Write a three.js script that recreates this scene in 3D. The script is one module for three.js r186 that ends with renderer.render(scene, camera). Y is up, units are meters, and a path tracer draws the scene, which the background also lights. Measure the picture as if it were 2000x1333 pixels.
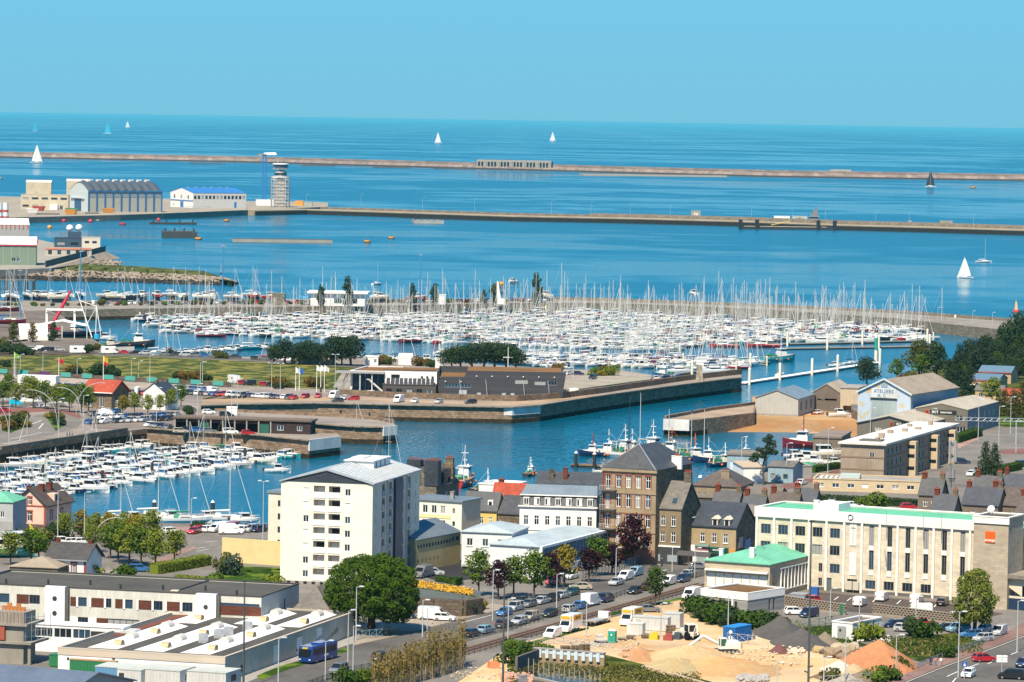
import*as THREE from 'three';
import{mergeGeometries}from 'three/addons/utils/BufferGeometryUtils.js';
import{FontLoader}from 'three/addons/loaders/FontLoader.js';
import{TextGeometry}from 'three/addons/geometries/TextGeometry.js';
// ---------- camera, sky, sun, exposure ----------
const scene=new THREE.Scene();
const EYE=96,FOC=7700;
const camera=new THREE.PerspectiveCamera(2*Math.atan(666.5/FOC)*180/Math.PI,2000/1333,5,220000);
camera.position.set(0,EYE,0);
camera.rotation.order='YXZ';
const ROLL=0.0158;
camera.rotation.set(-Math.atan(431/FOC),0,ROLL);
camera.updateMatrixWorld(true);
const renderer=new THREE.WebGLRenderer({antialias:true});
renderer.toneMapping=THREE.LinearToneMapping;
renderer.toneMappingExposure=1.65;
renderer.shadowMap.enabled=true;
const SUN=new THREE.Vector3(-0.3,1.28,0.85).normalize();
const sun=new THREE.DirectionalLight(0xfff0d6,5);
sun.position.copy(SUN).multiplyScalar(3000).add(new THREE.Vector3(0,0,-1200));
sun.target.position.set(0,0,-1200);
sun.castShadow=true;
sun.shadow.camera.left=-1500;sun.shadow.camera.right=1500;sun.shadow.camera.top=1500;sun.shadow.camera.bottom=-1500;
sun.shadow.camera.far=8000;sun.shadow.mapSize.set(4096,4096);
scene.add(sun,sun.target);
scene.fog=new THREE.FogExp2(new THREE.Color().setRGB(0.16,0.75,1),0.000017);
{
const W=64,Hh=512,d=new Float32Array(W*Hh*4);
const mix=(a,b,t)=>a+(b-a)*t;
for(let j=0;j<Hh;j++){
const el=((j+0.5)/Hh-0.5)*180;
const S=[[0,0.118,0.335,0.45],[2,0.116,0.352,0.51],[9,0.034,0.225,0.42],[30,0.028,0.17,0.4],[90,0.025,0.1,0.33]],e=Math.max(0,el);
let q=0;while(q<3&&S[q+1][0]<e)q++;
const t=(e-S[q][0])/(S[q+1][0]-S[q][0]);
for(let i=0;i<W;i++){
const o=(j*W+i)*4;
for(let k=0;k<3;k++)d[o+k]=mix(S[q][k+1],S[q+1][k+1],t);
d[o+3]=1;
}
}
const tx=new THREE.DataTexture(d,W,Hh,THREE.RGBAFormat,THREE.FloatType);
tx.mapping=THREE.EquirectangularReflectionMapping;tx.magFilter=THREE.LinearFilter;tx.needsUpdate=true;
scene.background=tx;scene.environment=tx;
}
// ---------- helpers ----------
let seed=12345;
const rnd=()=>{seed|=0;seed=seed+0x6D2B79F5|0;let t=Math.imul(seed ^ seed>>>15,1|seed);t=t+Math.imul(t ^ t>>>7,61|t)^ t;return((t ^ t>>>14)>>>0)/4294967296;};
const rr=(a,b)=>a+(b-a)*rnd();
const pick=a=>a[Math.floor(rnd()*a.length)];
const V=(x,y,z)=>new THREE.Vector3(x,y,z);
const DEG=Math.PI/180;
const GL=5;
const ROT=camera.matrixWorld.clone().setPosition(0,0,0);
function P(px,py,h=GL){
const v=V(px-1000,666.5-py,-FOC).applyMatrix4(ROT);
const t=(h-EYE)/v.y;
return V(v.x*t,h,v.z*t);
}
const SC=(px,py,h=GL)=>FOC/P(px,py,h).distanceTo(camera.position);
const names=new Map();
function numbered(n){const k=names.get(n)||0;names.set(n,k+1);return k?n+'_'+String(k).padStart(3,'0'):n;}
function thing(name,label,category,pos=[0,0,0],turn=0,group){
const o=new THREE.Group();o.name=numbered(name);scene.add(o);
if(pos.isVector3)o.position.copy(pos);else o.position.set(...pos);
o.rotation.y=turn;o.userData={label,category};
if(group)o.userData.group=group;
return o;
}
function uvm(g){
if(g.index)g=g.toNonIndexed();
if(!g.attributes.normal)g.computeVertexNormals();
const p=g.attributes.position,n=g.attributes.normal,uv=new Float32Array(p.count*2);
for(let i=0;i<p.count;i+=3){
let nx=0,ny=0,nz=0;
for(let k=0;k<3;k++){nx+=n.getX(i+k);ny+=n.getY(i+k);nz+=n.getZ(i+k);}
nx=Math.abs(nx);ny=Math.abs(ny);nz=Math.abs(nz);
for(let k=0;k<3;k++){
const x=p.getX(i+k),y=p.getY(i+k),z=p.getZ(i+k),o=(i+k)*2;
if(ny>=nx&&ny>=nz){uv[o]=x;uv[o+1]=z;}
else if(nz>=nx){uv[o]=x;uv[o+1]=y;}
else{uv[o]=z;uv[o+1]=y;}
}
}
g.setAttribute('uv',new THREE.BufferAttribute(uv,2));
return g;
}
const clean=g=>{if(g.index)g=g.toNonIndexed();for(const k of Object.keys(g.attributes))if(!['position','normal','uv'].includes(k))g.deleteAttribute(k);if(!g.attributes.normal)g.computeVertexNormals();if(!g.attributes.uv)g.setAttribute('uv',new THREE.BufferAttribute(new Float32Array(g.attributes.position.count*2),2));return g;};
const join=gs=>{gs=(Array.isArray(gs)?gs:[gs]).map(clean);return uvm(gs.length>1?mergeGeometries(gs):gs[0]);};
function mesh(name,gs,m,parent,pos,ry){
const o=new THREE.Mesh(gs.isShared?gs:join(gs),m);
o.name=name;o.castShadow=o.receiveShadow=true;
if(pos)o.position.set(...pos);
if(ry)o.rotation.y=ry;
(parent||scene).add(o);
return o;
}
const share=g=>{g=join(g);g.isShared=true;return g;};
function struct(name,gs,m){const o=mesh(numbered(name),gs,m);o.userData.kind='structure';return o;}
function single(name,gs,m,label,category,group){const o=mesh(numbered(name),gs,m);o.userData={label,category};if(group)o.userData.group=group;return o;}
function dup(root,pos,turn,label,group){
const r=root.clone();r.name=numbered(root.name.replace(/_\d{3}$/,''));scene.add(r);
r.userData={...root.userData};
if(pos)(pos.isVector3?r.position.copy(pos):r.position.set(...pos));
if(turn!==undefined)r.rotation.y=turn;
if(label)r.userData.label=label;
if(group)r.userData.group=group;
return r;
}
const box=(w,h,d,x=0,y=0,z=0,ry=0)=>{const g=new THREE.BoxGeometry(w,h,d);if(ry)g.rotateY(ry);return g.translate(x,y+h/2,z);};
const bx=(x0,x1,y0,y1,z0,z1)=>new THREE.BoxGeometry(Math.abs(x1-x0),Math.abs(y1-y0),Math.abs(z1-z0)).translate((x0+x1)/2,(y0+y1)/2,(z0+z1)/2);
const cyl=(r0,r1,h,x=0,y=0,z=0,n=8)=>new THREE.CylinderGeometry(r1,r0,h,n).translate(x,y+h/2,z);
function bar(a,b,r=0.1,n=5,r2){
a=V(...a);b=V(...b);const L=a.distanceTo(b);
const g=new THREE.CylinderGeometry(r2??r,r,L,n,1);
g.applyQuaternion(new THREE.Quaternion().setFromUnitVectors(V(0,1,0),b.clone().sub(a).normalize()));
return g.translate((a.x+b.x)/2,(a.y+b.y)/2,(a.z+b.z)/2);
}
function poly(pts,h0,h1){
const s=new THREE.Shape(pts.map(p=>p.isVector3?new THREE.Vector2(p.x,-p.z):new THREE.Vector2(p[0],-p[1])));
return new THREE.ExtrudeGeometry(s,{depth:h1-h0,bevelEnabled:false,steps:1}).rotateX(-Math.PI/2).translate(0,h0,0);
}
function prof(pts,len,axis='z'){
const s=new THREE.Shape(pts.map(p=>new THREE.Vector2(p[0],p[1])));
const g=new THREE.ExtrudeGeometry(s,{depth:len,bevelEnabled:false});
if(axis==='z')return g.translate(0,0,-len);
return g.rotateY(Math.PI/2);
}
function faces(list){
const a=[];
for(const f of list)for(let i=1;i<f.length-1;i++)a.push(...f[0],...f[i],...f[i+1]);
const g=new THREE.BufferGeometry();g.setAttribute('position',new THREE.Float32BufferAttribute(a,3));g.computeVertexNormals();return g;
}
function loft(sections,closed=true,caps=true){
const f=[];
for(let i=0;i<sections.length-1;i++){
const A=sections[i],B=sections[i+1],n=A.length;
for(let k=0;k<(closed?n:n-1);k++){const q=(k+1)%n;f.push([A[k],B[k],B[q],A[q]]);}
}
if(caps){f.push([...sections[0]]);f.push([...sections[sections.length-1]].reverse());}
return faces(f);
}
function vnoise(n){const t=new Float32Array(n*n);for(let i=0;i<t.length;i++)t[i]=rnd();return(x,y)=>{const xi=Math.floor(x),yi=Math.floor(y);let fx=x-xi,fy=y-yi;fx=fx*fx*(3-2*fx);fy=fy*fy*(3-2*fy);const m=(a,b)=>t[((b%n)+n)%n*n+((a%n)+n)%n];return(m(xi,yi)*(1-fx)+m(xi+1,yi)*fx)*(1-fy)+(m(xi,yi+1)*(1-fx)+m(xi+1,yi+1)*fx)*fy;};}
const NZ={4:vnoise(4),8:vnoise(8),16:vnoise(16),32:vnoise(32),64:vnoise(64),128:vnoise(128),256:vnoise(256)};
const fbm=(u,v,f0,oct,g=0.55)=>{let s=0,a=1,w=0,f=f0;for(let i=0;i<oct;i++){s+=a*NZ[f](u*f,v*f);w+=a;a*=g;f=Math.min(256,f*2);}return s/w;};
function tex(size,metres,fn,srgb=true){
const d=new Uint8Array(size*size*4);
for(let j=0;j<size;j++)for(let i=0;i<size;i++){
const c=fn(i/size,j/size),o=(j*size+i)*4;
const r=Array.isArray(c)?c:[c,c,c];
for(let k=0;k<3;k++)d[o+k]=Math.max(0,Math.min(255,r[k]*255));
d[o+3]=255;
}
const t=new THREE.DataTexture(d,size,size);t.wrapS=t.wrapT=THREE.RepeatWrapping;t.magFilter=THREE.LinearFilter;t.minFilter=THREE.LinearMipmapLinearFilter;t.generateMipmaps=true;
t.repeat.set(1/(metres[0]??metres),1/(metres[1]??metres));if(srgb)t.colorSpace=THREE.SRGBColorSpace;t.needsUpdate=true;return t;
}
const ss=(a,b,x)=>{const t=Math.max(0,Math.min(1,(x-a)/(b-a)));return t*t*(3-2*t);};
const T={
plaster:tex(256,9,(u,v)=>0.92+0.08*fbm(u,v,8,5)),
weather:tex(256,14,(u,v)=>{const st=fbm(u,v*0.125,64,2);return 0.74+0.16*fbm(u,v,4,6)+0.1*st;}),
rust:tex(256,[13,11],(u,v)=>{const a=fbm(u,v,8,5),st=fbm(u,v*0.25,64,3),k=ss(0.5,0.66,a*0.6+st*0.4);return[0.78+0.12*st+0.08*k,0.86-0.10*k,0.92-0.42*k];}),
ground:tex(512,37,(u,v)=>{const a=fbm(u,v,4,7),b=fbm(v,u,64,3);return 0.62+0.26*a+0.14*b;}),
tarmac:tex(512,46,(u,v)=>{const a=fbm(u,v,4,6),b=fbm(v,u,128,2),c=ss(0.56,0.6,fbm(u+0.3,v,8,2));return 0.64+0.22*a+0.14*b-0.04*c;}),
grass:tex(512,61,(u,v)=>{const a=fbm(u,v,8,6),b=fbm(v,u,64,3),c=ss(0.46,0.62,fbm(u,v,16,4));return[0.4+0.4*c+0.2*b,0.5+0.3*c+0.2*b,0.3+0.2*a+0.3*c];}),
earth:tex(512,58,(u,v)=>{const a=fbm(u,v,4,7),c=ss(0.45,0.65,fbm(v,u,8,5)),b=fbm(v,u,128,2);return[0.74+0.2*a+0.08*b,0.68+0.22*a-0.05*c+0.1*b,0.6+0.2*a-0.1*c+0.12*b];}),
stone:tex(512,[19,10],(u,v)=>{
const row=Math.floor(v*16),off=NZ[16](row+0.5,3.5)*1.0,col=Math.floor((u+off)*16);
const fy=v*16%1,fx=((u+off)*16)%1,j=Math.min(ss(0,0.13,fy),ss(0,0.07,fx));
const tone=NZ[256](col*1.7+0.5,row*3.1+0.5);
return(0.56+0.26*tone+0.18*fbm(u,v,16,4))*(0.6+0.4*j);
}),
ashlar:tex(512,[16,10],(u,v)=>{const row=Math.floor(v*20),off=NZ[16](row+0.5,5.5),uu=(u+off)*16,j=Math.min(ss(0,0.1,v*20%1),ss(0,0.05,uu%1));return(0.8+0.1*NZ[256](Math.floor(uu)*1.7+0.5,row*3.1+0.5)+0.12*fbm(u,v,8,5))*(0.86+0.14*j);}),
brickwork:tex(256,[6,4],(u,v)=>{const row=Math.floor(v*32),fy=v*32%1,uu=u*12+(row%2)*0.5,fx=uu%1,j=Math.min(ss(0,0.16,fy),ss(0,0.06,fx));return(0.66+0.3*NZ[128](Math.floor(uu)+0.5,row+0.5))*(0.72+0.28*j);}),
slate:tex(256,[7,5],(u,v)=>{const row=Math.floor(v*20),fy=v*20%1,uu=u*20+(row%2)*0.5,fx=uu%1;return(0.62+0.3*NZ[64](Math.floor(uu)+0.5,row+0.5)+0.12*fbm(u,v,4,3))*(0.72+0.28*Math.min(ss(0,0.14,fy),ss(0,0.1,fx)));}),
boards:tex(256,[5,4],(u,v)=>{const row=Math.floor(v*16),fy=v*16%1;return(0.66+0.22*NZ[16](2.5,row+0.5)+0.14*fbm(u*0.5,v,64,3))*(0.7+0.3*ss(0,0.14,fy));}),
sheet:tex(256,[6,8],(u,v)=>0.8+0.1*Math.abs(Math.sin(u*Math.PI*14))+0.14*(fbm(u,v*0.25,32,3)-0.3)),
};
const MC=new Map();
function M(c,r=0.8,o={}){
const key=JSON.stringify([c,r,{...o,map:o.map?.uuid,bumpMap:o.bumpMap?.uuid}]);
if(MC.has(key))return MC.get(key);
const m=new THREE.MeshPhysicalMaterial({roughness:r,side:THREE.DoubleSide,specularIntensity:r>=0.85?0.2:1,...o});
if(Array.isArray(c))m.color.setRGB(...c);else m.color.set(c);
MC.set(key,m);return m;
}
const MAT={
asphalt:M([0.17,0.16,0.15],0.9,{map:T.tarmac}),asphaltPale:M([0.26,0.24,0.215],0.9,{map:T.tarmac}),asphaltDark:M([0.05,0.05,0.055],0.9,{map:T.tarmac}),
pave:M([0.36,0.31,0.27],0.9,{map:T.ground}),paveRed:M([0.27,0.13,0.115],0.9,{map:T.ground}),sand:M([0.5,0.37,0.24],1,{map:T.earth}),dirt:M([0.66,0.54,0.41],1,{map:T.earth}),
concrete:M([0.38,0.36,0.33],0.9,{map:T.weather}),concreteDark:M([0.16,0.15,0.14],0.9,{map:T.weather}),
quay:M([0.42,0.3,0.21],0.95,{map:T.stone}),quayDark:M([0.07,0.055,0.035],0.9,{map:T.stone}),quayFar:M([0.36,0.31,0.26],0.95,{map:T.stone}),
grass:M([0.22,0.2,0.085],1,{map:T.grass}),lawn:M([0.12,0.18,0.03],1,{map:T.grass}),
white:M([0.83,0.82,0.79],0.6,{map:T.plaster}),cream:M([0.78,0.72,0.56],0.75,{map:T.plaster}),beige:M([0.55,0.45,0.31],0.8,{map:T.weather}),grey:M([0.33,0.33,0.33],0.7,{map:T.plaster}),
paint:M([0.8,0.8,0.78],0.6),steel:M([0.45,0.47,0.5],0.4,{metalness:0.5}),pole:M([0.42,0.45,0.47],0.5),dark:M([0.03,0.032,0.036],0.5),black:M([0.012,0.012,0.014],0.6),
glass:M([0.015,0.02,0.028],0.08),glassBlue:M([0.03,0.06,0.1],0.1),glassPale:M([0.28,0.33,0.36],0.15),frameW:M([0.8,0.8,0.79],0.5),frameD:M([0.05,0.07,0.1],0.5),blind:M([0.72,0.71,0.68],0.7),curtain:M([0.3,0.3,0.29],0.4),
slate:M([0.075,0.08,0.09],0.6,{map:T.slate}),slateBlue:M([0.05,0.062,0.085],0.55,{map:T.slate}),slateBrown:M([0.12,0.095,0.082],0.7,{map:T.slate}),slateGrey:M([0.2,0.185,0.165],0.8,{map:T.slate}),
zinc:M([0.3,0.36,0.4],0.45,{map:T.weather,metalness:0.3}),zincPale:M([0.5,0.58,0.6],0.5,{map:T.weather}),tile:M([0.5,0.08,0.035],0.8,{map:T.slate}),copper:M([0.17,0.5,0.35],0.9,{map:T.weather}),felt:M([0.115,0.11,0.1],0.95,{map:T.ground}),brick:M([0.26,0.075,0.045],0.85,{map:T.brickwork}),stoneB:M([0.3,0.235,0.165],0.9,{map:T.stone}),stoneG:M([0.22,0.19,0.155],0.9,{map:T.stone}),
};
// ---------- sea, land, quays ----------
const line=(a,h=GL)=>a.map(([x,y])=>P(x,y,h));
{
const rough=tex(1024,[5200,5200],(u,v)=>{const a=fbm(u,v,8,5,0.6),b=fbm(u,v,64,4,0.6);return[1,0.28+0.95*ss(0.36,0.62,a*0.7+b*0.3),1];},false);
const bump=tex(1024,[190,140],(u,v)=>0.55*fbm(u,v,32,4,0.62)+0.45*fbm(u,v,128,2,0.7),false);
const g=new THREE.CircleGeometry(150000,200).rotateX(-Math.PI/2);
const m=new THREE.MeshPhysicalMaterial({color:new THREE.Color().setRGB(0.0005,0.096,0.17),roughness:0.26,roughnessMap:rough,bumpMap:bump,bumpScale:0.35,ior:1.33,side:THREE.DoubleSide});
struct('sea',g,m);
}
function land(name,px,m,{top=GL,bottom=-3,h=top,skin}={}){
const pts=line(px,h);
const o=struct(name,poly(pts,bottom,top),m);
if(skin)struct(skin[0],poly(pts,top+0.004,top+0.03),skin[1]);
return pts;
}
function sheet(name,px,m,lift=0.05,top=GL){return struct(name,poly(line(px,top),top+lift-0.03,top+lift),m);}
land('town_quay',[[-500,1034],[0,1028],[140,1022],[530,1024],[690,1000],[900,985],[1100,978],[1180,962],[1400,952],[1430,928],[1500,913],[1560,893],[1610,874],[1672,852],[1690,842],[1694,812],[1664,800],[1660,768],[1700,752],[1790,725],[1900,692],[2000,660],[2200,615],[2600,560],[3600,1700],[-1600,1700]],MAT.quay,{skin:['town_ground',MAT.asphaltPale]});
land('harbour_quay',[[-700,940],[0,879],[120,861],[247,842],[286,838],[400,846],[500,851],[604,862],[664,855],[660,848],[606,846],[602,838],[602,828],[690,835],[748,836],[774,834],[768,826],[740,820],[690,815],[600,811],[480,806],[392,801],[392,794],[470,791],[620,789],[760,792],[900,795],[1000,797],[1054,793],[1162,776],[1225,767],[1337,752],[1425,741],[1449,739],[1447,731],[1400,731],[1330,742],[1250,757],[1188,767],[1186,757],[1272,741],[1274,733],[1215,724],[1120,722],[1000,716],[860,706],[700,699],[560,699],[440,697],[330,693],[260,690],[215,684],[196,672],[176,660],[186,652],[150,640],[120,617],[92,606],[-100,608],[-900,620],[-1500,700]],MAT.quay,{skin:['harbour_ground',MAT.pave]});
land('marina_breakwater',[[-900,619],[-60,610],[87,606],[215,604],[350,602],[500,600],[700,598],[875,595],[1000,592],[1180,592],[1375,599],[1500,605],[1750,622],[1850,633],[2000,648],[2500,700],[2500,672],[2000,629],[1750,611],[1500,599],[1375,594],[1180,587],[1080,585],[1000,583],[500,585],[0,588],[-900,596]],M([0.34,0.29,0.22],0.95,{map:T.stone}),{skin:['breakwater_road',M([0.34,0.31,0.27],0.95,{map:T.ground})]});
function wallAlong(name,px,h0,h1,th,m,label,category){
const pts=line(px,h0),gs=[];
for(let i=0;i<pts.length-1;i++){const a=pts[i],b=pts[i+1],d=b.clone().sub(a),L=d.length();gs.push(new THREE.BoxGeometry(L+(i?0.0:0),h1-h0,th).rotateY(-Math.atan2(d.z,d.x)).translate((a.x+b.x)/2,(h0+h1)/2,(a.z+b.z)/2));}
return single(name,gs,m,label,category);
}
wallAlong('parapet_wall',[[1080,586],[1180,588],[1375,595],[1500,600],[1750,612],[2000,630],[2500,673]],GL+0.03,GL+1.5,1.2,M([0.36,0.32,0.26],0.95,{map:T.stone}),'low stone parapet along the breakwater that shelters the marina','wall');
land('port_ground',[[-600,560],[-20,528],[100,524],[205,492],[196,486],[120,478],[60,465],[0,458],[-600,470]],M([0.42,0.39,0.33],0.95,{map:T.ground}));
land('far_quay',[[-900,445],[0,426],[70,424],[190,421],[235,420],[320,417],[420,413],[520,409],[600,406],[640,404],[640,396],[600,394],[480,393],[300,388],[0,384],[-900,396]],MAT.quayFar,{skin:['far_quay_ground',M([0.44,0.38,0.3],0.95,{map:T.ground})]});
// ---------- prototypes: vehicles ----------
const PROTO_AT=V(0,0,0);
function slab(outline,w,inset=0.06){
const cz=outline.reduce((s,p)=>s+p[0],0)/outline.length,cy=outline.reduce((s,p)=>s+p[1],0)/outline.length;
const sec=(x,k)=>outline.map(([z,y])=>{const dz=z-cz,dy=y-cy,L=Math.hypot(dz,dy);return[x,y-dy/L*k,z-dz/L*k];});
const s=[sec(-w/2,inset),sec(-w/2+inset,0),sec(w/2-inset,0),sec(w/2,inset)],f=[];
const n=outline.length;
for(let i=0;i<3;i++)for(let k=0;k<n;k++){const q=(k+1)%n;f.push([s[i][k],s[i+1][k],s[i+1][q],s[i][q]]);}
const cap=(x,k,rev)=>{const sh=new THREE.Shape(outline.map(([z,y])=>{const dz=z-cz,dy=y-cy,L=Math.hypot(dz,dy);return new THREE.Vector2(z-dz/L*k,y-dy/L*k);}));const g=new THREE.ShapeGeometry(sh);const p=g.attributes.position;for(let i=0;i<p.count;i++){const z=p.getX(i),y=p.getY(i);p.setXYZ(i,x,y,z);}g.computeVertexNormals();return g;};
return[faces(f),cap(-w/2,inset),cap(w/2,inset)];
}
const frustum=(z0,z1,w0,y0,t0,t1,w1,y1)=>loft([[[-w0,y0,z0],[w0,y0,z0],[w0,y0,z1],[-w0,y0,z1]],[[-w1,y1,t0],[w1,y1,t0],[w1,y1,t1],[-w1,y1,t1]]]);
const tyreG=share(new THREE.CylinderGeometry(0.31,0.31,0.22,14).rotateZ(Math.PI/2)),rimG=share(new THREE.CylinderGeometry(0.19,0.19,0.235,10).rotateZ(Math.PI/2));
const bigTyreG=share(new THREE.CylinderGeometry(0.46,0.46,0.3,14).rotateZ(Math.PI/2)),bigRimG=share(new THREE.CylinderGeometry(0.26,0.26,0.315,10).rotateZ(Math.PI/2));
const lampG=share(box(0.34,0.16,0.12)),tailG=share(box(0.22,0.34,0.1)),plateG=share(box(0.5,0.12,0.03));
const MV={tyre:M([0.012,0.012,0.012],0.9),rim:M([0.4,0.41,0.42],0.35,{metalness:0.6}),glass:M([0.012,0.016,0.02],0.05),lamp:M([0.75,0.76,0.76],0.15),tail:M([0.42,0.012,0.01],0.25),plate:M([0.7,0.7,0.62],0.5),trim:M([0.02,0.02,0.022],0.7)};
const PAINT={white:[0.8,0.8,0.79],silver:[0.42,0.44,0.46],grey:[0.16,0.17,0.18],'dark grey':[0.05,0.053,0.058],black:[0.012,0.013,0.016],'navy blue':[0.012,0.025,0.075],red:[0.42,0.012,0.02],blue:[0.03,0.14,0.36],'pale blue':[0.22,0.36,0.46],green:[0.01,0.08,0.06],beige:[0.42,0.37,0.29],cyan:[0.0,0.45,0.72],maroon:[0.14,0.012,0.02]};
const paint=c=>M(PAINT[c]||c,0.32,{clearcoat:0.7,clearcoatRoughness:0.08});
const KIND={
hatchback:{W:1.74,ax:1.25,out:[[-2,0.28],[-2.02,0.62],[-1.85,0.8],[-0.95,0.97],[1.9,1.0],[2.0,0.85],[2.02,0.35],[1.95,0.24],[-1.9,0.22]],cab:[-0.98,1.92,0.8,0.95,-0.3,1.5,0.62,1.46]},
saloon:{W:1.78,ax:1.38,out:[[-2.2,0.28],[-2.24,0.6],[-2.05,0.77],[-1.0,0.93],[1.4,0.97],[2.2,0.95],[2.26,0.6],[2.2,0.25],[-2.1,0.22]],cab:[-1.02,1.68,0.8,0.93,-0.35,0.95,0.62,1.41]},
estate:{W:1.8,ax:1.36,out:[[-2.25,0.28],[-2.28,0.62],[-2.1,0.8],[-1.05,0.97],[2.15,1.02],[2.25,0.8],[2.26,0.3],[2.15,0.24],[-2.1,0.22]],cab:[-1.08,2.16,0.82,0.96,-0.4,1.85,0.66,1.5]},
people_carrier:{W:1.84,ax:1.4,out:[[-2.2,0.3],[-2.24,0.7],[-2.05,0.9],[-1.35,1.06],[2.15,1.1],[2.22,0.9],[2.24,0.35],[2.15,0.26],[-2.1,0.24]],cab:[-1.38,2.16,0.84,1.05,-0.55,1.95,0.7,1.72]},
small_van:{W:1.8,ax:1.35,out:[[-2.15,0.3],[-2.2,0.72],[-2.0,0.93],[-1.3,1.08],[-0.62,1.74],[-0.3,1.84],[2.0,1.84],[2.12,1.7],[2.18,0.4],[2.1,0.27],[-2.05,0.25]],screen:[[-1.26,1.13],[-0.68,1.7]],side:[-1.0,0.15,1.15,1.62]},
van:{W:1.98,ax:1.75,out:[[-2.6,0.32],[-2.65,0.85],[-2.45,1.12],[-1.95,1.28],[-1.25,2.1],[-0.85,2.4],[2.5,2.42],[2.62,2.25],[2.66,0.42],[2.55,0.3],[-2.5,0.28]],screen:[[-1.9,1.34],[-1.28,2.04]],side:[-1.62,-0.5,1.35,1.95]},
};
const protos={};
function vehicle(kind,colour,rear){
const key=kind+colour;if(protos[key])return protos[key];
const K=KIND[kind],o=new THREE.Group(),pm=paint(colour);
K.g??=share([...slab(K.out,K.W,0.09)]);
mesh('body',K.g,pm,o);
const lo=Math.min(...K.out.map(p=>p[0])),hi=Math.max(...K.out.map(p=>p[0]));
if(K.cab){
const[z0,z1,w0,y0,t0,t1,w1,y1]=K.cab;
K.gl??=share(frustum(z0,z1,w0,y0,t0,t1,w1,y1));mesh('window_band',K.gl,MV.glass,o);
K.rf??=share([frustum(t0-0.06,t1+0.06,w1+0.03,y1-0.03,t0+0.08,t1-0.06,w1-0.06,y1+0.05),
...[-1,1].flatMap(s=>[bar([s*w0,y0,z0],[s*w1,y1,t0],0.045,4),bar([s*w0,y0,z1],[s*w1,y1,t1],0.07,4),bar([s*w0,y0,(z0+z1)/2],[s*w1,y1,(t0+t1)/2],0.045,4)])]);
mesh('roof',K.rf,pm,o);
}else{
const[[za,ya],[zb,yb]]=K.screen,w=K.W/2-0.16,e=0.035;
K.gl??=share(faces([[[-w,ya,za-e],[w,ya,za-e],[w-0.08,yb,zb-e],[-w+0.08,yb,zb-e]]]));mesh('windscreen',K.gl,MV.glass,o);
const[s0,s1,y0,y1]=K.side,q=K.W/2;
K.sg??=share(faces([-1,1].map(s=>[[s*(q+0.006),y0,s0],[s*(q+0.006),y0,s1],[s*(q-0.03),y1,s1],[s*(q-0.03),y1,s0+0.45]])));mesh('side_window',K.sg,MV.glass,o);
K.bg??=share([bx(-0.62,-0.06,y0+0.1,y1,hi-0.06,hi-0.015),bx(0.06,0.62,y0+0.1,y1,hi-0.06,hi-0.015)]);if(rear)mesh('rear_window',K.bg,MV.glass,o);
}
const yl=K.cab?0.62:0.78;
for(const s of[-1,1]){mesh('headlight',lampG,MV.lamp,o,[s*(K.W/2-0.3),yl-0.02,lo+0.09]);mesh('tail_light',tailG,MV.tail,o,[s*(K.W/2-0.2),yl+0.06,hi-0.07]);}
mesh('number_plate',plateG,MV.plate,o,[0,0.42,hi-0.01]);mesh('number_plate',plateG,MV.plate,o,[0,0.38,lo+0.0]);
for(const s of[-1,1])for(const z of[-K.ax,K.ax]){const w=mesh('wheel',tyreG,MV.tyre,o,[s*(K.W/2-0.1),0.31,z]);mesh('rim',rimG,MV.rim,w);}
return protos[key]=o;
}
const carWord=k=>k.replace('_',' ');
function car(px,py,heading,kind,colour,where,group,lvl=GL,rear){
const o=vehicle(kind,colour,rear).clone(),p=P(px,py,lvl+0.06);
o.name=numbered(kind==='hatchback'?'parked_car':kind==='van'?'delivery_van':kind==='people_carrier'?'people_carrier':kind+(kind.endsWith('van')?'':'_car'));
o.position.copy(p);o.rotation.y=-heading*DEG;scene.add(o);
o.userData={label:`${colour} ${carWord(kind)} ${where}`,category:kind.endsWith('van')?'van':'car'};
if(group)o.userData.group=group;
return o;
}
const CCOL=['dark grey','black','silver','navy blue','grey','white','dark grey','silver','black','blue','red','white','grey'],CK=['hatchback','hatchback','saloon','estate','people_carrier','hatchback'];
function carRow(a,b,n,heading,where,group,skip=0,lvl=GL){
const A=P(...a,lvl),B=P(...b,lvl);
for(let i=0;i<n;i++){
if(rnd()<skip)continue;
const t=n>1?i/(n-1):0,p=A.clone().lerp(B,t),k=rnd()<0.07?'small_van':pick(CK),c=k==='small_van'?'white':pick(CCOL);
const o=car(1000,900,heading+rr(-3,3)+(rnd()<0.4?180:0),k,c,where,group,lvl);
o.position.set(p.x+rr(-0.25,0.25),lvl+0.06,p.z+rr(-0.3,0.3));
}
}
// ---------- prototypes: boats (bow towards -z, waterline at y 0) ----------
function hullG(L,B,H,stern=0.75,rise=0.35,fine=2){
const S=[],n=9;
for(let i=0;i<=n;i++){
const t=i/n,z=L/2-t*L,b=(t<0.45?stern+(1-stern)*Math.sin(t/0.45*Math.PI/2):Math.pow(1-Math.pow((t-0.45)/0.55,fine),0.8))*B/2+0.03,h=H*(1+rise*t*t),k=0.3+0.7*(1-t);
S.push([[-b,h,z-t*0.1],[-b*0.94,h*0.55,z],[-b*0.72*(0.6+0.4*k),0.02,z],[0,-0.35,z],[b*0.72*(0.6+0.4*k),0.02,z],[b*0.94,h*0.55,z],[b,h,z-t*0.1]]);
}
const deck=S.map(s=>[[s[0][0]*0.97,s[0][1]-0.06,s[0][2]],[0,s[0][1]+0.03,s[0][2]],[s[6][0]*0.97,s[6][1]-0.06,s[6][2]]]);
const hull=loft(S,false,false),tr=faces([[...S[0]].reverse()]);
return[[hull,tr],loft(deck,false,false)];
}
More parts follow.
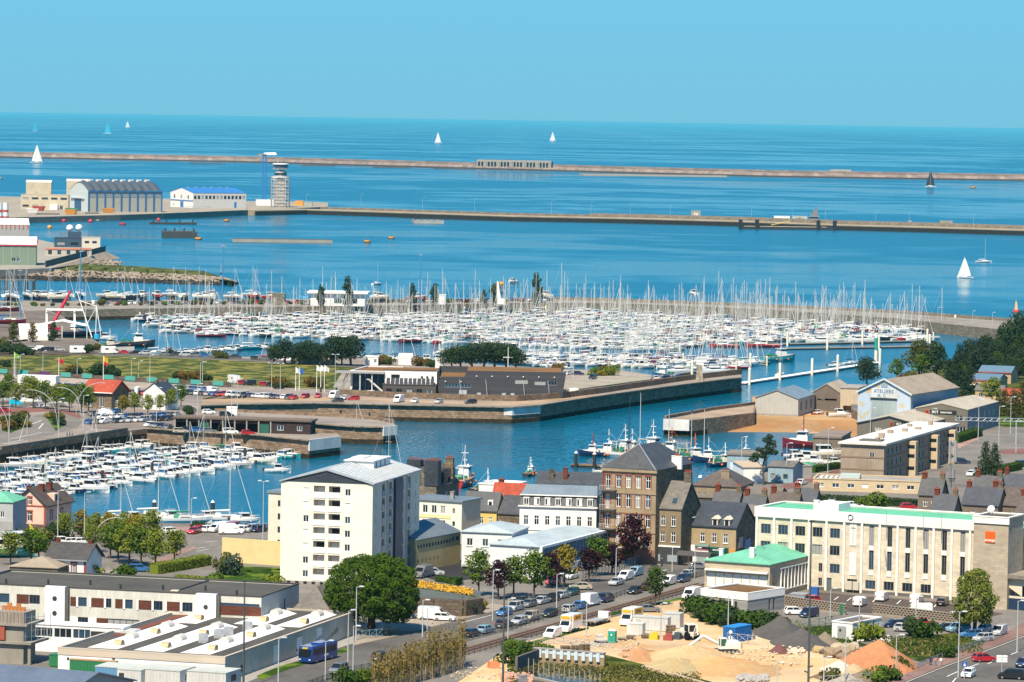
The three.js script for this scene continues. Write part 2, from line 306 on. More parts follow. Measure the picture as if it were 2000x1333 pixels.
const taper=(z0,z1,w0,w1,y0,t0,t1,u0,u1,y1)=>loft([[[-w0,y0,z0],[w0,y0,z0],[w1,y0,z1],[-w1,y0,z1]],[[-u0,y1,t0],[u0,y1,t0],[u1,y1,t1],[-u1,y1,t1]]]);
const BM={white:M([0.71,0.71,0.7],0.3,{clearcoat:0.4}),cream:M([0.7,0.66,0.54],0.4),navy:M([0.012,0.03,0.09],0.3,{clearcoat:0.5}),red:M([0.4,0.02,0.03],0.35,{clearcoat:0.4}),teal:M([0.03,0.3,0.34],0.4),blue:M([0.02,0.11,0.26],0.6),green:M([0.02,0.2,0.12],0.5),burgundy:M([0.16,0.012,0.03],0.5),grey:M([0.4,0.41,0.42],0.5),dark:M([0.03,0.035,0.045],0.5),deck:M([0.58,0.56,0.51],0.7),teak:M([0.3,0.19,0.1],0.8),alu:M([0.58,0.57,0.54],0.4,{metalness:0.2}),orange:M([0.62,0.16,0.02],0.5),sail:M([0.78,0.77,0.72],0.8),black:M([0.02,0.022,0.028],0.6)};
const BG={};
function sailBoat(size,hullC,coverC,hood,tall){
const key=['s',size,hullC,coverC,hood,tall].join();if(protos[key])return protos[key];
const L=[8,10.2,13][size],B=[2.7,3.3,4][size],H=[0.85,1.05,1.25][size],MH=[10.5,13.5,17.5][size]*(tall||1),o=new THREE.Group();
const G=BG['s'+size+(tall||'')]??=(()=>{const[h,d]=hullG(L,B,H,0.72,0.3);const zm=-L*0.08;return{
hull:share(h),deck:share(d),stripe:share([bx(-B*0.49,B*0.49,H*0.62,H*0.68,L*0.3,-L*0.1)]),
cabin:share(taper(L*0.12,-L*0.27,B*0.3,B*0.16,H*0.95,L*0.1,-L*0.2,B*0.25,B*0.12,H+0.5)),win:share([bx(-B*0.295,B*0.295,H+0.16,H+0.33,L*0.08,-L*0.1)]),
mast:share([cyl(0.1,0.07,MH,0,H,zm,6),bx(-B*0.32,B*0.32,H+MH*0.5,H+MH*0.5+0.07,zm-0.04,zm+0.04),bar([0,H+MH,zm],[0,H+0.2,L/2-0.1],0.022,3),bar([0,H+MH*0.98,zm],[B*0.46,H,zm+0.3],0.02,3),bar([0,H+MH*0.98,zm],[-B*0.46,H,zm+0.3],0.02,3)]),
boom:share([bar([0,H+1.35,zm],[0,H+1.3,zm+L*0.4],0.09,6),bar([0,H+1.55,zm+0.05],[0,H+1.42,zm+L*0.38],0.2,6,0.13)]),jib:share(bar([0,H*1.3+0.1,-L/2+0.25],[0,H+MH*0.96,zm-0.15],0.08,5,0.05)),
hood:share(taper(L*0.2,L*0.06,B*0.3,B*0.28,H,L*0.18,L*0.1,B*0.22,B*0.2,H+0.95)),rail:share([...[-1,1].map(s=>bar([s*B*0.42,H+0.6,L*0.46],[s*B*0.3,H*1.25+0.55,-L*0.36],0.025,3)),bar([-B*0.3,H*1.25+0.55,-L*0.36],[0,H*1.3+0.6,-L*0.49],0.025,3),bar([B*0.3,H*1.25+0.55,-L*0.36],[0,H*1.3+0.6,-L*0.49],0.025,3)])};})();
mesh('hull',G.hull,BM[hullC],o);mesh('deck',G.deck,BM.deck,o);const c=mesh('cabin',G.cabin,BM.white,o);mesh('cabin_window',G.win,MV.glass,c);
mesh('mast',G.mast,BM.alu,o);mesh('furled_sail',G.boom,BM[coverC],o);mesh('furled_jib',G.jib,BM.white,o);if(hood)mesh('spray_hood',G.hood,BM[coverC],o);mesh('guard_rail',G.rail,BM.alu,o);
o.userData.len=L;return protos[key]=o;
}
function motorBoat(size,hullC,topC){
const key=['m',size,hullC,topC].join();if(protos[key])return protos[key];
const L=[5.6,7.2,10][size],B=[2.2,2.7,3.5][size],H=[0.75,0.95,1.2][size],o=new THREE.Group();
const G=BG['m'+size]??=(()=>{const[h,d]=hullG(L,B,H,0.88,0.4,2.4);const ch=[1.25,1.5,1.7][size];return{
hull:share(h),deck:share(d),cabin:share([taper(L*0.13,-L*0.2,B*0.36,B*0.3,H*0.9,L*0.12,-L*0.19,B*0.36,B*0.29,H+ch*0.42),bx(-B*0.36,B*0.36,H+ch*0.9,H+ch,-L*0.13,L*0.2),...[-1,1].flatMap(s=>[bar([s*B*0.35,H+ch*0.4,L*0.12],[s*B*0.33,H+ch*0.92,L*0.12],0.06,4),bar([s*B*0.28,H+ch*0.4,-L*0.19],[s*B*0.27,H+ch*0.92,-L*0.11],0.06,4)]),taper(-L*0.2,-L*0.36,B*0.3,B*0.14,H,-L*0.2,-L*0.34,B*0.27,B*0.1,H+0.42)]),
win:share(taper(L*0.11,-L*0.185,B*0.34,B*0.27,H+ch*0.42,L*0.11,-L*0.11,B*0.31,B*0.26,H+ch*0.9)),rail:share([...[-1,1].map(s=>bar([s*B*0.45,H+0.55,-L*0.1],[0,H*1.4+0.55,-L*0.49],0.03,3))]),aerial:share(bar([0,H+ch,L*0.1],[0,H+ch+1.1,L*0.1],0.03,3)),
engine:share([bx(-0.25,0.25,H*0.4,H+0.45,L/2-0.05,L/2+0.5)]),fender:share(cyl(0.13,0.13,0.5,0,H*0.35,0,6))};})();
mesh('hull',G.hull,BM[hullC],o);mesh('deck',G.deck,BM.deck,o);mesh('wheelhouse',G.cabin,BM.white,o);mesh('windscreen',G.win,topC==='cover'?BM.blue:MV.glass,o);mesh('guard_rail',G.rail,BM.alu,o);mesh('aerial',G.aerial,BM.alu,o);mesh('outboard_engine',G.engine,rnd()<0.5?BM.dark:BM.grey,o);for(const t of[-0.18,0.22])for(const s of[-1,1])mesh('fender',G.fender,topC==='navy'?BM.navy:BM.white,o,[s*B*0.52,0,L*t]);
o.userData.len=L;return protos[key]=o;
}
function trawler(L,hullC,houseC,label,pos,heading,{top='white',gantry=true}={}){
const B=L*0.31,H=L*0.13,o=thing('fishing_boat',label,'boat',pos,-heading*DEG),[h,d]=hullG(L,B,H,0.85,0.55,2.6);
mesh('hull',h,BM[hullC],o);mesh('deck',d,BM.teak,o);
mesh('bulwark_stripe',[bx(-B*0.46,B*0.46,H*0.8,H*0.92,L*0.2,L*0.45)],BM[top],o);
const w=mesh('wheelhouse',[bx(-B*0.3,B*0.3,H,H+L*0.12,-L*0.2,L*0.02),bx(-B*0.36,B*0.36,H+L*0.2,H+L*0.21,-L*0.2,L*0.03),bx(-B*0.27,B*0.27,H+L*0.12,H+L*0.2,-L*0.18,L*0.0),taper(-L*0.2,-L*0.36,B*0.34,B*0.2,H,-L*0.2,-L*0.36,B*0.34,B*0.18,H+L*0.06)],BM[houseC],o);
mesh('window_band',[bx(-B*0.275,B*0.275,H+L*0.14,H+L*0.175,-L*0.183,-L*0.02)],MV.glass,w);
mesh('mast',[cyl(0.16,0.1,L*0.36,0,H+L*0.2,-L*0.08,6),bx(-B*0.2,B*0.2,H+L*0.42,H+L*0.43,-L*0.09,-L*0.07),bar([-B*0.14,H+L*0.44,-L*0.08],[-B*0.14,H+L*0.58,-L*0.08],0.03,3),bar([0,H+L*0.5,-L*0.08],[0,H,L*0.4],0.03,3)],BM[top],o);
mesh('radar',[box(B*0.22,0.2,0.25,0,H+L*0.3,-L*0.08-0.3),cyl(0.35,0.35,0.5,B*0.2,H+L*0.21,-L*0.05,8)],BM.white,o);
if(gantry)mesh('gantry',[...[-1,1].map(s=>bar([s*B*0.4,H*0.8,L*0.4],[s*B*0.3,H+L*0.2,L*0.36],0.14,5)),bar([-B*0.3,H+L*0.2,L*0.36],[B*0.3,H+L*0.2,L*0.36],0.14,5),bar([0,H+L*0.2,L*0.36],[0,H+L*0.18,0],0.07,4)],BM[houseC==='white'?'alu':houseC],o);
mesh('net_drum',[new THREE.CylinderGeometry(L*0.045,L*0.045,B*0.4,10).rotateZ(Math.PI/2).translate(0,H+L*0.045,L*0.26),bx(-B*0.3,-B*0.1,H,H+0.7,L*0.1,L*0.18),bx(B*0.05,B*0.3,H,H+0.9,L*0.08,L*0.14)],BM.green,o);
for(let i=0;i<4;i++)mesh('mooring_buoy',new THREE.SphereGeometry(0.36,8,6).translate((i%2?1:-1)*B*0.5,H*0.55,L*(0.3-0.17*i)),BM.orange,o);
return o;
}
// ---------- prototypes: plants ----------
function leaves(n,place,size,flat=0){
const pos=new Float32Array(n*18),nor=new Float32Array(n*18),a=V(),b=V(),c=V(),q=V();
for(let i=0;i<n;i++){
const p=place(),s=size*rr(0.6,1.3);
c.set(p[3]+rr(-0.8,0.8),p[4]+rr(-0.6,0.9)+flat,p[5]+rr(-0.8,0.8)).normalize();
a.set(rr(-1,1),rr(-1,1),rr(-1,1)).cross(c).normalize().multiplyScalar(s);b.copy(c).cross(a).multiplyScalar(rr(0.5,0.9));
const v=[[-1,0],[0,-1],[1,0],[-1,0],[1,0],[0,1]];
v.forEach(([x,y],k)=>{q.set(p[0],p[1],p[2]).addScaledVector(a,x).addScaledVector(b,y);pos.set([q.x,q.y,q.z],i*18+k*3);nor.set([c.x,c.y,c.z],i*18+k*3);});
}
const g=new THREE.BufferGeometry();g.setAttribute('position',new THREE.BufferAttribute(pos,3));g.setAttribute('normal',new THREE.BufferAttribute(nor,3));return g;
}
function lobes(list){
const w=list.map(l=>l[3]*l[3]),tot=w.reduce((a,b)=>a+b,0);
return()=>{
let t=rnd()*tot,k=0;while((t-=w[k])>0&&k<list.length-1)k++;
const[x,y,z,r,ry]=list[k],u=rr(-1,1),f=rr(0,6.283),q=Math.sqrt(1-u*u),d=[q*Math.cos(f),u,q*Math.sin(f)],e=0.62+0.42*Math.pow(rnd(),0.6);
return[x+d[0]*r*e,y+d[1]*(ry||r)*e,z+d[2]*r*e,...d];
};
}
function lobeSet(n,R,H,y0,lr,shape){
const L=[];
for(let i=0;i<n;i++){const t=(i+0.5)/n,f=i*2.4+rr(-0.4,0.4),rad=R*shape(t)*(i%3?rr(0.55,0.8):rr(0.1,0.45));L.push([Math.cos(f)*rad,y0+t*H,Math.sin(f)*rad,lr*rr(0.75,1.2),lr*rr(0.6,0.9)]);}
return L;
}
const leafM=c=>M(c.map(x=>x*0.86),0.9,{specularIntensity:0.12});
const LEAF={green:[0.085,0.14,0.018],fresh:[0.15,0.19,0.022],dark:[0.034,0.06,0.02],deep:[0.045,0.085,0.012],pine:[0.03,0.052,0.024],purple:[0.034,0.009,0.018],olive:[0.085,0.09,0.02],gold:[0.21,0.17,0.02],blue:[0.05,0.075,0.05],rust:[0.14,0.085,0.015]};
const BARK=M([0.1,0.075,0.05],0.95);
const PG={};
function treeG(kind){
const v=Math.floor(rnd()*3),key=kind+v;if(PG[key])return PG[key];
let trunk,crown;
if(kind==='round'){const L=lobeSet(18,2.7,4,2.4,0.98,t=>Math.sin(Math.PI*Math.min(0.93,t*0.8+0.18))*rr(0.7,1.2));crown=leaves(1500,lobes(L),0.19);trunk=[cyl(0.16,0.09,3.4,0,0,0,6),...L.slice(0,12).map(l=>bar([0,2.2,0],[l[0],l[1],l[2]],0.06,4,0.02))];}
if(kind==='pine'){const L=lobeSet(14,3.1,4,2.5,1.6,t=>Math.sin(Math.PI*Math.min(0.95,t*0.75+0.22)));crown=leaves(2600,lobes(L),0.2);trunk=[bar([0,0,0],[0.4,4.6,0.2],0.26,6,0.14),...L.slice(2,9).map(l=>bar([0.25,3,0.1],[l[0],l[1],l[2]],0.09,4,0.03))];}
if(kind==='conifer'){const L=[];for(let i=0;i<26;i++){const t=i/26,r=2.5*(1-t)+0.25,f=i*2.4;L.push([Math.cos(f)*r*0.65,0.9+t*8.6,Math.sin(f)*r*0.65,0.55+r*0.32,0.6]);}crown=leaves(2200,lobes(L),0.2,-0.2);trunk=[cyl(0.24,0.06,9.2,0,0,0,6)];}
if(kind==='bush'){const L=[];for(let i=0;i<9;i++)L.push([rr(-1.1,1.1),rr(0.3,1.1),rr(-1.1,1.1),rr(0.5,0.85),rr(0.45,0.75)]);crown=leaves(800,lobes(L),0.17);trunk=L.slice(0,4).map(l=>bar([0,-0.1,0],[l[0],l[1],l[2]],0.05,4,0.02));}
if(kind==='column'){const L=[];for(let i=0;i<12;i++)L.push([rr(-0.5,0.5),0.7+i*0.42,rr(-0.5,0.5),rr(0.7,0.95)*(i>9?0.7:1),0.6]);crown=leaves(1000,lobes(L),0.18);trunk=[cyl(0.15,0.06,5,0,0,0,6)];}
return PG[key]=[share(crown),share(trunk)];
}
const KINDT={round:['leafy_tree','tree'],pine:['pine_tree','tree'],conifer:['conifer_tree','tree'],bush:['shrub','shrub'],column:['clipped_tree','tree']};
function tree(px,py,kind,tone,scale,label,group,sy,lvl=GL){
const[c,t]=treeG(kind),p=P(px,py,lvl),o=thing(KINDT[kind][0],label,KINDT[kind][1],p,rr(0,6.28),group);
mesh('crown',c,leafM(LEAF[tone]),o);mesh(kind==='bush'?'stem':'trunk',t,BARK,o);o.scale.set(scale,scale*(sy||1),scale);return o;
}
function hedge(pxs,w,h,tone,label,lvl=GL){
const pts=line(pxs,lvl),seg=[];let tot=0;for(let i=0;i<pts.length-1;i++){const L=pts[i].distanceTo(pts[i+1]);seg.push([pts[i],pts[i+1],L]);tot+=L;}
const o=thing('hedge',label,'hedge',pts[0]);
const core=seg.map(([a,b,L])=>{const d=b.clone().sub(a);return new THREE.BoxGeometry(L,h*0.86,w*0.8).rotateY(-Math.atan2(d.z,d.x)).translate((a.x+b.x)/2-pts[0].x,h*0.43,(a.z+b.z)/2-pts[0].z);});
const n=Math.min(9000,Math.round(tot*(w+2*h)*22));
const lf=leaves(n,()=>{let t=rnd()*tot,k=0;while(t>seg[k][2]&&k<seg.length-1)t-=seg[k++][2];const[a,b,L]=seg[k],d=b.clone().sub(a).normalize(),s=rnd()*(w+2*h),nx=-d.z,nz=d.x;let off,y,no;if(s<w){off=s-w/2;y=h;no=[0,1,0];}else{const sd=s<w+h?1:-1;off=sd*w/2;y=rnd()*h;no=[nx*sd,0.2,nz*sd];}off+=rr(-0.12,0.12);return[a.x+d.x*t+nx*off-pts[0].x,y+rr(-0.12,0.1),a.z+d.z*t+nz*off-pts[0].z,...no];},0.16);
mesh('foliage',lf,leafM(LEAF[tone]),o);mesh('branches',core,leafM(LEAF[tone]),o);return o;
}
// ---------- prototypes: street furniture ----------
const lampProto={};
function lamp(px,py,h,label,{arm=1.4,head=1,turn=0,group,lvl=GL,curve}={}){
const key=[h,arm,head,curve].join(),o0=lampProto[key]??=(()=>{const o=new THREE.Group();
if(curve){const c=new THREE.QuadraticBezierCurve3(V(0,0,0),V(0.3,h*1.05,0),V(h*0.85,h,0));mesh('pole',new THREE.TubeGeometry(c,14,0.08,5),MAT.pole,o);mesh('lamp_head',box(0.9,0.16,0.35,h*0.85,h-0.12,0),MAT.steel,o);}
else{mesh('pole',cyl(0.13,0.07,h,0,0,0,6),MAT.pole,o);for(let s=0;s<head;s++){const k=s?-1:1;mesh('arm',bar([0,h-0.1,0],[k*arm,h+0.15,0],0.05,4),MAT.pole,o);mesh('lamp_head',box(0.8,0.18,0.34,k*(arm+0.2),h+0.05,0),M([0.62,0.65,0.66],0.4),o);}}
return o;})();
const o=o0.clone();o.name=numbered('street_lamp');o.position.copy(P(px,py,lvl));o.rotation.y=turn;o.userData={label,category:'street lamp'};if(group)o.userData.group=group;scene.add(o);return o;
}
// ---------- buildings ----------
function proj(v){const q=v.clone().project(camera);return[(q.x+1)*1000,(1-q.y)*666.5];}
camera.updateProjectionMatrix();
function span(A,dir,px){let lo=0,hi=600;const f=t=>proj(A.clone().addScaledVector(dir,t))[0]-px,s=Math.sign(f(hi)-f(lo));for(let i=0;i<50;i++){const m=(lo+hi)/2;if(s*f(m)<0)lo=m;else hi=m;}return(lo+hi)/2;}
const WG={};
function windowParts(w,h,kind){
const key=[w.toFixed(2),h.toFixed(2),kind].join();if(WG[key])return WG[key];
const f=Math.min(0.09,w*0.12),z0=-0.2,z1=-0.08,fr=[bx(-w/2,w/2,0,f,z0,z1),bx(-w/2,w/2,h-f,h,z0,z1),bx(-w/2,-w/2+f,f,h-f,z0,z1),bx(w/2-f,w/2,f,h-f,z0,z1)];
const n=kind==='strip'?Math.round(w/1.1):kind==='pair'||kind==='dark'||kind==='old'?2:kind==='tri'?3:1;
for(let i=1;i<n;i++)fr.push(bx(-w/2+w*i/n-f*0.5,-w/2+w*i/n+f*0.5,f,h-f,z0,z1-0.01));
if(kind==='old')fr.push(bx(-w/2+f,w/2-f,h*0.66,h*0.66+f,z0,z1-0.012));
return WG[key]={frame:share(fr),pane:share(kind==='shutter'?bx(-w/2+f,w/2-f,f,h-f,-0.18,-0.12):bx(-w/2+f,w/2-f,f,h-f,-0.19,-0.17)),sill:share(bx(-w/2-0.1,w/2+0.1,-0.12,0,-0.15,0.12))};
}
function facade(o,W,H,m,wins,place,opts={}){
const list=[];
for(const[x,y,w,h,kind='pair',nx=1,dx=0,ny=1,dy=0,fm]of wins||[])for(let i=0;i<nx;i++)for(let j=0;j<ny;j++)list.push([(x+dx*i)*W,y+dy*j,w,h,kind,fm]);
const s=new THREE.Shape((opts.top?[[0,0],[W,0],...opts.top]:[[0,0],[W,0],[W,H],[0,H]]).map(p=>new THREE.Vector2(...p)));
for(const[x,y,w,h]of list){const q=new THREE.Path();q.moveTo(x-w/2,y);q.lineTo(x-w/2,y+h);q.lineTo(x+w/2,y+h);q.lineTo(x+w/2,y);q.closePath();s.holes.push(q);}
const g=new THREE.ExtrudeGeometry(s,{depth:0.3,bevelEnabled:false}).translate(0,0,-0.3);
const wall=mesh(opts.name||'wall',g,m,o,place.slice(0,3),place[3]);
const c=Math.cos(place[3]||0),sn=Math.sin(place[3]||0);
for(const[x,y,w,h,kind,fm]of list){
const pos=[place[0]+x*c,place[1]+y,place[2]-x*sn];
if(kind==='open'){mesh('recess',[bx(-w/2,w/2,0,h,-3.1,-3),bx(-w/2-0.1,-w/2,0,h,-3,-0.301),bx(w/2,w/2+0.1,0,h,-3,-0.301),bx(-w/2,w/2,h,h+0.1,-3,-0.301)],m,o,pos,place[3]);continue;}
if(kind==='balcony'){
const b=mesh('balcony',[bx(-w/2-0.1,w/2+0.1,-0.2,0.95,-0.02,0.1),bx(-w/2,w/2,-0.2,0,-1.5,-0.02)],opts.parapet||MAT.white,o,pos,place[3]);
mesh('recess',[bx(-w/2,w/2,0,h,-1.6,-1.5),bx(-w/2-0.1,-w/2,0,h,-1.5,-0.301),bx(w/2,w/2+0.1,0,h,-1.5,-0.301),bx(-w/2,w/2,h,h+0.1,-1.5,-0.301)],opts.recess||MAT.cream,b);
mesh('balcony_door',[bx(-w*0.36,w*0.36,0.05,h-0.35,-1.49,-1.45)],rnd()<0.5?MAT.glass:MAT.blind,b);continue;
}
const q=windowParts(w,h,kind),win=mesh(kind==='door'?'door':'window',q.frame,fm||opts.frame||(kind==='dark'||kind==='strip'?MAT.frameD:MAT.frameW),o,pos,place[3]);
mesh(kind==='shutter'?'shutter':'pane',q.pane,kind==='shutter'?MAT.blind:kind==='pale'?MAT.glassPale:kind==='door'?(opts.door||MAT.frameD):opts.glass||[MAT.glass,MAT.glass,MAT.glassBlue,MAT.glass,MAT.curtain][Math.floor(rnd()*5)],win);
if(opts.sill)mesh('sill',q.sill,opts.sill,win);
if(opts.surround){q.sur??=share([bx(-w/2-0.2,-w/2,-0.1,h+0.1,0.004,0.09),bx(w/2,w/2+0.2,-0.1,h+0.1,0.004,0.09),bx(-w/2-0.26,w/2+0.26,h+0.1,h+0.36,0.004,0.13)]);mesh('surround',q.sur,opts.surround,win);}
}
return wall;
}
function bld(o){
const H=o.H,y=o.lvl??GL,hh=o.base?y:y+H,c=o.base||o.top;let A,W,th;
if(o.ang===undefined){A=P(...c[0],hh);const B=P(...c[1],hh),d=B.clone().sub(A);W=d.length();th=Math.atan2(-d.z,d.x);}
else{
th=o.ang*DEG;const u=V(Math.cos(th),0,-Math.sin(th));
if(o.fr){const B=P(...c[0],hh);W=o.W||span(B,u.clone().negate(),c[1][0]);A=B.clone().addScaledVector(u,-W);}
else{A=P(...c[0],hh);W=o.W||span(A,u,c[1][0]);}
}
const u=V(Math.cos(th),0,-Math.sin(th)),back=V(-Math.sin(th),0,-Math.cos(th));
const D=o.D||(o.side==='L'?span(A,back,o.dpx):span(A.clone().addScaledVector(u,W),back,o.dpx));
const g=thing(o.name||'building',o.label,o.cat||'building',[A.x,y,A.z],th,o.group);
const wm=o.m||MAT.white,op={frame:o.frame,sill:o.sill,glass:o.glass,door:o.door,parapet:o.parapet,recess:o.recess,surround:o.surround};
const r=o.roof||'flat',rh=o.rh||0,oh=o.oh??0.25;
const gx=r==='gable'?[[W,H],[W/2,H+rh],[0,H]]:undefined;
const gd=r==='gableX'?[[D-0.6,H],[(D-0.6)/2,H+rh],[0,H]]:undefined;
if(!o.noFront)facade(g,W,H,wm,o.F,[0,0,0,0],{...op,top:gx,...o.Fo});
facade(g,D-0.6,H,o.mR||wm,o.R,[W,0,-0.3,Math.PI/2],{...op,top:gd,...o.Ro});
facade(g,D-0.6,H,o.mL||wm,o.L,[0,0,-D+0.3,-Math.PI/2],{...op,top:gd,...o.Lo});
facade(g,W,H,wm,null,[W,0,-D,Math.PI],{top:gx});
const rm=o.rm||MAT.slate;let roof;
if(r==='flat'){
roof=mesh('roof',bx(0.3,W-0.3,H-0.45,H-0.15,-D+0.3,-0.3),rm,g);
const k=o.rim??0.14;mesh('coping',[bx(-k,W+k,H,H+0.22,-0.35,k),bx(-k,W+k,H,H+0.22,-D-k,-D+0.35),bx(-k,0.35,H,H+0.22,-D+0.35,-0.35),bx(W-0.35,W+k,H,H+0.22,-D+0.35,-0.35)],o.cm||wm,g);
}else if(r==='slab')roof=mesh('roof',bx(-oh,W+oh,H,H+(rh||0.4),-D-oh,oh),rm,g);
else if(r==='gable'){const t=0.22,e=oh*rh/(W/2);roof=mesh('roof',prof([[-oh,H-e],[W/2,H+rh],[W+oh,H-e],[W+oh,H-e+t],[W/2,H+rh+t*1.3],[-oh,H-e+t]],D+2*oh).translate(0,0,oh),rm,g);}
else if(r==='gableX'){const t=0.22,e=oh*rh/(D/2);roof=mesh('roof',prof([[-oh,H-e],[D/2,H+rh],[D+oh,H-e],[D+oh,H-e+t],[D/2,H+rh+t*1.3],[-oh,H-e+t]],W+2*oh,'x').translate(-oh,0,0),rm,g);}
else if(r==='hip'){const q=o.hipIn??Math.min(W,D)/2,a=-oh,b=W+oh,c0=oh,d0=-D-oh,y0=H,y1=H+rh;const rg=W>=D?[[q,y1,-D/2],[W-q,y1,-D/2]]:[[W/2,y1,-q],[W/2,y1,-D+q]];
const f=W>=D?[[[a,y0,c0],[b,y0,c0],rg[1],rg[0]],[[b,y0,c0],[b,y0,d0],rg[1]],[[b,y0,d0],[a,y0,d0],rg[0],rg[1]],[[a,y0,d0],[a,y0,c0],rg[0]]]:[[[a,y0,c0],[b,y0,c0],rg[0]],[[b,y0,c0],[b,y0,d0],rg[1],rg[0]],[[b,y0,d0],[a,y0,d0],rg[1]],[[a,y0,d0],[a,y0,c0],rg[0],rg[1]]];
roof=mesh('roof',[faces(f),bx(a,b,H-0.15,H,d0,c0)],rm,g);}
else if(r==='mono'){roof=mesh('roof',prof([[-oh,H],[D+oh,H+rh],[D+oh,H+rh+0.2],[-oh,H+0.2]],W+2*oh,'x').translate(-oh,0,0),rm,g);mesh('side_wall',[prof([[0,H],[D,H],[D,H+rh]],W,'x')],wm,g);}
g.userData.W=W;g.userData.D=D;g.userData.H=H;const info={g,W,D,H,roof,A,th,u,back};delete g.userData.W;delete g.userData.D;delete g.userData.H;
return info;
}
const chimney=(b,x,z,y,w=0.9,h=1.6,m=MAT.brick,pots=2)=>{const c=mesh('chimney',[bx(x-w/2,x+w/2,y,y+h,z-0.35,z+0.35),bx(x-w/2-0.08,x+w/2+0.08,y+h,y+h+0.15,z-0.43,z+0.43)],m,b.g);for(let i=0;i<pots;i++)mesh('chimney_pot',cyl(0.14,0.11,0.5,x+(i-(pots-1)/2)*0.36,y+h+0.15,z,7),MAT.tile,c);return c;};
const velux=(b,list,m)=>{for(const[x,y,z,w,d,rx]of list){const o=mesh('skylight',new THREE.BoxGeometry(w,0.16,d),m||MAT.glassBlue,b.g,[x,y,z]);o.rotation.x=rx||0;}};
const font=await new FontLoader().loadAsync('fonts/droid/droid_sans_bold.typeface.json');
const words=(t,size,depth=0.05)=>{const g=new TextGeometry(t,{font,size,depth,curveSegments:3});g.computeBoundingBox();return g.translate(-g.boundingBox.max.x/2,0,0);};
// ---------- far harbour: breakwaters, naval quay, sails ----------
function dyke(name,px,profile,m,label,category,h=0){
const pts=line(px,h),secs=pts.map((p,i)=>{const a=pts[Math.max(0,i-1)],b=pts[Math.min(pts.length-1,i+1)],d=b.clone().sub(a).normalize(),n=V(d.z,0,-d.x);if(n.z>0)n.negate();return profile.map(([o,y])=>[p.x+n.x*o,y,p.z+n.z*o]);});
const g=loft(secs,true,true);
return label?single(name,g,m,label,category):struct(name,g,m);
}
const outer=[[-400,299],[0,308],[250,313],[500,318],[700,324],[950,331],[1200,338],[1500,346],[1750,350],[2000,354],[2400,361]];
dyke('outer_breakwater',outer,[[0,-1],[8,7.5],[26,8],[26,12.5],[38,12.5],[44,-1]],M([0.40,0.30,0.25],0.95,{map:tex(256,[170,60],(u,v)=>0.55+0.45*fbm(u,v,16,5))}),'long stone outer breakwater across the whole roadstead','breakwater');
dyke('breakwater_rubble',outer,[[-3,-1],[-2,2.2],[2.3,3],[4,-1]],M([0.11,0.085,0.075],0.9,{map:T.stone}),'dark weed covered foot of the outer breakwater','breakwater');
{
const a=P(931,323,10),b=P(1077,326,10),d=b.clone().sub(a),L=d.length(),o=thing('ruined_fort','pale roofless fort with pillared openings on the outer breakwater','fort',[a.x,8,a.z-14],-Math.atan2(d.z,d.x));
mesh('back_wall',bx(0,L,0,12,-9,-8),M([0.56,0.48,0.4],0.9,{map:T.stone}),o);mesh('lintel',bx(0,L,9,13,-8,0),M([0.62,0.54,0.46],0.9,{map:T.stone}),o);
for(let i=0;i<=22;i++)mesh('pillar',bx(i*L/23,i*L/23+(i%4==2?L/25:L/60),0,9,-2.5,-0.2),M([0.6,0.52,0.44],0.9,{map:T.stone}),o);
}
const low=(name,x0,x1,y,w,h,m,label,cat,h0=0,th)=>{const a=P(x0,y,h0),b=P(x1,y+(x1-x0)*0.012,h0),d=b.clone().sub(a);const o=thing(name,label,cat,[a.x,h0,a.z],th??-Math.atan2(d.z,d.x));o.userData.L=d.length();const L=d.length();delete o.userData.L;return[o,L];};
function raft(x0,x1,y,w,h,m,label,posts){const[o,L]=low('floating_platform',x0,x1,y,w,h,m,label,'platform');mesh('deck',bx(0,L,0.1,h,-w,0),m,o);mesh('edge_beam',bx(0,L,h,h+0.25,-0.4,0.02),MAT.concreteDark,o);mesh('edge_beam',bx(0,L,h,h+0.25,-w,-w+0.4),MAT.concreteDark,o);for(let i=0;i<(posts||0);i++)mesh('bollard',cyl(0.6,0.6,2.6,L*(0.08+0.84*i/Math.max(1,posts-1)),h,-w/2,8),MAT.dark,o);return o;}
raft(1140,1420,343,30,3,M([0.4,0.34,0.28],0.9),'low rubble bank lying along the outer breakwater');
raft(591,655,324.5,18,2,MAT.concreteDark,'dark fish farm raft below the outer breakwater, nearest the scaffolded tower',3);raft(373,434,320.5,12,1.4,MAT.concreteDark,'dark fish farm raft beyond the two blue roofed halls',2);
raft(732,802,328,18,2,MAT.concreteDark,'long dark fish farm raft in front of the ruined fort side',3);raft(850,928,330.5,16,2,MAT.concreteDark,'dark fish farm raft just before the ruined fort',3);raft(1800,2010,350,22,2,MAT.concreteDark,'long dark raft with white huts beyond the black sailed yacht',6);
raft(809,867,437,22,3.2,M([0.42,0.43,0.42],0.8,{map:T.weather}),'grey floating platform with railings off the inner jetty',5);
raft(318,385,464,34,4.4,M([0.05,0.055,0.06],0.8,{map:T.weather}),'black floating caisson moored beside an orange buoy',4);
raft(292,384,438,9,1.6,MAT.dark,'thin dark pontoon with four bollards near the naval quay',4);
raft(454,649,473,8,2.4,M([0.4,0.38,0.33],0.9,{map:T.weather}),'long pale concrete pontoon floating alone in the basin');
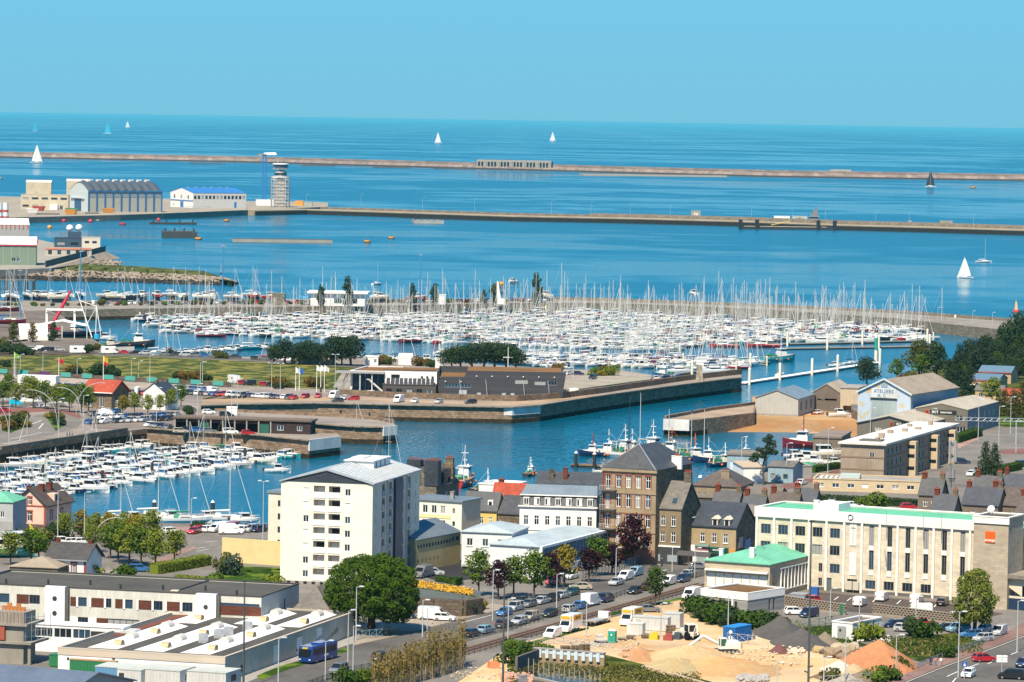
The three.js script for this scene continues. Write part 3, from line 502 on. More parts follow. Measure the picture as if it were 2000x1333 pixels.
{const[o,L]=low('work_barge',1623,1672,347,20,6,null,'purple hulled barge with cream deckhouse against the outer breakwater','barge');mesh('hull',loft([[[0,-1,-12],[0,6,-12],[0,6,0],[0,-1,0]],[[L*0.9,-1,-12],[L,7,-12],[L,7,0],[L*0.9,-1,0]]]),M([0.07,0.05,0.12],0.6),o);mesh('deckhouse',bx(1,L*0.82,6,15,-10,-2),M([0.6,0.55,0.48],0.7,{map:T.weather}),o);mesh('bow_crane',bar([L*0.86,6,-6],[L,10,-6],0.6),MAT.dark,o);}
const jet=[[500,421],[600,419],[700,422],[850,427],[1000,432],[1250,437],[1430,442],[1640,450],[1800,454],[2000,460],[2500,474]];
dyke('inner_jetty',jet,[[1.5,-1],[1.5,4.6],[4,5],[30,5],[34,-1]],M([0.44,0.37,0.27],0.95,{map:T.ground}),'straight inner jetty with a pale roadway and seaward wall','jetty');
dyke('jetty_footing',jet,[[0,-1],[0.4,3.2],[1.6,4],[3,-1]],M([0.045,0.04,0.035],0.9,{map:T.stone}),'dark weed line along the foot of the inner jetty','jetty');
dyke('jetty_wall',jet.slice(1,6).map(([x,y])=>[x,y]),[[24,4.9],[24,7.2],[27,7.2],[27,4.9]],M([0.36,0.3,0.24],0.95,{map:T.stone}),'lower stretch of stone wall on the inner jetty','wall');
dyke('jetty_wall',[[1146,435],[1250,437],[1430,442],[1640,450],[1800,454],[2000,460],[2500,474]],[[22,4.9],[22,8.4],[28,8.4],[28,4.9]],M([0.38,0.32,0.25],0.95,{map:T.stone}),'taller stretch of stone wall on the inner jetty','wall');
for(const[x,y]of[[598,404],[705,403],[825,410],[927,413],[1077,418],[1154,421],[1231,424],[1309,426],[1468,431],[1547,433],[1612,435],[1711,439],[1776,441],[1902,446]])lamp(x,y,13,'tall lamp on the inner jetty roadway',{arm:2,group:'lamps along the inner jetty'});
function hut(x0,x1,y,h,m,label,o={}){return bld({name:o.name||'harbour_hut',cat:o.cat||'hut',label,base:[[x0,y],[x1,y]],ang:o.ang??-2,H:h,D:o.D||6,m,roof:o.roof||'slab',rm:o.rm||m,rh:o.rh||0.3,F:o.F,oh:0.1,lvl:o.lvl,R:o.R});}
hut(1512,1543,433,5,MAT.white,'white hut beside the mooring dolphins on the jetty');hut(1548,1577,433,5,M([0.6,0.58,0.52],0.8,{map:T.weather}),'pale hut with dark windows on the jetty',{F:[[0.3,2,1.6,1.5,'dark',3,0.2]]});
hut(1836,1861,441,4.4,M([0.42,0.36,0.28],0.8,{map:T.weather}),'beige shed alone at the eastern stretch of jetty wall');hut(1774,1781,440,4,M([0.25,0.32,0.38],0.8),'small blue grey kiosk under the jetty wall');hut(1350,1368,424.5,6,M([0.36,0.3,0.24],0.9),'square stone block marked TN on the jetty');
{const b=P(1359,424.8,GL);single('painted_sign',words('TN',2.4).translate(b.x,GL+2,b.z+0.4),MAT.paint,'white letters TN painted on the stone jetty block','sign');}
{const p=P(1590,434,GL),o=thing('loading_tower','grey steel loading tower rising from the jetty wall','tower',[p.x,GL,p.z]);mesh('frame',[box(8,6,5),box(5,5,4,1,6,0),box(1.4,4,1.4,2,11,0),box(1,3,1,-2.5,6,0)],M([0.24,0.24,0.24],0.8,{map:T.weather}),o);mesh('platform',box(10,0.4,7,0,5,0),MAT.steel,o);}
{const[o,L]=low('moored_barge',1436,1636,448,10,3,null,'long black barge with mooring dolphins along the jetty','barge');mesh('hull',bx(L*0.06,L,-0.5,2.6,-9,0),MAT.dark,o);for(const t of[0.04,0.2,0.8,0.96])mesh('dolphin',bx(L*t,L*t+3,0,9,-3,0.5),MAT.black,o);mesh('walkway',bx(L*0.1,L*0.9,2.6,3,-6,-4),M([0.5,0.42,0.3],0.8),o);mesh('yellow_boom',bar([L*0.36,4,-5],[L*0.56,8,-8],0.35),M([0.6,0.45,0.1],0.6),o);}
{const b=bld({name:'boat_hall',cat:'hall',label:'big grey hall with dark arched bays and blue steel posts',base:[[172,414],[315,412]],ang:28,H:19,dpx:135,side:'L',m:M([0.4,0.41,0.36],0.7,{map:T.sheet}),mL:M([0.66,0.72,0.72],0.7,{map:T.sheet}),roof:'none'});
const n=9,bw=b.W/n;for(let i=0;i<n;i++){const s=[];for(let k=0;k<=8;k++){const t=k/8;s.push([[i*bw,19+8*Math.sin(Math.PI*t),-t*b.D],[(i+0.5)*bw,20.6+8.6*Math.sin(Math.PI*t),-t*b.D],[(i+1)*bw,19+8*Math.sin(Math.PI*t),-t*b.D]]);}mesh('roof_bay',loft(s,false,false),M([0.055,0.065,0.08],0.6),b.g);mesh('roof_light',bx((i+0.15)*bw,(i+0.7)*bw,27.6,29.8,-b.D*0.55,-b.D*0.5),MAT.white,b.g);mesh('clerestory',bx(i*bw+1,(i+1)*bw-1,13.5,18,0.02,0.2),M([0.2,0.24,0.27],0.3),b.g);}
for(let i=0;i<=n;i++)mesh('post',bx(i*bw-0.5,i*bw+0.5,0,19.4,0.01,0.9),M([0.02,0.1,0.28],0.6),b.g);
mesh('eaves_beam',bx(0,b.W,18.4,19.6,0.25,1),M([0.03,0.1,0.24],0.6),b.g);
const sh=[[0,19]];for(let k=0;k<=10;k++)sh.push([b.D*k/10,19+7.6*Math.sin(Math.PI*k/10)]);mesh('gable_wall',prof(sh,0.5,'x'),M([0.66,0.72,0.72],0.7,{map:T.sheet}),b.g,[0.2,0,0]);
mesh('hall_door',bx(-0.3,-0.02,0,12,-b.D*0.72,-b.D*0.38),M([0.02,0.08,0.2],0.5),b.g);mesh('door_hood',bx(-1.4,-0.02,12,13,-b.D*0.9,-b.D*0.2),M([0.5,0.56,0.56],0.6),b.g);}
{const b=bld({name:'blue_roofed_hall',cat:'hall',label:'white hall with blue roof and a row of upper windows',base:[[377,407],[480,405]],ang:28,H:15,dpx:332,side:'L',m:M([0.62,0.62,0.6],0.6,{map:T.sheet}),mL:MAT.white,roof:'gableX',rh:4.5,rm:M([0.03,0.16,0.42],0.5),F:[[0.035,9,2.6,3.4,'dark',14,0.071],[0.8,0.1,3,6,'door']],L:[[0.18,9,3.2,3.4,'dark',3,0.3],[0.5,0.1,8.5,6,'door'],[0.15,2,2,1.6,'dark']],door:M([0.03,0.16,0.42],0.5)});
mesh('blue_band',bx(-0.3,-0.05,6.8,7.6,-b.D+0.4,-0.4),M([0.03,0.16,0.42],0.5),b.g);for(let i=0;i<6;i++)mesh('roof_vent',bx(b.W*(0.1+0.15*i),b.W*(0.1+0.15*i)+1.5,19.6,20.6,-b.D/2-1,-b.D/2+1),MAT.grey,b.g);}
const farBeige=M([0.62,0.54,0.4],0.8,{map:T.weather});
{const b=bld({name:'port_office',cat:'building',label:'long low beige port office with two window rows',base:[[40,409],[133,411]],ang:-2,H:14,D:16,m:farBeige,rm:farBeige,F:[[0.1,9.5,6,2,'strip',5,0.2],[0.1,2.5,6,2,'strip',2,0.2],[0.85,0.1,3,4,'door']]});mesh('lean_to',bx(b.W*0.62,b.W*0.78,0,5,0.02,4),MAT.white,b.g);}
bld({name:'tall_store',cat:'building',label:'tall blank beige store behind the low port office',base:[[50,397],[99,398]],ang:4,H:21,D:20,m:farBeige,roof:'gableX',rh:2,rm:MAT.cream});bld({name:'tall_store',cat:'building',label:'blank beige store showing beside the arched hall',base:[[129,399],[174,400]],ang:4,H:23,D:22,m:farBeige,roof:'gableX',rh:2,rm:MAT.cream});
{
const p=P(547,405,GL),o=thing('signal_tower','concrete signal tower wrapped in scaffolding with a glazed cab','tower',[p.x,GL,p.z]);
mesh('shaft',[bx(-6,6,0,30,-6,6),bx(-1.6,3.8,30,38,-4,4)],M([0.5,0.48,0.46],0.9,{map:T.weather}),o);mesh('cab_floor',cyl(8.5,8.5,1.2,0,29.5,0,14),MAT.white,o);
mesh('cab_wall',cyl(6.2,6.2,6,0,30.7,0,12),M([0.55,0.55,0.54],0.7,{map:T.weather}),o);mesh('cab_window',[cyl(6.3,6.3,2.6,0,32,0,12)],MAT.glass,o);mesh('gallery',cyl(7.6,8.4,1.2,0,38,0,14),MAT.white,o);mesh('lookout_glass',cyl(6.6,8,4,0,39.2,0,12),MAT.glassBlue,o);mesh('cab_roof',[cyl(8.4,8.2,1,0,43.2,0,14),cyl(0.2,0.1,5,-3,44,0,5)],MAT.white,o);
const sc=[];for(let i=0;i<=6;i++)for(const q of[0,1]){const t=-9+3*i;sc.push(bar([t,0,q?-9:9],[t,30,q?-9:9],0.15,4),bar([q?-9:9,0,t],[q?-9:9,30,t],0.15,4));}for(let y=2;y<31;y+=3.2)for(const q of[-9,9]){sc.push(bar([-9,y,q],[9,y,q],0.2,4),bar([q,y,-9],[q,y,9],0.2,4));}for(let y=3;y<28;y+=6)sc.push(bar([-9,y,9],[0,y+6,9],0.2,4),bar([9,y,9],[0,y+6,9],0.2,4));mesh('scaffolding',sc,M([0.46,0.45,0.44],0.6),o);
const q=P(515,395,GL),c=thing('tower_crane','blue tower crane with short white jib beside the scaffolded tower','crane',[q.x,GL,q.z],0.1),hm=M([0.03,0.2,0.5],0.5),H=49,tw=[];for(const[x,z]of[[-1.6,-1.6],[1.6,-1.6],[1.6,1.6],[-1.6,1.6]])tw.push(bar([x,0,z],[x,H,z],0.7,4));for(let y=0;y<H;y+=3)for(const s of[-1.6,1.6])tw.push(bar([-1.6,y,s],[1.6,y+3,s],0.3,4),bar([s,y,-1.6],[s,y+3,1.6],0.3,4));mesh('mast',tw,hm,c);
mesh('jib',[bx(-1,13,H+1.4,H+3,-1,1),bar([0,H+3,0],[12,H+3.6,0],0.6)],MAT.white,c);mesh('cab',bx(-2,2,H-0.4,H+2,-1.5,1.5),MAT.dark,c);mesh('counterweight',bx(-6.5,-2,H,H+2.4,-1.2,1.2),MAT.concrete,c);
}
hut(500,540,402,6,MAT.white,'white site huts at the foot of the blue crane',{ang:8,D:8});hut(576,592,402,5,M([0.6,0.28,0.03],0.6),'orange container at the foot of the jetty');hut(595,610,403,4,M([0.3,0.33,0.32],0.7),'grey container beside the orange one on the quay');
for(const[x0,x1,y,lab]of[[69,114,432,'dark dock gate opening under the white skip'],[165,191,430,'dark dock gate opening below the arched hall']]){const a=P(x0,y-2,0),b=P(x1,y-2,0),d=b.clone().sub(a),o=thing('dock_gate',lab,'dock gate',[a.x,0,a.z],-Math.atan2(d.z,d.x)),L=d.length();mesh('gate_leaf',bx(0,L,-1,5.6,0,1.6),MAT.dark,o);mesh('walkway',bx(0,L,5.6,5.9,-0.4,2),MAT.concreteDark,o);}
const SK={red:M([0.42,0.05,0.03],0.6),green:M([0.02,0.25,0.1],0.6),orange:M([0.6,0.25,0.03],0.6),white:MAT.white};
for(const[x,y,c]of[[62,417,'white'],[75,412,'red'],[134,410,'red'],[139,416,'green'],[138,419,'orange'],[213,413,'green'],[211,416,'orange'],[456,407,'orange']]){const o=thing('waste_skip',`${c} waste skip standing on the naval quay`+(x===456?' by the blue roofed hall':x>200?' below the arched hall side':x>100?' at the arched hall door':''),'skip',P(x,y),rr(-0.3,0.3));mesh('tub',[taper(2,-2,4,4,0.2,3,-3,5.5,5.5,4)],SK[c],o);mesh('rim',bx(-5.6,5.6,3.9,4.3,-3.1,3.1),SK[c],o);}
{const a=P(0,429,0),b=P(300,424,0);const n=17;for(let i=0;i<n;i++){const p=P(190+i*6.8,432-i*0.3,0),o=thing('quay_fender','dark log fender floating below the naval quay','fender',[p.x,0,p.z],rr(-0.2,0.2),'log fenders below the naval quay');mesh('log',new THREE.CylinderGeometry(0.7,0.7,3,7).rotateZ(1.57).translate(0,0.6,0),i%2?MAT.dark:MAT.concrete,o);mesh('chain',bar([1.5,0.7,0],[4,0.5,0],0.2,4),MAT.dark,o);}}
{const g=[];for(let i=0;i<260;i++){const t=rnd(),x=196+t*420,p=P(x,421-t*12+rr(-0.5,2.2),rr(0,3));g.push(new THREE.IcosahedronGeometry(rr(0.9,2),0).scale(1.3,0.8,1).rotateY(rr(0,6)).translate(p.x,p.y,p.z));}const o=single('quay_rocks',g,M([0.07,0.062,0.05],0.95),'dark rocks piled along the foot of the naval quay','rocks');o.userData.kind='stuff';}
for(let i=0;i<2;i++){const a=P(315+i*120,409.5-i*3,GL),b=P(435+i*90,406.5-i*3,GL),d=b.clone().sub(a),L=d.length(),o=thing('quay_fence',i?'pale mesh fence in front of the blue roofed hall end':'pale mesh fence between the two naval halls','fence',a,-Math.atan2(d.z,d.x));mesh('rail',[bx(0,L,1.9,2.05,0,0.08),bx(0,L,0.4,0.5,0,0.08)],MAT.steel,o);for(let k=0;k<=18;k++)mesh('post',bx(L*k/18-0.1,L*k/18+0.1,0,2.2,-0.06,0.14),MAT.steel,o);}
function buoy(px,py,r,c,label,kind){const o=thing('mooring_buoy',label,'buoy',P(px,py,0));if(kind==='ball'){mesh('float',new THREE.SphereGeometry(r,12,9).translate(0,r*0.55,0),c,o);mesh('ring',new THREE.TorusGeometry(r*0.25,r*0.08,5,10).translate(0,r*1.6,0),MAT.dark,o);}else{mesh('float',[cyl(r,r,r*0.75,0,-0.2,0,14),cyl(r*0.9,r*0.5,r*0.2,0,r*0.55,0,14)],c,o);mesh('fender_band',cyl(r*1.04,r*1.04,r*0.25,0,0.1,0,14),MAT.dark,o);mesh('eye',box(r*0.5,r*0.3,r*0.2,0,r*0.7,0),MAT.dark,o);}}
const bo=M([0.62,0.27,0.03],0.6),br=M([0.5,0.03,0.05],0.6);
buoy(176,435,2,br,'red ball buoy at the foot of the arched hall quay','ball');buoy(309,432,1.8,br,'red ball buoy by the thin dark pontoon','ball');buoy(124,434,1.8,br,'small red buoy in the dock entrance','ball');buoy(239,440,2.8,br,'flat red mooring buoy in front of the arched hall');buoy(96,447,2,bo,'orange ball buoy near the striped shed','ball');buoy(387,469,2.8,bo,'orange mooring buoy beside the black caisson');buoy(442,433,2.6,bo,'orange mooring buoy below the blue roofed hall');buoy(717,474,2.6,bo,'orange mooring buoy nearer the marina of two');buoy(764,467,2.5,bo,'orange mooring buoy farther from the marina of two');buoy(1901,368,4,bo,'orange buoy east of the black sailed yacht');buoy(979,557,1.3,bo,'small yellow ball buoy behind the marina masts','ball');
{const o=thing('channel_mark','orange and white beacon buoy outside the marina breakwater','buoy',P(1985,609,0));mesh('float',cyl(1.9,1.6,1.2,0,-0.2,0,12),br,o);mesh('tower',[taper(0.8,-0.8,0.8,0.8,1,0.5,-0.5,0.5,0.5,4.4)],M([0.6,0.4,0.2],0.6),o);mesh('top_mark',[cyl(0.5,0.5,1,0,4.4,0,8),cyl(0.07,0.07,1,0,5.4,0,5)],M([0.6,0.5,0.12],0.6),o);}
function sailing(px,py,L,sailC,label,heading,two=true,hc='white',mastH=1.35){
const[h,d]=hullG(L,L*0.28,L*0.09,0.7,0.3),MH=L*mastH,o=thing('sailing_yacht',label,'sailing yacht',P(px,py,0),-heading*DEG);
mesh('hull',h,BM[hc],o);mesh('deck',d,BM.deck,o);mesh('mast',cyl(L*0.011,L*0.007,MH,0,L*0.09,-L*0.08,6),BM.alu,o);
mesh('cabin',taper(L*0.12,-L*0.25,L*0.08,L*0.04,L*0.09,L*0.1,-L*0.2,L*0.07,L*0.035,L*0.14),BM.white,o);
const curve=(pts,bulge)=>{const n=8,secs=[];for(let i=0;i<=n;i++){const t=i/n,[a,b]=pts(t),row=[];for(let k=0;k<=4;k++){const u=k/4,s=Math.sin(Math.PI*u)*bulge*(1-t*0.6);row.push([s,a[0]+(b[0]-a[0])*u,a[1]+(b[1]-a[1])*u]);}secs.push(row);}return loft(secs,false,false);};
if(sailC){
mesh('mainsail',curve(t=>[[L*0.16+t*(MH-L*0.1),-L*0.08],[L*0.16+t*(MH-L*0.1),-L*0.08+L*0.42*Math.pow(1-t,0.8)]],L*0.04),sailC,o);
if(two)mesh('jib',curve(t=>[[L*0.12+t*MH*0.9,-L*0.48+t*L*0.38],[L*0.2+t*MH*0.86,-L*0.48+t*L*0.38+L*0.46*Math.pow(1-t,0.9)]],L*0.06),sailC,o);
}else mesh('furled_sail',bar([0,L*0.2,-L*0.08],[0,L*0.19,L*0.32],L*0.018),BM.white,o);
return o;
}
const cy=M([0.02,0.42,0.62],0.8),spin=M([0.74,0.78,0.78],0.8);
sailing(68,257,36,cy,'yacht with turquoise sail, the one nearest the picture edge',60);sailing(209,262,38,cy,'yacht with turquoise sail near the white spinnaker',80);sailing(248,250,36,spin,'yacht with pale rounded spinnaker far out at sea',75);sailing(70,319,25,BM.sail,'yacht with tall white sails inside the outer breakwater',75);sailing(856,280,32,BM.sail,'white sailed yacht far out above the ruined fort',-70);sailing(1080,276,33,BM.sail,'distant white yacht with dark leech beyond the fort',-75);sailing(1819,366,19,BM.black,'yacht with black sails and white hull by the outer breakwater',-65);sailing(1886,544,10.5,BM.sail,'white sailed yacht passing the marina entrance',-82,true,'white',1.25);sailing(1922,513,12,null,'white yacht with bare mast motoring beyond the sailing one',82,true,'white',1.35);sailing(736,556,9,null,'small cruiser with bare mast leaving behind the marina',35,true,'white',1.3);
{const o=dup(motorBoat(2,'white','x'),P(1354,576,0),0.3,'white and pink motor boat under way behind the marina masts');o.name=numbered('motor_boat');o.userData.category='boat';const q=dup(motorBoat(2,'white','x'),P(1001,553,0),2.6,'white motor boat heading out beyond the yellow buoy');q.name=numbered('motor_boat');q.userData.category='boat';const w=dup(motorBoat(2,'white','x'),P(1277,276,0),1.2,'tiny white boat alone far out at sea');w.name=numbered('motor_boat');w.userData.category='boat';const z=dup(motorBoat(2,'navy','x'),P(1,350,0),1.2,'dark boat at the picture edge inside the roadstead');z.name=numbered('motor_boat');z.userData.category='boat';}
// ---------- western port: sheds and rock armour ----------
{const b=bld({name:'port_shed',cat:'shed',label:'green glass shed with white roof edged in red',base:[[-60,517],[70,517]],ang:6,fr:false,H:12,D:30,m:M([0.22,0.3,0.23],0.5,{map:T.sheet}),mR:M([0.03,0.07,0.09],0.5,{map:T.sheet}),roof:'gableX',rh:4.5,rm:M([0.72,0.7,0.67],0.6,{map:T.weather}),F:[[0.66,2.3,2.4,2.2,'pair',2,0.075]]});
mesh('red_edge',[bx(-0.4,b.W+0.35,11.5,12.2,0.3,0.55),prof([[0.1,12.1],[b.D/2,16.6],[b.D,12.1],[b.D,12.9],[b.D/2,17.4],[0.1,12.9]],0.3,'x').translate(b.W+0.26,0,0)],M([0.45,0.02,0.06],0.6),b.g);mesh('door_panel',bx(b.W+0.01,b.W+0.1,0,4.5,-20,-9),MAT.dark,b.g);for(let i=0;i<8;i++)mesh('wall_post',bx(b.W*i/8,b.W*i/8+0.3,0.1,11,0.02,0.2),M([0.3,0.38,0.32],0.5),b.g);}
{const b=bld({name:'striped_shed',cat:'shed',label:'white roofed shed with red striped eaves behind the green shed',base:[[-60,472],[56,472]],ang:10,H:12,D:30,m:MAT.grey,roof:'gableX',rh:4,rm:MAT.white});for(let i=0;i<16;i++)mesh('red_stripe',bx(b.W-1.5-i*3,b.W-0.8-i*3,9.5,12.6,0.3,0.5),M([0.5,0.12,0.08],0.6),b.g);}
{const p=P(-10,425,GL);for(const[x,lab]of[[-2,'red and white striped silo tank at the picture edge'],[10,'red and white striped silo tank second from the picture edge']]){const q=P(x,437,0),o=thing('striped_tank',lab,'tank',[q.x,3,q.z]);mesh('drum',[cyl(2.6,2.2,15,0,0,0,14)],MAT.white,o);mesh('red_band',[cyl(2.7,2.66,3,0,0.4,0,14),cyl(2.5,2.45,2,0,7,0,14)],M([0.5,0.06,0.05],0.6),o);}}
{const b=bld({name:'navigation_station',cat:'building',label:'dark blue station with two white radar domes by the rocks',base:[[105,492],[158,491]],ang:5,H:9,D:14,m:M([0.03,0.06,0.1],0.6),rm:MAT.felt,F:[[0.25,4.4,5,2,'strip',2,0.5]]});mesh('upper_storey',bx(b.W*0.5,b.W*0.98,9,13,-12,-1),M([0.03,0.06,0.1],0.6),b.g);mesh('radar_dome',[new THREE.SphereGeometry(2.3,14,10).translate(b.W*0.56,15.5,-6)],MAT.white,b.g);mesh('radar_dome',[new THREE.SphereGeometry(2.3,14,10).translate(b.W*0.9,15.8,-6)],MAT.white,b.g);}
bld({name:'low_annex',cat:'building',label:'pale annex with terraces beside the dark blue station',base:[[158,489],[195,485]],ang:14,H:8.5,D:12,m:M([0.6,0.55,0.46],0.8),F:[[0.3,4.6,3,1.6,'strip',2,0.4]]});{const b=bld({name:'low_annex',cat:'building',label:'low annex with salmon fascia in front of the dark blue station',base:[[88,500],[178,497]],ang:5,H:5,D:12,m:M([0.42,0.4,0.34],0.8),rm:M([0.5,0.48,0.44],0.8),F:[[0.1,1,2.4,2.6,'dark',5,0.2]]});mesh('fascia',bx(0,b.W,4.2,5.3,0.16,0.4),M([0.55,0.2,0.13],0.7),b.g);}
wallAlong('yard_wall',[[88,522],[205,491]],GL,GL+3.6,0.5,M([0.1,0.12,0.11],0.9,{map:T.weather}),'dark green retaining wall above the rock slope','wall');
function rocks(name,fn,n,r0,r1,m,label){const g=[],v=[];for(let i=0;i<6;i++){const q=new THREE.IcosahedronGeometry(1,0),p=q.attributes.position,k=new Map();for(let j=0;j<p.count;j++){const key=[p.getX(j).toFixed(2),p.getY(j).toFixed(2),p.getZ(j).toFixed(2)].join();if(!k.has(key))k.set(key,rr(0.7,1.25));const s=k.get(key);p.setXYZ(j,p.getX(j)*s*1.2,p.getY(j)*s*0.75,p.getZ(j)*s);}q.computeVertexNormals();v.push(q);}for(let i=0;i<n;i++){const p=fn(),s=rr(r0,r1);g.push(pick(v).clone().scale(s,s,s).rotateY(rr(0,6.28)).translate(p.x,p.y,p.z));}const o=single(name,g,m,label,'rocks');o.userData.kind='stuff';return o;}
const rockM=M([0.42,0.34,0.26],0.95,{map:T.ground}),rockD=M([0.06,0.052,0.042],0.9,{map:T.ground});
{const top=line([[-60,527],[60,527],[140,529],[260,533],[360,537],[430,542],[452,548]],3.2),foot=line([[-60,546],[60,548],[140,551],[260,553],[360,556],[430,557],[466,553]],0),lerpP=(L,t)=>{const q=t*(L.length-1),i=Math.min(L.length-2,Math.floor(q));return L[i].clone().lerp(L[i+1],q-i);};
struct('spit_ground',poly([...top,...line([[400,530],[260,520],[130,515],[60,511],[-60,511]],3.2)],-2,3.2),M([0.15,0.15,0.045],1,{map:T.grass}));
struct('spit_bank',loft([0,0.25,0.5,0.75,1].map(t=>[lerpP(top,t),lerpP(foot,t)].map(p=>[p.x,p.y-0.5,p.z])),false,false),rockD);
rocks('rock_armour',()=>{const t=rnd(),k=Math.pow(rnd(),1.1)*0.62,a=lerpP(top,t),b=lerpP(foot,t);return a.lerp(b,k);},1100,0.5,1.1,rockM,'pale rock armour on the slope of the grassy spit');rocks('rock_armour',()=>{const t=rnd(),k=rr(0.6,1),a=lerpP(top,t),b=lerpP(foot,t);return a.lerp(b,k);},520,0.5,1.2,rockD,'dark wet rocks at the waterline of the grassy spit');
rocks('rock_armour',()=>{const a=P(120+rnd()*92,517-rnd()*22,4.6*rnd());const b=P(130+rnd()*106,519-rnd()*8,0.5);return rnd()<0.75?P(130+100*rnd()*0.98,0,0)&&a.lerp(b,rnd()):b;},520,0.5,1.2,rockM,'pale rock slope below the dark retaining wall');
struct('slope_bank',loft([line([[100,524],[205,492]],5),line([[120,524],[238,505]],-0.5)].map(l=>l.map(p=>[p.x,p.y,p.z])),false,false),rockM);
const p=P(431,543,3.2),o=thing('beacon_mast','slim lattice beacon mast on the tip of the grassy spit','mast',[p.x,3.2,p.z]);mesh('pole',[cyl(0.25,0.12,8,0,0,0,6)],MAT.pole,o);mesh('lantern',[cyl(0.5,0.5,1,0,2,0,8),bx(-1.6,1.6,5,5.2,-0.1,0.1)],MAT.dark,o);for(let i=0;i<9;i++)tree(120+i*28,523+i*1.3,'bush','olive',rr(0.6,1.1),'low olive scrub growing on the grassy spit','scrub along the grassy spit',0.8,3.2);}
{const b=P(0,560,0),q=P(62,557,0),o=thing('timber_jetty','dark timber jetty standing in the water below the spit','jetty',[P(-20,566,0).x,0,P(-20,566,0).z]);const L=24;mesh('deck',bx(0,L,5,5.5,-10,0),MAT.concreteDark,o);for(let i=0;i<7;i++)mesh('pile',bx(i*3.8,i*3.8+1.6,-1,5,-1,0),MAT.dark,o);}
// ---------- marina ----------
const dirOf=h=>V(Math.sin(h*DEG),0,-Math.cos(h*DEG));
const ROWS=[[603,960,1400],[611.5,800,1835],[620,560,1700],[629,300,1825],[638.5,275,1640],[648,275,1500],[658,290,1375],[669,330,1330],[690,860,1500],[702,1010,1440]];
const sails=[],motors=[];
{
const pm=M([0.42,0.4,0.36],0.9,{map:T.boards}),pile=M([0.72,0.66,0.5],0.7),ux=V(Math.cos(24*DEG),0,Math.sin(24*DEG)),nz=V(Math.sin(24*DEG),0,-Math.cos(24*DEG));
ROWS.forEach(([y0,xa,xb],r)=>{
const yy=x=>y0+(x-850)*0.038,A=P(xa,yy(xa),0),B=P(xb,yy(xb),0),d=B.clone().sub(A),L=d.length(),u=d.clone().normalize(),n=V(u.z,0,-u.x);if(n.z>0)n.negate();
const o=thing('pontoon',`long marina pontoon, row ${['farthest by the breakwater','second from the breakwater','third from the breakwater','fourth from the breakwater','fifth from the breakwater','sixth from the breakwater','seventh from the breakwater','just beyond the open water lane','just inside the open water lane','closest to the stone pier'][r]}`,'pontoon',[A.x,0,A.z],-Math.atan2(d.z,d.x),'marina pontoons');
mesh('deck',bx(0,L,0.25,0.6,-1.1,1.1),pm,o);const np=Math.round(L/32);for(let k=0;k<=np;k++)mesh('pile',[cyl(0.33,0.33,4.6,L*k/np,-1,1.3,8),cyl(0.33,0.05,0.4,L*k/np,3.6,1.3,8)],pile,o);
for(const side of[-1,1])for(let t=2;t<L-2;t+=rr(4,5.2)){
if(rnd()<0.06){t+=rr(1,6);continue;}
const x=xa+(xb-xa)*t/L,sail=rnd()<(x<620?0.3:x<900?0.42:x<1350?0.56:0.75),sz=sail?(rnd()<(x>1350?0.08:0.3)?0:rnd()<(x>1350?0.4:0.75)?1:2):(rnd()<0.3?0:rnd()<0.75?1:2),len=sail?[8,10.2,13][sz]:[5.6,7.2,10][sz],sc=rr(0.9,1.24);
const p=A.clone().addScaledVector(u,t).addScaledVector(n,side*(len*sc/2+1.6));(sail?sails:motors).push({p,sz,sc,turn:Math.atan2(-n.x*side,-n.z*side)-0.62+(rnd()<0.25?Math.PI:0)+rr(-0.05,0.05),d:p.length(),x,r});
}
});
for(const[a,b]of[[[305,694],[525,681]],[[535,700],[890,708]],[[890,700],[1110,722]]]){const A=P(...a,0),B=P(...b,0),L=A.distanceTo(B);for(let t=0;t<L;t+=rr(4,5.2)){const p=A.clone().lerp(B,t/L),sail=rnd()<0.35,sz=rnd()<0.5?1:sail?2:0;(sail?sails:motors).push({p,sz,sc:rr(0.9,1.15),turn:rr(0,6.28),d:p.length(),x:400,r:9});}}
}
const HC=['white','white','white','grey','navy','cream','red','white','teal','white','dark','white','navy','burgundy'],CC=['blue','navy','white','burgundy','sail','green','blue','white','sail','white'];
const hcWord={grey:'grey',dark:'black',burgundy:'dark red',white:'white',navy:'navy blue',cream:'cream',red:'red',teal:'teal'},ccWord={blue:'blue',navy:'dark blue',white:'white',burgundy:'burgundy',sail:'off-white',green:'green',black:'black'};
const rowWord=r=>r<=2?'near the breakwater':r<=5?'amid the marina rows':r<=7?'along the open water lane':'on the inner pontoons';
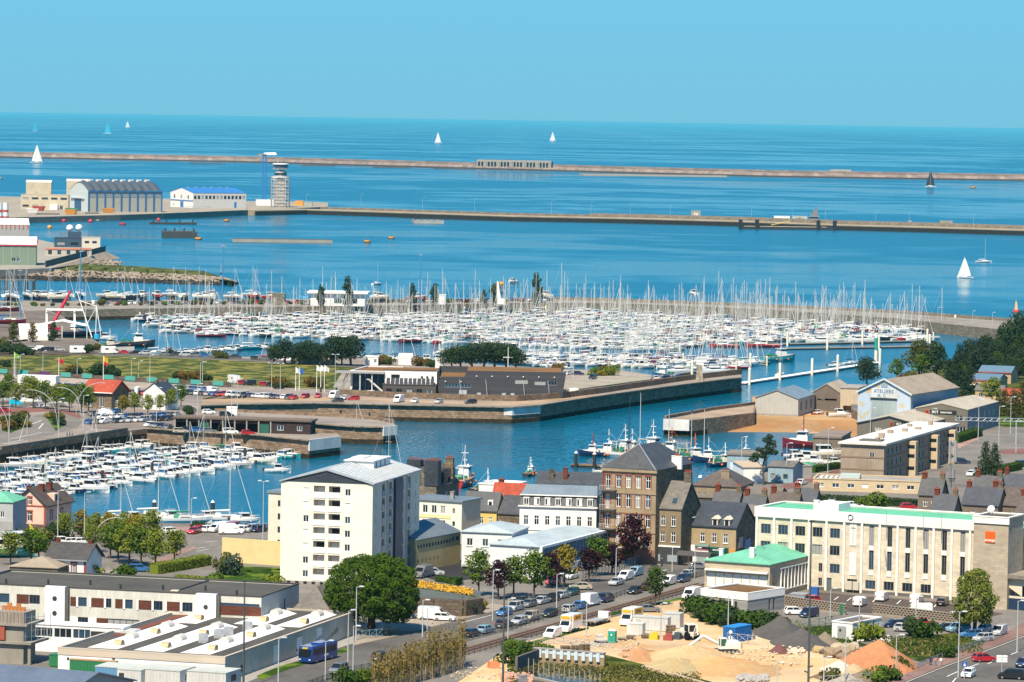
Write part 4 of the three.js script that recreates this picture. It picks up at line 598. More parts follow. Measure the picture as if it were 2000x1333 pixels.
function stuffBoats(list,name,label,mk){
const pos=[],nor=[],col=[];
for(const q of list){const mtx=new THREE.Matrix4().compose(q.p,new THREE.Quaternion().setFromAxisAngle(V(0,1,0),q.turn),V(q.sc,q.sc,q.sc)),pr=mk(q);pr.updateMatrixWorld(true);pr.traverse(c=>{if(!c.isMesh||c.name==='guard_rail'||c.name==='fender'||c.name==='furled_jib')return;const g=c.geometry.clone().applyMatrix4(c.matrixWorld).applyMatrix4(mtx),cc=c.material.color;pos.push(g.attributes.position.array);nor.push(g.attributes.normal.array);const k=new Float32Array(g.attributes.position.count*3);for(let i=0;i<k.length;i+=3){k[i]=cc.r;k[i+1]=cc.g;k[i+2]=cc.b;}col.push(k);});}
const cat=a=>{const n=a.reduce((s,x)=>s+x.length,0),o=new Float32Array(n);let i=0;for(const x of a){o.set(x,i);i+=x.length;}return o;};
const g=new THREE.BufferGeometry();g.setAttribute('position',new THREE.BufferAttribute(cat(pos),3));g.setAttribute('normal',new THREE.BufferAttribute(cat(nor),3));g.setAttribute('color',new THREE.BufferAttribute(cat(col),3));
const o=new THREE.Mesh(g,new THREE.MeshPhysicalMaterial({vertexColors:true,roughness:0.4,side:THREE.DoubleSide}));o.name=numbered(name);o.castShadow=o.receiveShadow=true;o.userData={label,category:'boats',kind:'stuff'};scene.add(o);
}
sails.sort((a,b)=>a.d-b.d);motors.sort((a,b)=>a.d-b.d);
sails.forEach((q,i)=>{
q.hc=pick(HC);q.cc=pick(CC);q.hood=rnd()<0.6;q.tall=pick([1,1,1.12,0.92]);
if(i>=290)return;
const o=sailBoat(q.sz,q.hc,q.cc,q.hood,q.tall).clone();o.name=numbered('sailing_boat');o.position.copy(q.p);o.rotation.y=q.turn;o.scale.setScalar(q.sc);scene.add(o);
o.userData={label:`${['small','mid-sized','large'][q.sz]} ${hcWord[q.hc]} yacht with ${ccWord[q.cc]} sail cover ${rowWord(q.r)}`,category:'sailing yacht',group:'sailing yachts berthed in the marina'};
});
stuffBoats(sails.slice(290),'distant_yachts','mass of more distant yachts packed toward the marina breakwater',q=>sailBoat(q.sz,q.hc,q.cc,q.hood,q.tall));
motors.forEach((q,i)=>{
q.hc=pick(['white','white','white','grey','navy','cream','white']);q.tc=pick(['x','x','x','navy','x','cover']);
if(i>=120)return;
const o=motorBoat(q.sz,q.hc,q.tc).clone();o.name=numbered('motor_boat');o.position.copy(q.p);o.rotation.y=q.turn;o.scale.setScalar(q.sc);scene.add(o);
o.userData={label:`${['small','mid-sized','large'][q.sz]} ${hcWord[q.hc]} motor boat${q.tc==='cover'?' under a blue cover':q.tc==='navy'?' with navy fenders':''} ${rowWord(q.r)}`,category:'motor boat',group:'motor boats berthed in the marina'};
});
stuffBoats(motors.slice(120),'distant_motor_boats','mass of more distant motor boats toward the marina breakwater',q=>motorBoat(q.sz,q.hc,q.tc));
function place(pr,name,px,py,heading,sc,label,cat,lvl=0){const o=pr.clone();o.name=numbered(name);o.position.copy(P(px,py,lvl));o.position.y=lvl;o.rotation.y=-heading*DEG;o.scale.setScalar(sc);o.userData={label,category:cat};scene.add(o);return o;}
place(sailBoat(2,'red','white',false,1.12),'sailing_boat',1416,679,-84,1.0,'bright red hulled yacht, western one of the red pair','sailing yacht');place(sailBoat(2,'red','white',false,1.12),'sailing_boat',1490,679,-84,1.15,'bright red hulled yacht, eastern one of the red pair','sailing yacht');
place(sailBoat(2,'burgundy','white',true),'sailing_boat',412,659,88,1,'dark red yacht at the west end of the open lane','sailing yacht');place(sailBoat(2,'teal','white',false),'sailing_boat',1020,667,85,1,'turquoise hulled yacht lying along the open lane','sailing yacht');place(sailBoat(2,'white','black',true,1.1),'sailing_boat',1434,719,80,1,'white yacht with black boom cover on the end berth','sailing yacht');
function catamaran(px,py,heading,sc,label){const o=thing('catamaran',label,'catamaran',P(px,py,0),-heading*DEG),[h]=hullG(12,1.9,1.4,0.8,0.25);for(const s of[-1,1])mesh('hull',h.map(g=>g.clone().translate(s*2.5,0,0)),BM.white,o);mesh('bridge_deck',bx(-2.6,2.6,0.9,1.5,-2.6,5),BM.white,o);const c=mesh('saloon',taper(2.6,-2.6,2.2,1.7,1.5,2.2,-1.4,1.8,1.3,2.8),BM.white,o);mesh('window_band',taper(2.5,-2.45,2.24,1.74,1.85,2.35,-1.9,2.0,1.5,2.35),MV.glass,c);mesh('mast',[cyl(0.16,0.1,17,0,2.6,-1.2,6),bar([0,19,-1.2],[0,1.5,-5.6],0.07,4)],BM.alu,o);mesh('furled_sail',bar([0,4,-1.2],[0,3.9,4.4],0.26,6),BM.navy,o);o.scale.setScalar(sc);return o;}
catamaran(1395,729,70,0.95,'white catamaran nearest the end of the stone pier');catamaran(1325,728,72,0.85,'white catamaran inside the one at the pier end');catamaran(1606,671,78,1.05,'white catamaran on the long outer pontoon, westernmost');catamaran(1680,669,74,1.15,'broad white catamaran in the middle of the outer pontoon');catamaran(1738,663,70,0.8,'smaller white catamaran toward the pontoon end');catamaran(1768,662,66,0.8,'smaller white catamaran next to last on the pontoon');
place(sailBoat(2,'white','sail',true),'sailing_boat',1795,664,84,1.1,'white cruiser at the very end of the outer pontoon','sailing yacht');place(sailBoat(1,'white','burgundy',false),'sailing_boat',1524,735,20,0.8,'small yacht with red sail tied to the white walkway','sailing yacht');place(sailBoat(0,'white','navy',false),'sailing_boat',1662,712,60,0.9,'small yacht tied to the middle of the white walkway','sailing yacht');place(motorBoat(1,'white','x'),'motor_boat',1632,717,76,0.9,'small motor boat tied to the white walkway','motor boat');
trawler(16,'teal','white','blue hulled workboat beside the empty outer pontoon',P(1520,707,0),62,{gantry:false});trawler(11,'blue','white','bright blue fishing boat at the inner quay corner',P(1300,738,0),-60,{gantry:false});place(motorBoat(0,'red','x'),'motor_boat',1281,743,80,0.9,'little red boat beside the bright blue fishing boat','motor boat');
function walkway(a,b,w,m,label,piles,pm,ph=5.5){const A=P(...a,0),B=P(...b,0),d=B.clone().sub(A),L=d.length(),o=thing('floating_walkway',label,'walkway',[A.x,0,A.z],-Math.atan2(d.z,d.x));for(let i=0,n=Math.round(L/11);i<n;i++)mesh('pontoon_section',bx(L*i/n+0.08,L*(i+1)/n-0.08,0.5,0.85,-w/2,w/2),m,o);mesh('floats',bx(0,L,0,0.5,-w/2+0.2,w/2-0.2),MAT.dark,o);for(const t of piles){mesh('pile',cyl(0.5,0.5,ph+1,L*t,-1,w/2+0.6,9),pm,o);mesh('pile_cap',cyl(0.52,0.06,0.6,L*t,ph,w/2+0.6,9),MAT.paint,o);}return o;}
const pileM=M([0.74,0.68,0.54],0.7);
walkway([1450,752],[1716,711],3.2,M([0.78,0.77,0.74],0.8),'white floating walkway leading out from the stone pier',[0.01,0.22,0.45,0.64,0.97],pileM,6);walkway([1534,684],[1838,679],2.6,M([0.44,0.42,0.37],0.9,{map:T.boards}),'empty outer pontoon across the marina entrance',[0.25,0.58,0.91],pileM,5.5);walkway([1500,676],[1822,668],2.4,M([0.44,0.42,0.37],0.9,{map:T.boards}),'pontoon where the catamarans lie',[0.1,0.55,0.95],pileM,5.5);walkway([1270,741],[1500,711],2.8,M([0.3,0.3,0.3],0.9,{map:T.boards}),'dark pontoon behind the stone pier end',[0.3,0.8],pileM,5);walkway([1810,643],[1872,641],3,M([0.4,0.38,0.33],0.9),'small landing stage at the breakwater end of the marina',[0.8],pileM,6);
{const o=thing('channel_light','green and white channel light on the walkway end','beacon',P(1711,708,0));mesh('post',cyl(0.7,0.7,5,0,0,0,10),pileM,o);mesh('green_band',cyl(0.78,0.78,5,0,5,0,10),M([0.02,0.28,0.2],0.6),o);mesh('lantern',[cyl(0.6,0.5,1.6,0,10,0,8),cyl(0.06,0.06,2.4,0,11.6,0,4)],MAT.paint,o);const p=thing('pier_marker','rough stone pillar beside the catamarans at the pier','pillar',P(1366,745,GL));mesh('shaft',[taper(1.3,-1.3,1.3,1.3,0,0.9,-0.9,0.9,0.9,5.2)],M([0.5,0.44,0.34],0.9,{map:T.stone}),p);mesh('cap',box(1.4,0.6,1.4,0,5.2,0),MAT.concrete,p);}
// ---------- breakwater yard: boats ashore, cars, shrubs ----------
[[15,588],[28,590],[52,587],[70,588],[86,589],[98,586],[126,588],[155,585],[113,592],[208,588],[226,590],[239,588],[254,590],[279,588],[305,588],[335,586],[360,588],[387,587],[402,591],[415,588],[455,590],[490,586],[500,588],[528,591],[735,590],[742,592],[1065,588]].forEach(([x,y],i)=>{
const sail=i%5<3&&x<520,sz=1,hc=pick(['white','white','white','red','navy','white','cream']),pr=sail?sailBoat(sz,hc,pick(CC),false):motorBoat(2,hc,'x');
const o=place(pr,sail?'laid_up_yacht':'laid_up_motor_boat',x,y,pick([20,-30,70,110]),1,`${hcWord[hc]} ${sail?'yacht':'motor boat'} propped ashore in the breakwater boatyard`,'boat',GL);o.userData.group='boats laid up in the breakwater boatyard';o.position.y=GL+2.2;mesh('cradle',[-1,1].flatMap(s=>[-1.5,1.5].map(z=>bar([s*1.2,-2.2,z],[s*0.9,0.2,z],0.12,4))).concat(bx(-0.3,0.3,-2.2,-0.2,-3,3)),M([0.03,0.05,0.08],0.7),o);
});
{const o=place(motorBoat(2,'red','cover'),'laid_up_motor_boat',815,592,60,1.1,'bright red boat propped ashore behind the marina wall','boat',GL);o.position.y=GL+1.8;}
carRow([185,595],[560,593],34,20,'parked on the breakwater behind the marina','cars parked on the marina breakwater',0.1);carRow([560,593],[1075,588],52,20,'parked on the breakwater behind the marina','cars parked on the marina breakwater',0.12);
for(let i=0;i<44;i++){const x=12+i*24+rr(-8,8);if(x>1070)break;tree(x,599-x*0.008,'bush',pick(['olive','green','rust','dark']),rr(0.8,1.6),'shrub in the planted strip on the marina wall','shrubs along the marina wall',rr(0.8,1.3));}
[[680,601,2.6],[626,601,1.9],[703,598,1.2],[803,597,1.9],[848,597,1.9],[1048,592,2.6],[945,595,1.3]].forEach(([x,y,s],i)=>tree(x,y,'column',i<2||i>3?'dark':'pine',s,['tallest clipped dark tree by the harbour office','squat clipped dark tree before the white office','small clipped tree east of the harbour office','clipped dark tree beside the red boat ashore','clipped tree with brown tint east of the red boat','tall dark tree where the breakwater narrows','small dark tree before the breakwater car park'][i],undefined,1.0));
tree(968,593,'round','olive',1.5,'spreading olive green tree on the breakwater car park');
{const b=bld({name:'harbour_office',cat:'building',label:'low white harbour office with flat overhanging roof on the breakwater',base:[[606,597],[712,597]],ang:-2,H:6,D:14,m:MAT.white,roof:'slab',rh:0.8,rm:MAT.white,oh:1.6,F:[[0.2,1.2,3.4,2.4,'strip',3,0.3]]});mesh('mast',cyl(0.2,0.1,12,b.W*0.2,6.8,-6,5),MAT.pole,b.g);mesh('blue_awning',bx(-6,-0.1,3.5,4,-8,0),M([0.02,0.3,0.55],0.6),b.g);}
hut(531,555,597,5.5,M([0.36,0.32,0.26],0.9,{map:T.stone}),'square stone shelter on the breakwater behind the masts');hut(856,870,595,4.5,MAT.white,'white shipping cabin among the parked cars on the breakwater');
for(const[x,y,h]of[[974,597,14],[982,597,8]]){const o=thing('beacon_pylon',h>10?'tall white sail shaped beacon on the marina wall':'squat white block beside the sail shaped beacon','beacon',P(x,y));if(h>10){mesh('fin',loft([[[-0.8,0,-1],[1.6,0,-1],[1.6,0,1],[-0.8,0,1]],[[-0.9,12,-0.3],[-0.4,12,-0.3],[-0.4,12,0.3],[-0.9,12,0.3]]]),MAT.white,o);mesh('plinth',box(4,0.8,3),MAT.concrete,o);}else{mesh('block',box(2.6,3.4,2),MAT.white,o);mesh('plinth',box(3.2,0.4,2.6),MAT.concrete,o);}}
for(const[x,y]of[[1700,612],[1740,613],[1832,618],[1900,625],[1939,628],[1973,634]])lamp(x,y+8,6,'white lamp on the marina breakwater road',{arm:0.6,group:'lamps along the marina breakwater'});
for(const[x,y,s]of[[1850,637,1],[1880,641,1],[1905,645,1],[1930,648,1.2],[1962,651,1],[1990,655,1.2]])tree(x,y,'bush','dark',s*1.6,'dark weed and scrub at the foot of the breakwater','scrub at the breakwater foot',0.6,0.3);
rocks('rock_armour',()=>{const t=rnd(),pts=[[950,600],[1180,600],[1375,608],[1500,614],[1750,630],[2000,657]];const i=Math.min(4,Math.floor(t*5)),k=t*5-i;return P(pts[i][0]+(pts[i+1][0]-pts[i][0])*k,pts[i][1]+(pts[i+1][1]-pts[i][1])*k+rr(-1.5,1),rr(0,1.6));},520,0.7,1.7,rockD,'dark rocks along the inner foot of the marina breakwater');
for(const[x0,x1,y,lab]of[[212,248,606,'dark boat ramp cut in the marina wall below the red roof line'],[341,378,604,'dark ramp in the marina wall west of centre'],[628,660,603,'dark ramp in the marina wall below the harbour office']]){const a=P(x0,y+12,0),b=P(x1,y+13,0),d=b.clone().sub(a),o=thing('access_ramp',lab,'ramp',[a.x,0,a.z],-Math.atan2(d.z,d.x));const L=d.length();mesh('ramp',prof([[0,4.9],[0,4.3],[L,0.3],[L,0.9]],2.4),MAT.dark,o);mesh('handrail',[bar([0,5.9,0],[L,1.9,0],0.08,4)],MAT.steel,o);}
// ---------- boatyard on the west bank ----------
sheet('boatyard_ground',[[-200,700],[180,694],[205,684],[196,673],[176,662],[150,641],[118,618],[90,607],[-200,612]],M([0.24,0.2,0.17],0.95,{map:T.tarmac}));
{const o=thing('travel_lift','white boat hoist on tall legs at the boatyard dock','boat hoist',P(90,652),0.1);const S=14,D=9,H=11;for(const x of[0,S])for(const z of[0,-D]){mesh('leg',bx(x-0.5,x+0.5,0.9,H,z-0.5,z+0.5),MAT.paint,o);mesh('wheel',new THREE.CylinderGeometry(0.8,0.8,0.7,12).rotateZ(1.57).translate(x,0.8,z),MV.tyre,o);}for(const x of[0,S])mesh('side_beam',bx(x-0.4,x+0.4,H,H+1.2,-D-1,1),MAT.paint,o);mesh('cross_beam',bx(0,S+4,H+0.2,H+1.3,-D-0.4,-D+0.4),MAT.paint,o);mesh('engine_box',bx(S-2,S,2,4.5,-6,-3),MAT.paint,o);o.scale.setScalar(0.82);}
{const o=thing('mobile_crane','red telescopic crane with raised boom behind the boat hoist','crane',P(100,648),0.35);mesh('carrier',[bx(-3,4,0.7,2,-1.3,1.3),bx(-3.6,-2.2,1,3,-1.2,1.2)],M([0.42,0.02,0.05],0.5),o);mesh('boom',[bar([0,2.5,0],[7,15,-1],0.8,4),bar([6.5,14,-1],[9.4,19.5,-1.3],0.55,4)],M([0.5,0.02,0.05],0.45),o);mesh('cab',bx(-1.8,0.6,2,4.4,-1.1,1.1),M([0.42,0.02,0.05],0.5),o);for(const x of[-2.4,0.4,2.8])for(const s of[-1,1])mesh('wheel',bigTyreG,MV.tyre,o,[x,0.46,s*1.2]);o.scale.setScalar(0.88);}
{const o=thing('mast_crane','white lattice mast crane leaning over the marina edge','crane',P(177,662),0);const p0=[0,0,0],w=MAT.paint;mesh('boom',[bar([0.5,0.5,0],[-7,22,-2],0.3,5,0.18)],w,o);mesh('strut',bar([2.2,0.5,0],[2.6,15.5,0],0.2,5),w,o);mesh('strut',bar([5,0,0],[2.6,15.5,0],0.2,5),w,o);mesh('tie',bar([2.6,15.5,0],[-5.6,18,-1.5],0.16,4),w,o);mesh('tie',bar([2.6,15.5,0],[-1.6,7.5,-0.6],0.16,4),w,o);mesh('tank',cyl(1.5,1.5,2.4,3,0,1.5,10),M([0.02,0.35,0.6],0.6),o);o.scale.setScalar(0.85);}
{const o=thing('marquee','big white tent with a peaked roof in the boatyard','tent',P(38,666),0.25);mesh('canopy',loft([[[0,0,0],[0,3,-1],[0,10,-7],[0,3,-13],[0,0,-14]],[[17,0,0],[17,5.5,-1],[17,10,-7],[17,5.5,-13],[17,0,-14]]],false,false),M([0.8,0.8,0.79],0.8),o);mesh('canopy_front',bx(0,17,0.2,3,0,0.12),M([0.78,0.78,0.77],0.8),o);o.scale.setScalar(0.66);for(let i=0;i<4;i++)mesh('tent_pole',cyl(0.14,0.14,5.5,17.3,0,-13+i*4.2,6),MAT.paint,o);const q=thing('open_shelter','white open sided shelter on posts beside the big tent','shelter',P(72,661),0.05);mesh('canopy',prof([[0,5],[10,7],[20,5],[20,5.4],[10,7.4],[0,5.4]],9),M([0.8,0.8,0.79],0.8),q);for(let i=0;i<5;i++)mesh('post',cyl(0.16,0.16,5,i*5,0,-0.3,6),MAT.paint,q);}
[[25,668,'olive'],[63,669,'rust'],[102,667,'dark']].forEach(([x,y,t],i)=>tree(x,y,'column',t,1.75,['clipped green tree at the picture edge of the boatyard','clipped bronze tree in front of the big tent','clipped dark tree in front of the boat hoist'][i],undefined,0.8));
place(sailBoat(2,'burgundy','blue',true),'laid_up_yacht',6,616,70,1.1,'dark purple yacht standing ashore at the picture edge','boat',GL).position.y=GL+2;place(sailBoat(2,'burgundy','blue',true),'laid_up_yacht',14,640,80,1.2,'purple hulled yacht ashore under a turquoise awning','boat',GL).position.y=GL+1.8;{const o=sailBoat(2,'navy','navy',false).clone();o.name=numbered('laid_up_yacht');o.position.copy(P(160,660));o.position.y=GL+0.8;o.rotation.y=-80*DEG;o.scale.setScalar(1.25);o.userData={label:'long dark blue hull lying ashore beside the mast crane',category:'boat'};scene.add(o);}
place(motorBoat(2,'white','x'),'motor_boat',203,665,80,1.1,'white motor boat at the berth beside the mast crane','motor boat');trawler(17,'dark','white','black hulled ferry with white wheelhouse at the west dock',P(262,679,0),80,{gantry:false});trawler(12,'dark','cream','dark workboat moored under the promenade wall',P(210,682,0),60,{gantry:false});
wallAlong('dock_wall',[[27,694],[160,674],[192,674]],0,GL+0.6,1,MAT.quayDark,'dark slipway wall curving round the boatyard dock','wall');struct('dock_quay',poly(line([[195,679],[262,677],[262,685],[205,686]],2.2),-2,2.2),MAT.concrete);
{const o=thing('tall_light_mast','blue painted light mast in front of the boat hoist','mast',P(38,640));mesh('pole',cyl(0.35,0.2,24,0,0,0,7),M([0.05,0.22,0.42],0.5),o);mesh('lantern',box(1.6,0.4,0.6,0,24,0),MAT.steel,o);const q=dup(o,P(156,592),0,'blue painted light mast on the breakwater yard, west of two');q.scale.setScalar(1.1);dup(o,P(434,592),0,'blue painted light mast on the breakwater yard, east of two').scale.setScalar(1.15);dup(o,P(820,594),0,'thin blue light mast behind the red boat ashore').scale.setScalar(1);}
// ---------- middle land ----------
const weed=MAT.quayDark;
function tideBand(px,h1=1.7){const pts=line(px,GL),gs=[];for(let i=0;i<pts.length-1;i++){const a=pts[i],b=pts[i+1],d=b.clone().sub(a),L=d.length();gs.push(new THREE.BoxGeometry(L+0.1,h1+1,0.22).rotateY(-Math.atan2(d.z,d.x)).translate((a.x+b.x)/2,(h1-1)/2,(a.z+b.z)/2));}struct('tide_band',gs,weed);}
tideBand([[-700,940],[0,879],[120,861],[247,842],[286,838]],3.6);tideBand([[286,838],[400,846],[500,851],[604,862],[664,855]],1.2);tideBand([[602,828],[690,835],[748,836],[774,834]],1.5);tideBand([[392,794],[470,791],[620,789],[760,792],[900,795],[1000,797],[1054,793],[1162,776],[1225,767],[1337,752],[1425,741],[1449,739]],1.3);tideBand([[1188,767],[1186,757],[1272,741]],3.2);tideBand([[87,606],[215,604],[350,602],[500,600],[700,598],[875,595],[1000,592]],1.6);
function copingAlong(px,label,w=1.1,h=0.35,m=M([0.46,0.38,0.29],0.9,{map:T.stone})){return wallAlong('quay_coping',px,GL+0.03,GL+0.03+h,w,m,label,'kerb');}
copingAlong([[392,794],[470,791],[620,789],[760,792],[900,795],[1000,797],[1054,793],[1162,776],[1225,767],[1337,752],[1425,741],[1449,739]],'pale stone coping along the channel quay');copingAlong([[602,828],[690,835],[748,836]],'pale stone coping on the curved inner pier');copingAlong([[286,838],[400,846],[500,851],[604,862]],'pale stone coping on the boat dock quay');copingAlong([[0,879],[120,861],[247,842]],'stone coping above the dark wall of the boat dock',0.8,0.9,M([0.3,0.26,0.21],0.9,{map:T.stone}));
function daymark(px,h0,h1,label){const pts=line(px,GL);const gs=[];for(let i=0;i<pts.length-1;i++){const a=pts[i],b=pts[i+1],d=b.clone().sub(a),L=d.length();gs.push(new THREE.BoxGeometry(L+0.3,h1-h0,0.5).rotateY(-Math.atan2(d.z,d.x)).translate((a.x+b.x)/2,(h1+h0)/2,(a.z+b.z)/2+0.05));}single('white_daymark',gs,M([0.78,0.77,0.73],0.8,{map:T.weather}),label,'painted wall');}
daymark([[604,862],[664,855]],2.2,5.4,'white painted end wall of the boat dock pier');daymark([[749,836.3],[774,834]],2.6,5.4,'white painted end of the curved inner pier');daymark([[972,796.2],[1000,797],[1054,793]],2.6,5,'long white painted panel on the channel quay wall');
wallAlong('parapet_wall',[[602,812],[690,816.5],[740,821.5],[768,827]],GL,GL+1,0.9,MAT.quay,'low parapet on the seaward side of the curved inner pier','wall');wallAlong('parapet_wall',[[420,803],[602,812]],GL,GL+0.8,0.8,MAT.quay,'low parapet along the root of the inner pier','wall');wallAlong('parapet_wall',[[664,772],[760,777],[900,782],[1010,784],[1100,778],[1170,769],[1250,757],[1337,744],[1447,731.5]],GL+0.02,GL+1.9,1,M([0.33,0.24,0.17],0.95,{map:T.stone}),'rough stone wall behind the lower quay and along the pier','wall');
sheet('grass_field',[[-150,689],[60,690],[300,698],[500,707],[700,719],[668,728],[660,762],[530,757],[420,750],[250,740],[125,731],[0,725],[-150,721]],MAT.grass);sheet('field_road',[[-150,684],[60,685],[300,693],[500,702],[720,715],[700,718.6],[500,706.6],[300,697.6],[60,689.6],[-150,688.6]],MAT.asphalt);
sheet('promenade',[[-150,732],[0,733],[125,739],[250,748],[400,757],[490,762],[470,768],[330,763],[180,755],[0,752],[-150,752]],M([0.46,0.39,0.32],0.95,{map:T.ground}));sheet('car_park',[[130,755],[330,764],[480,769],[480,779],[380,781],[160,766],[100,760]],MAT.asphaltPale);sheet('lower_quay_road',[[395,790],[480,786],[660,783],[860,789],[1000,792],[1050,789],[1160,773],[1150,770],[1050,783],[980,786],[860,784],[660,776],[480,772],[395,776]],M([0.5,0.36,0.24],0.95,{map:T.ground}));
sheet('dock_road',[[-200,842],[0,836],[70,812],[110,806],[150,812],[160,826],[150,836],[100,850],[0,870],[-200,905]],MAT.asphaltPale);sheet('dock_car_park',[[165,806],[300,800],[400,815],[340,824],[350,843],[284,836],[250,840],[180,838],[170,826]],M([0.3,0.25,0.22],0.95,{map:T.tarmac}));sheet('red_pavement',[[-200,800],[0,797],[90,798],[150,806],[162,816],[152,817],[110,804],[60,806],[0,812],[-200,820]],MAT.paveRed,0.06);sheet('traffic_island',[[2,842],[20,820],[50,809],[58,812],[52,834],[20,846]],MAT.lawn,0.12);sheet('traffic_island',[[88,813],[104,809],[120,815],[122,834],[108,842]],MAT.lawn,0.12);
for(const[a,b]of[[[20,858],[80,846]],[[60,830],[80,822]],[[5,868],[45,860]],[[75,838],[84,828]]]){const A=P(...a),B=P(...b),d=B.clone().sub(A),n=V(-d.z,0,d.x).normalize().multiplyScalar(0.12);struct('road_marking',poly([A.clone().add(n),B.clone().add(n),B.clone().sub(n),A.clone().sub(n)],GL+0.055,GL+0.065),MAT.paint);}
sheet('terrace',[[650,757],[690,768],[850,776],[1100,773],[1180,764],[1186,757],[1272,742],[1272,733],[1215,725],[1120,724],[1100,730],[860,722],[700,720],[668,728]],M([0.42,0.37,0.31],0.95,{map:T.ground}),0.06);struct('quay_shed_roof',poly(line([[1100,764],[1272,741],[1272,734],[1180,744],[1100,750]],GL+1),GL+0.1,GL+1),M([0.42,0.38,0.3],0.95,{map:T.ground}));
{const A=P(-60,728),B=P(452,757),d=B.clone().sub(A),L=d.length(),o=thing('promenade_wall','long stone promenade wall hung with turquoise panels','wall',A,-Math.atan2(d.z,d.x));mesh('wall',bx(0,L,0,1.5,-0.6,0),M([0.2,0.15,0.13],0.9,{map:T.stone}),o);for(let i=0;i<12;i++){const x=L*(0.03+i*0.082);mesh('turquoise_panel',bx(x,x+4.2,0.35,1.9,0.02,0.2),i===3?M([0.08,0.03,0.12],0.7):M([0.06,0.3,0.26],0.7),o);}}
{const b=bld({name:'glass_pavilion',cat:'building',label:'white pavilion with dark glass front and brown planted roof',base:[[684,770],[757,773]],ang:-10,H:7.6,D:26,m:MAT.white,rm:M([0.26,0.14,0.06],0.95,{map:T.ground}),noFront:true});
mesh('frame',[bx(0,0.6,0,7.6,-0.6,0),bx(b.W-1.2,b.W,0,7.6,-0.6,0),bx(0,b.W,6.9,7.59,-0.6,0)],MAT.white,b.g);for(let i=0;i<5;i++){const x0=0.6+(b.W-1.8)*i/5,x1=0.6+(b.W-1.8)*(i+1)/5;const w=mesh('window',[bx(x1-0.1,x1,0,6.9,-0.9,-0.6)],MAT.steel,b.g);mesh('pane',bx(x0,x1-0.1,0.1,6.9,-0.85,-0.78),MAT.glassBlue,w);}mesh('canopy',bx(-4.4,b.W*0.96,7.1,7.7,-0.2,3.2),MAT.grey,b.g);for(let i=0;i<3;i++)mesh('strut',bar([-3.8+i*0.4,0,1+i],[-1+i*0.8,7.1,1+i],0.16,5),MAT.grey,b.g);mesh('stair',[bar([b.W*0.5,5.2,1.6],[b.W*0.98,0.2,1.6],0.35,4),bx(b.W*0.46,b.W*0.56,5,5.3,0,2)],M([0.5,0.52,0.5],0.6),b.g);for(const x of[0.3,0.62])mesh('column',cyl(0.15,0.15,7.1,b.W*x,0,2.6,6),MAT.paint,b.g);
const c=bld({name:'grey_wing',cat:'building',label:'grey clad wing with a row of tilted solar panels',base:[[747,774],[851,776]],ang:-4,H:3.8,D:14,m:M([0.11,0.095,0.09],0.8,{map:T.boards}),rm:MAT.felt,F:[[0.12,0.6,1.9,1.9,'dark',4,0.19],[0.88,0.1,1.6,2.2,'door']]});for(let i=0;i<11;i++){const x=c.W*(0.09+i*0.083);const p=mesh('solar_panel',new THREE.BoxGeometry(c.W*0.072,0.1,2.4),M([0.01,0.014,0.03],0.15),c.g,[x,4.9,-1.4]);p.rotation.x=0.95;mesh('support',bx(-c.W*0.037,-c.W*0.037+0.1,-0.1,0.1,-1.2,1.2),MAT.paint,p);}mesh('upper_block',bx(0.4,c.W,4.1,8.4,-13.4,-3),MAT.white,c.g);mesh('upper_window',bx(c.W*0.14,c.W*0.3,4.6,7,-3,-2.9),MAT.glass,c.g);for(let i=0;i<3;i++)mesh('upper_window',bx(c.W*(0.7+0.1*i),c.W*(0.7+0.1*i)+0.7,4.8,6.6,-3,-2.9),MAT.glass,c.g);mesh('planted_roof',bx(0.2,c.W-0.2,8.4,8.7,-13.6,-2.8),M([0.26,0.14,0.06],0.95,{map:T.ground}),c.g);}
{const cl=M([0.068,0.07,0.085],0.7,{map:T.boards}),b=bld({name:'slate_clad_hall',cat:'building',label:'dark clad hall with slit windows and slanted step in its roof',base:[[855,775],[1098,773]],ang:0,H:8.6,D:24,m:cl,roof:'none',F:[[0.16,3.1,8.6,1.2,'strip',1],[0.67,4.6,4.2,1.4,'strip',1],[0.82,4.3,3.6,1.3,'strip',1],[0.92,4.3,3,1.3,'strip',1],[0.2,0.1,2.6,2.4,'door'],[0.33,0.1,1.3,1.6,'door'],[0.53,0.1,1.3,1.6,'door'],[0.6,0.1,1.3,1.6,'door']],door:M([0.4,0.42,0.44],0.5),frame:MAT.steel,Fo:{top:[[42.1,8.6],[9.5,8.6],[8.6,6.6],[1.2,6.6],[0.4,5.6],[0,5.6]]}});
mesh('planted_roof',bx(9.6,b.W-0.3,8.3,8.6,-b.D+0.3,-0.3),M([0.26,0.14,0.06],0.95,{map:T.ground}),b.g);mesh('planted_roof',bx(0.3,9,6.2,6.5,-b.D+0.3,-0.3),M([0.26,0.14,0.06],0.95,{map:T.ground}),b.g);for(let i=0;i<8;i++)mesh('wall_lamp',new THREE.SphereGeometry(0.22,8,6).translate(b.W*(0.06+i*0.125),i<2?5:6.9,0.2),MAT.paint,b.g);for(const x of[0.19,0.4,0.7,0.9])mesh('flag_mast',bar([b.W*x,0,2.5],[b.W*x-0.7,6,2.5],0.09,5),MAT.pole,b.g);}
for(const[x,y,h,l]of[[943,722,6.5,'white cross shaped mast among the pines, western'],[992,724,5.5,'white cross shaped mast among the pines, eastern']]){const o=thing('signal_mast',l,'mast',P(x,y));mesh('pole',cyl(0.16,0.1,h+3,0,0,0,6),MAT.paint,o);mesh('yard',bx(-1.8,1.8,h-0.8,h-0.6,-0.08,0.08),MAT.paint,o);}
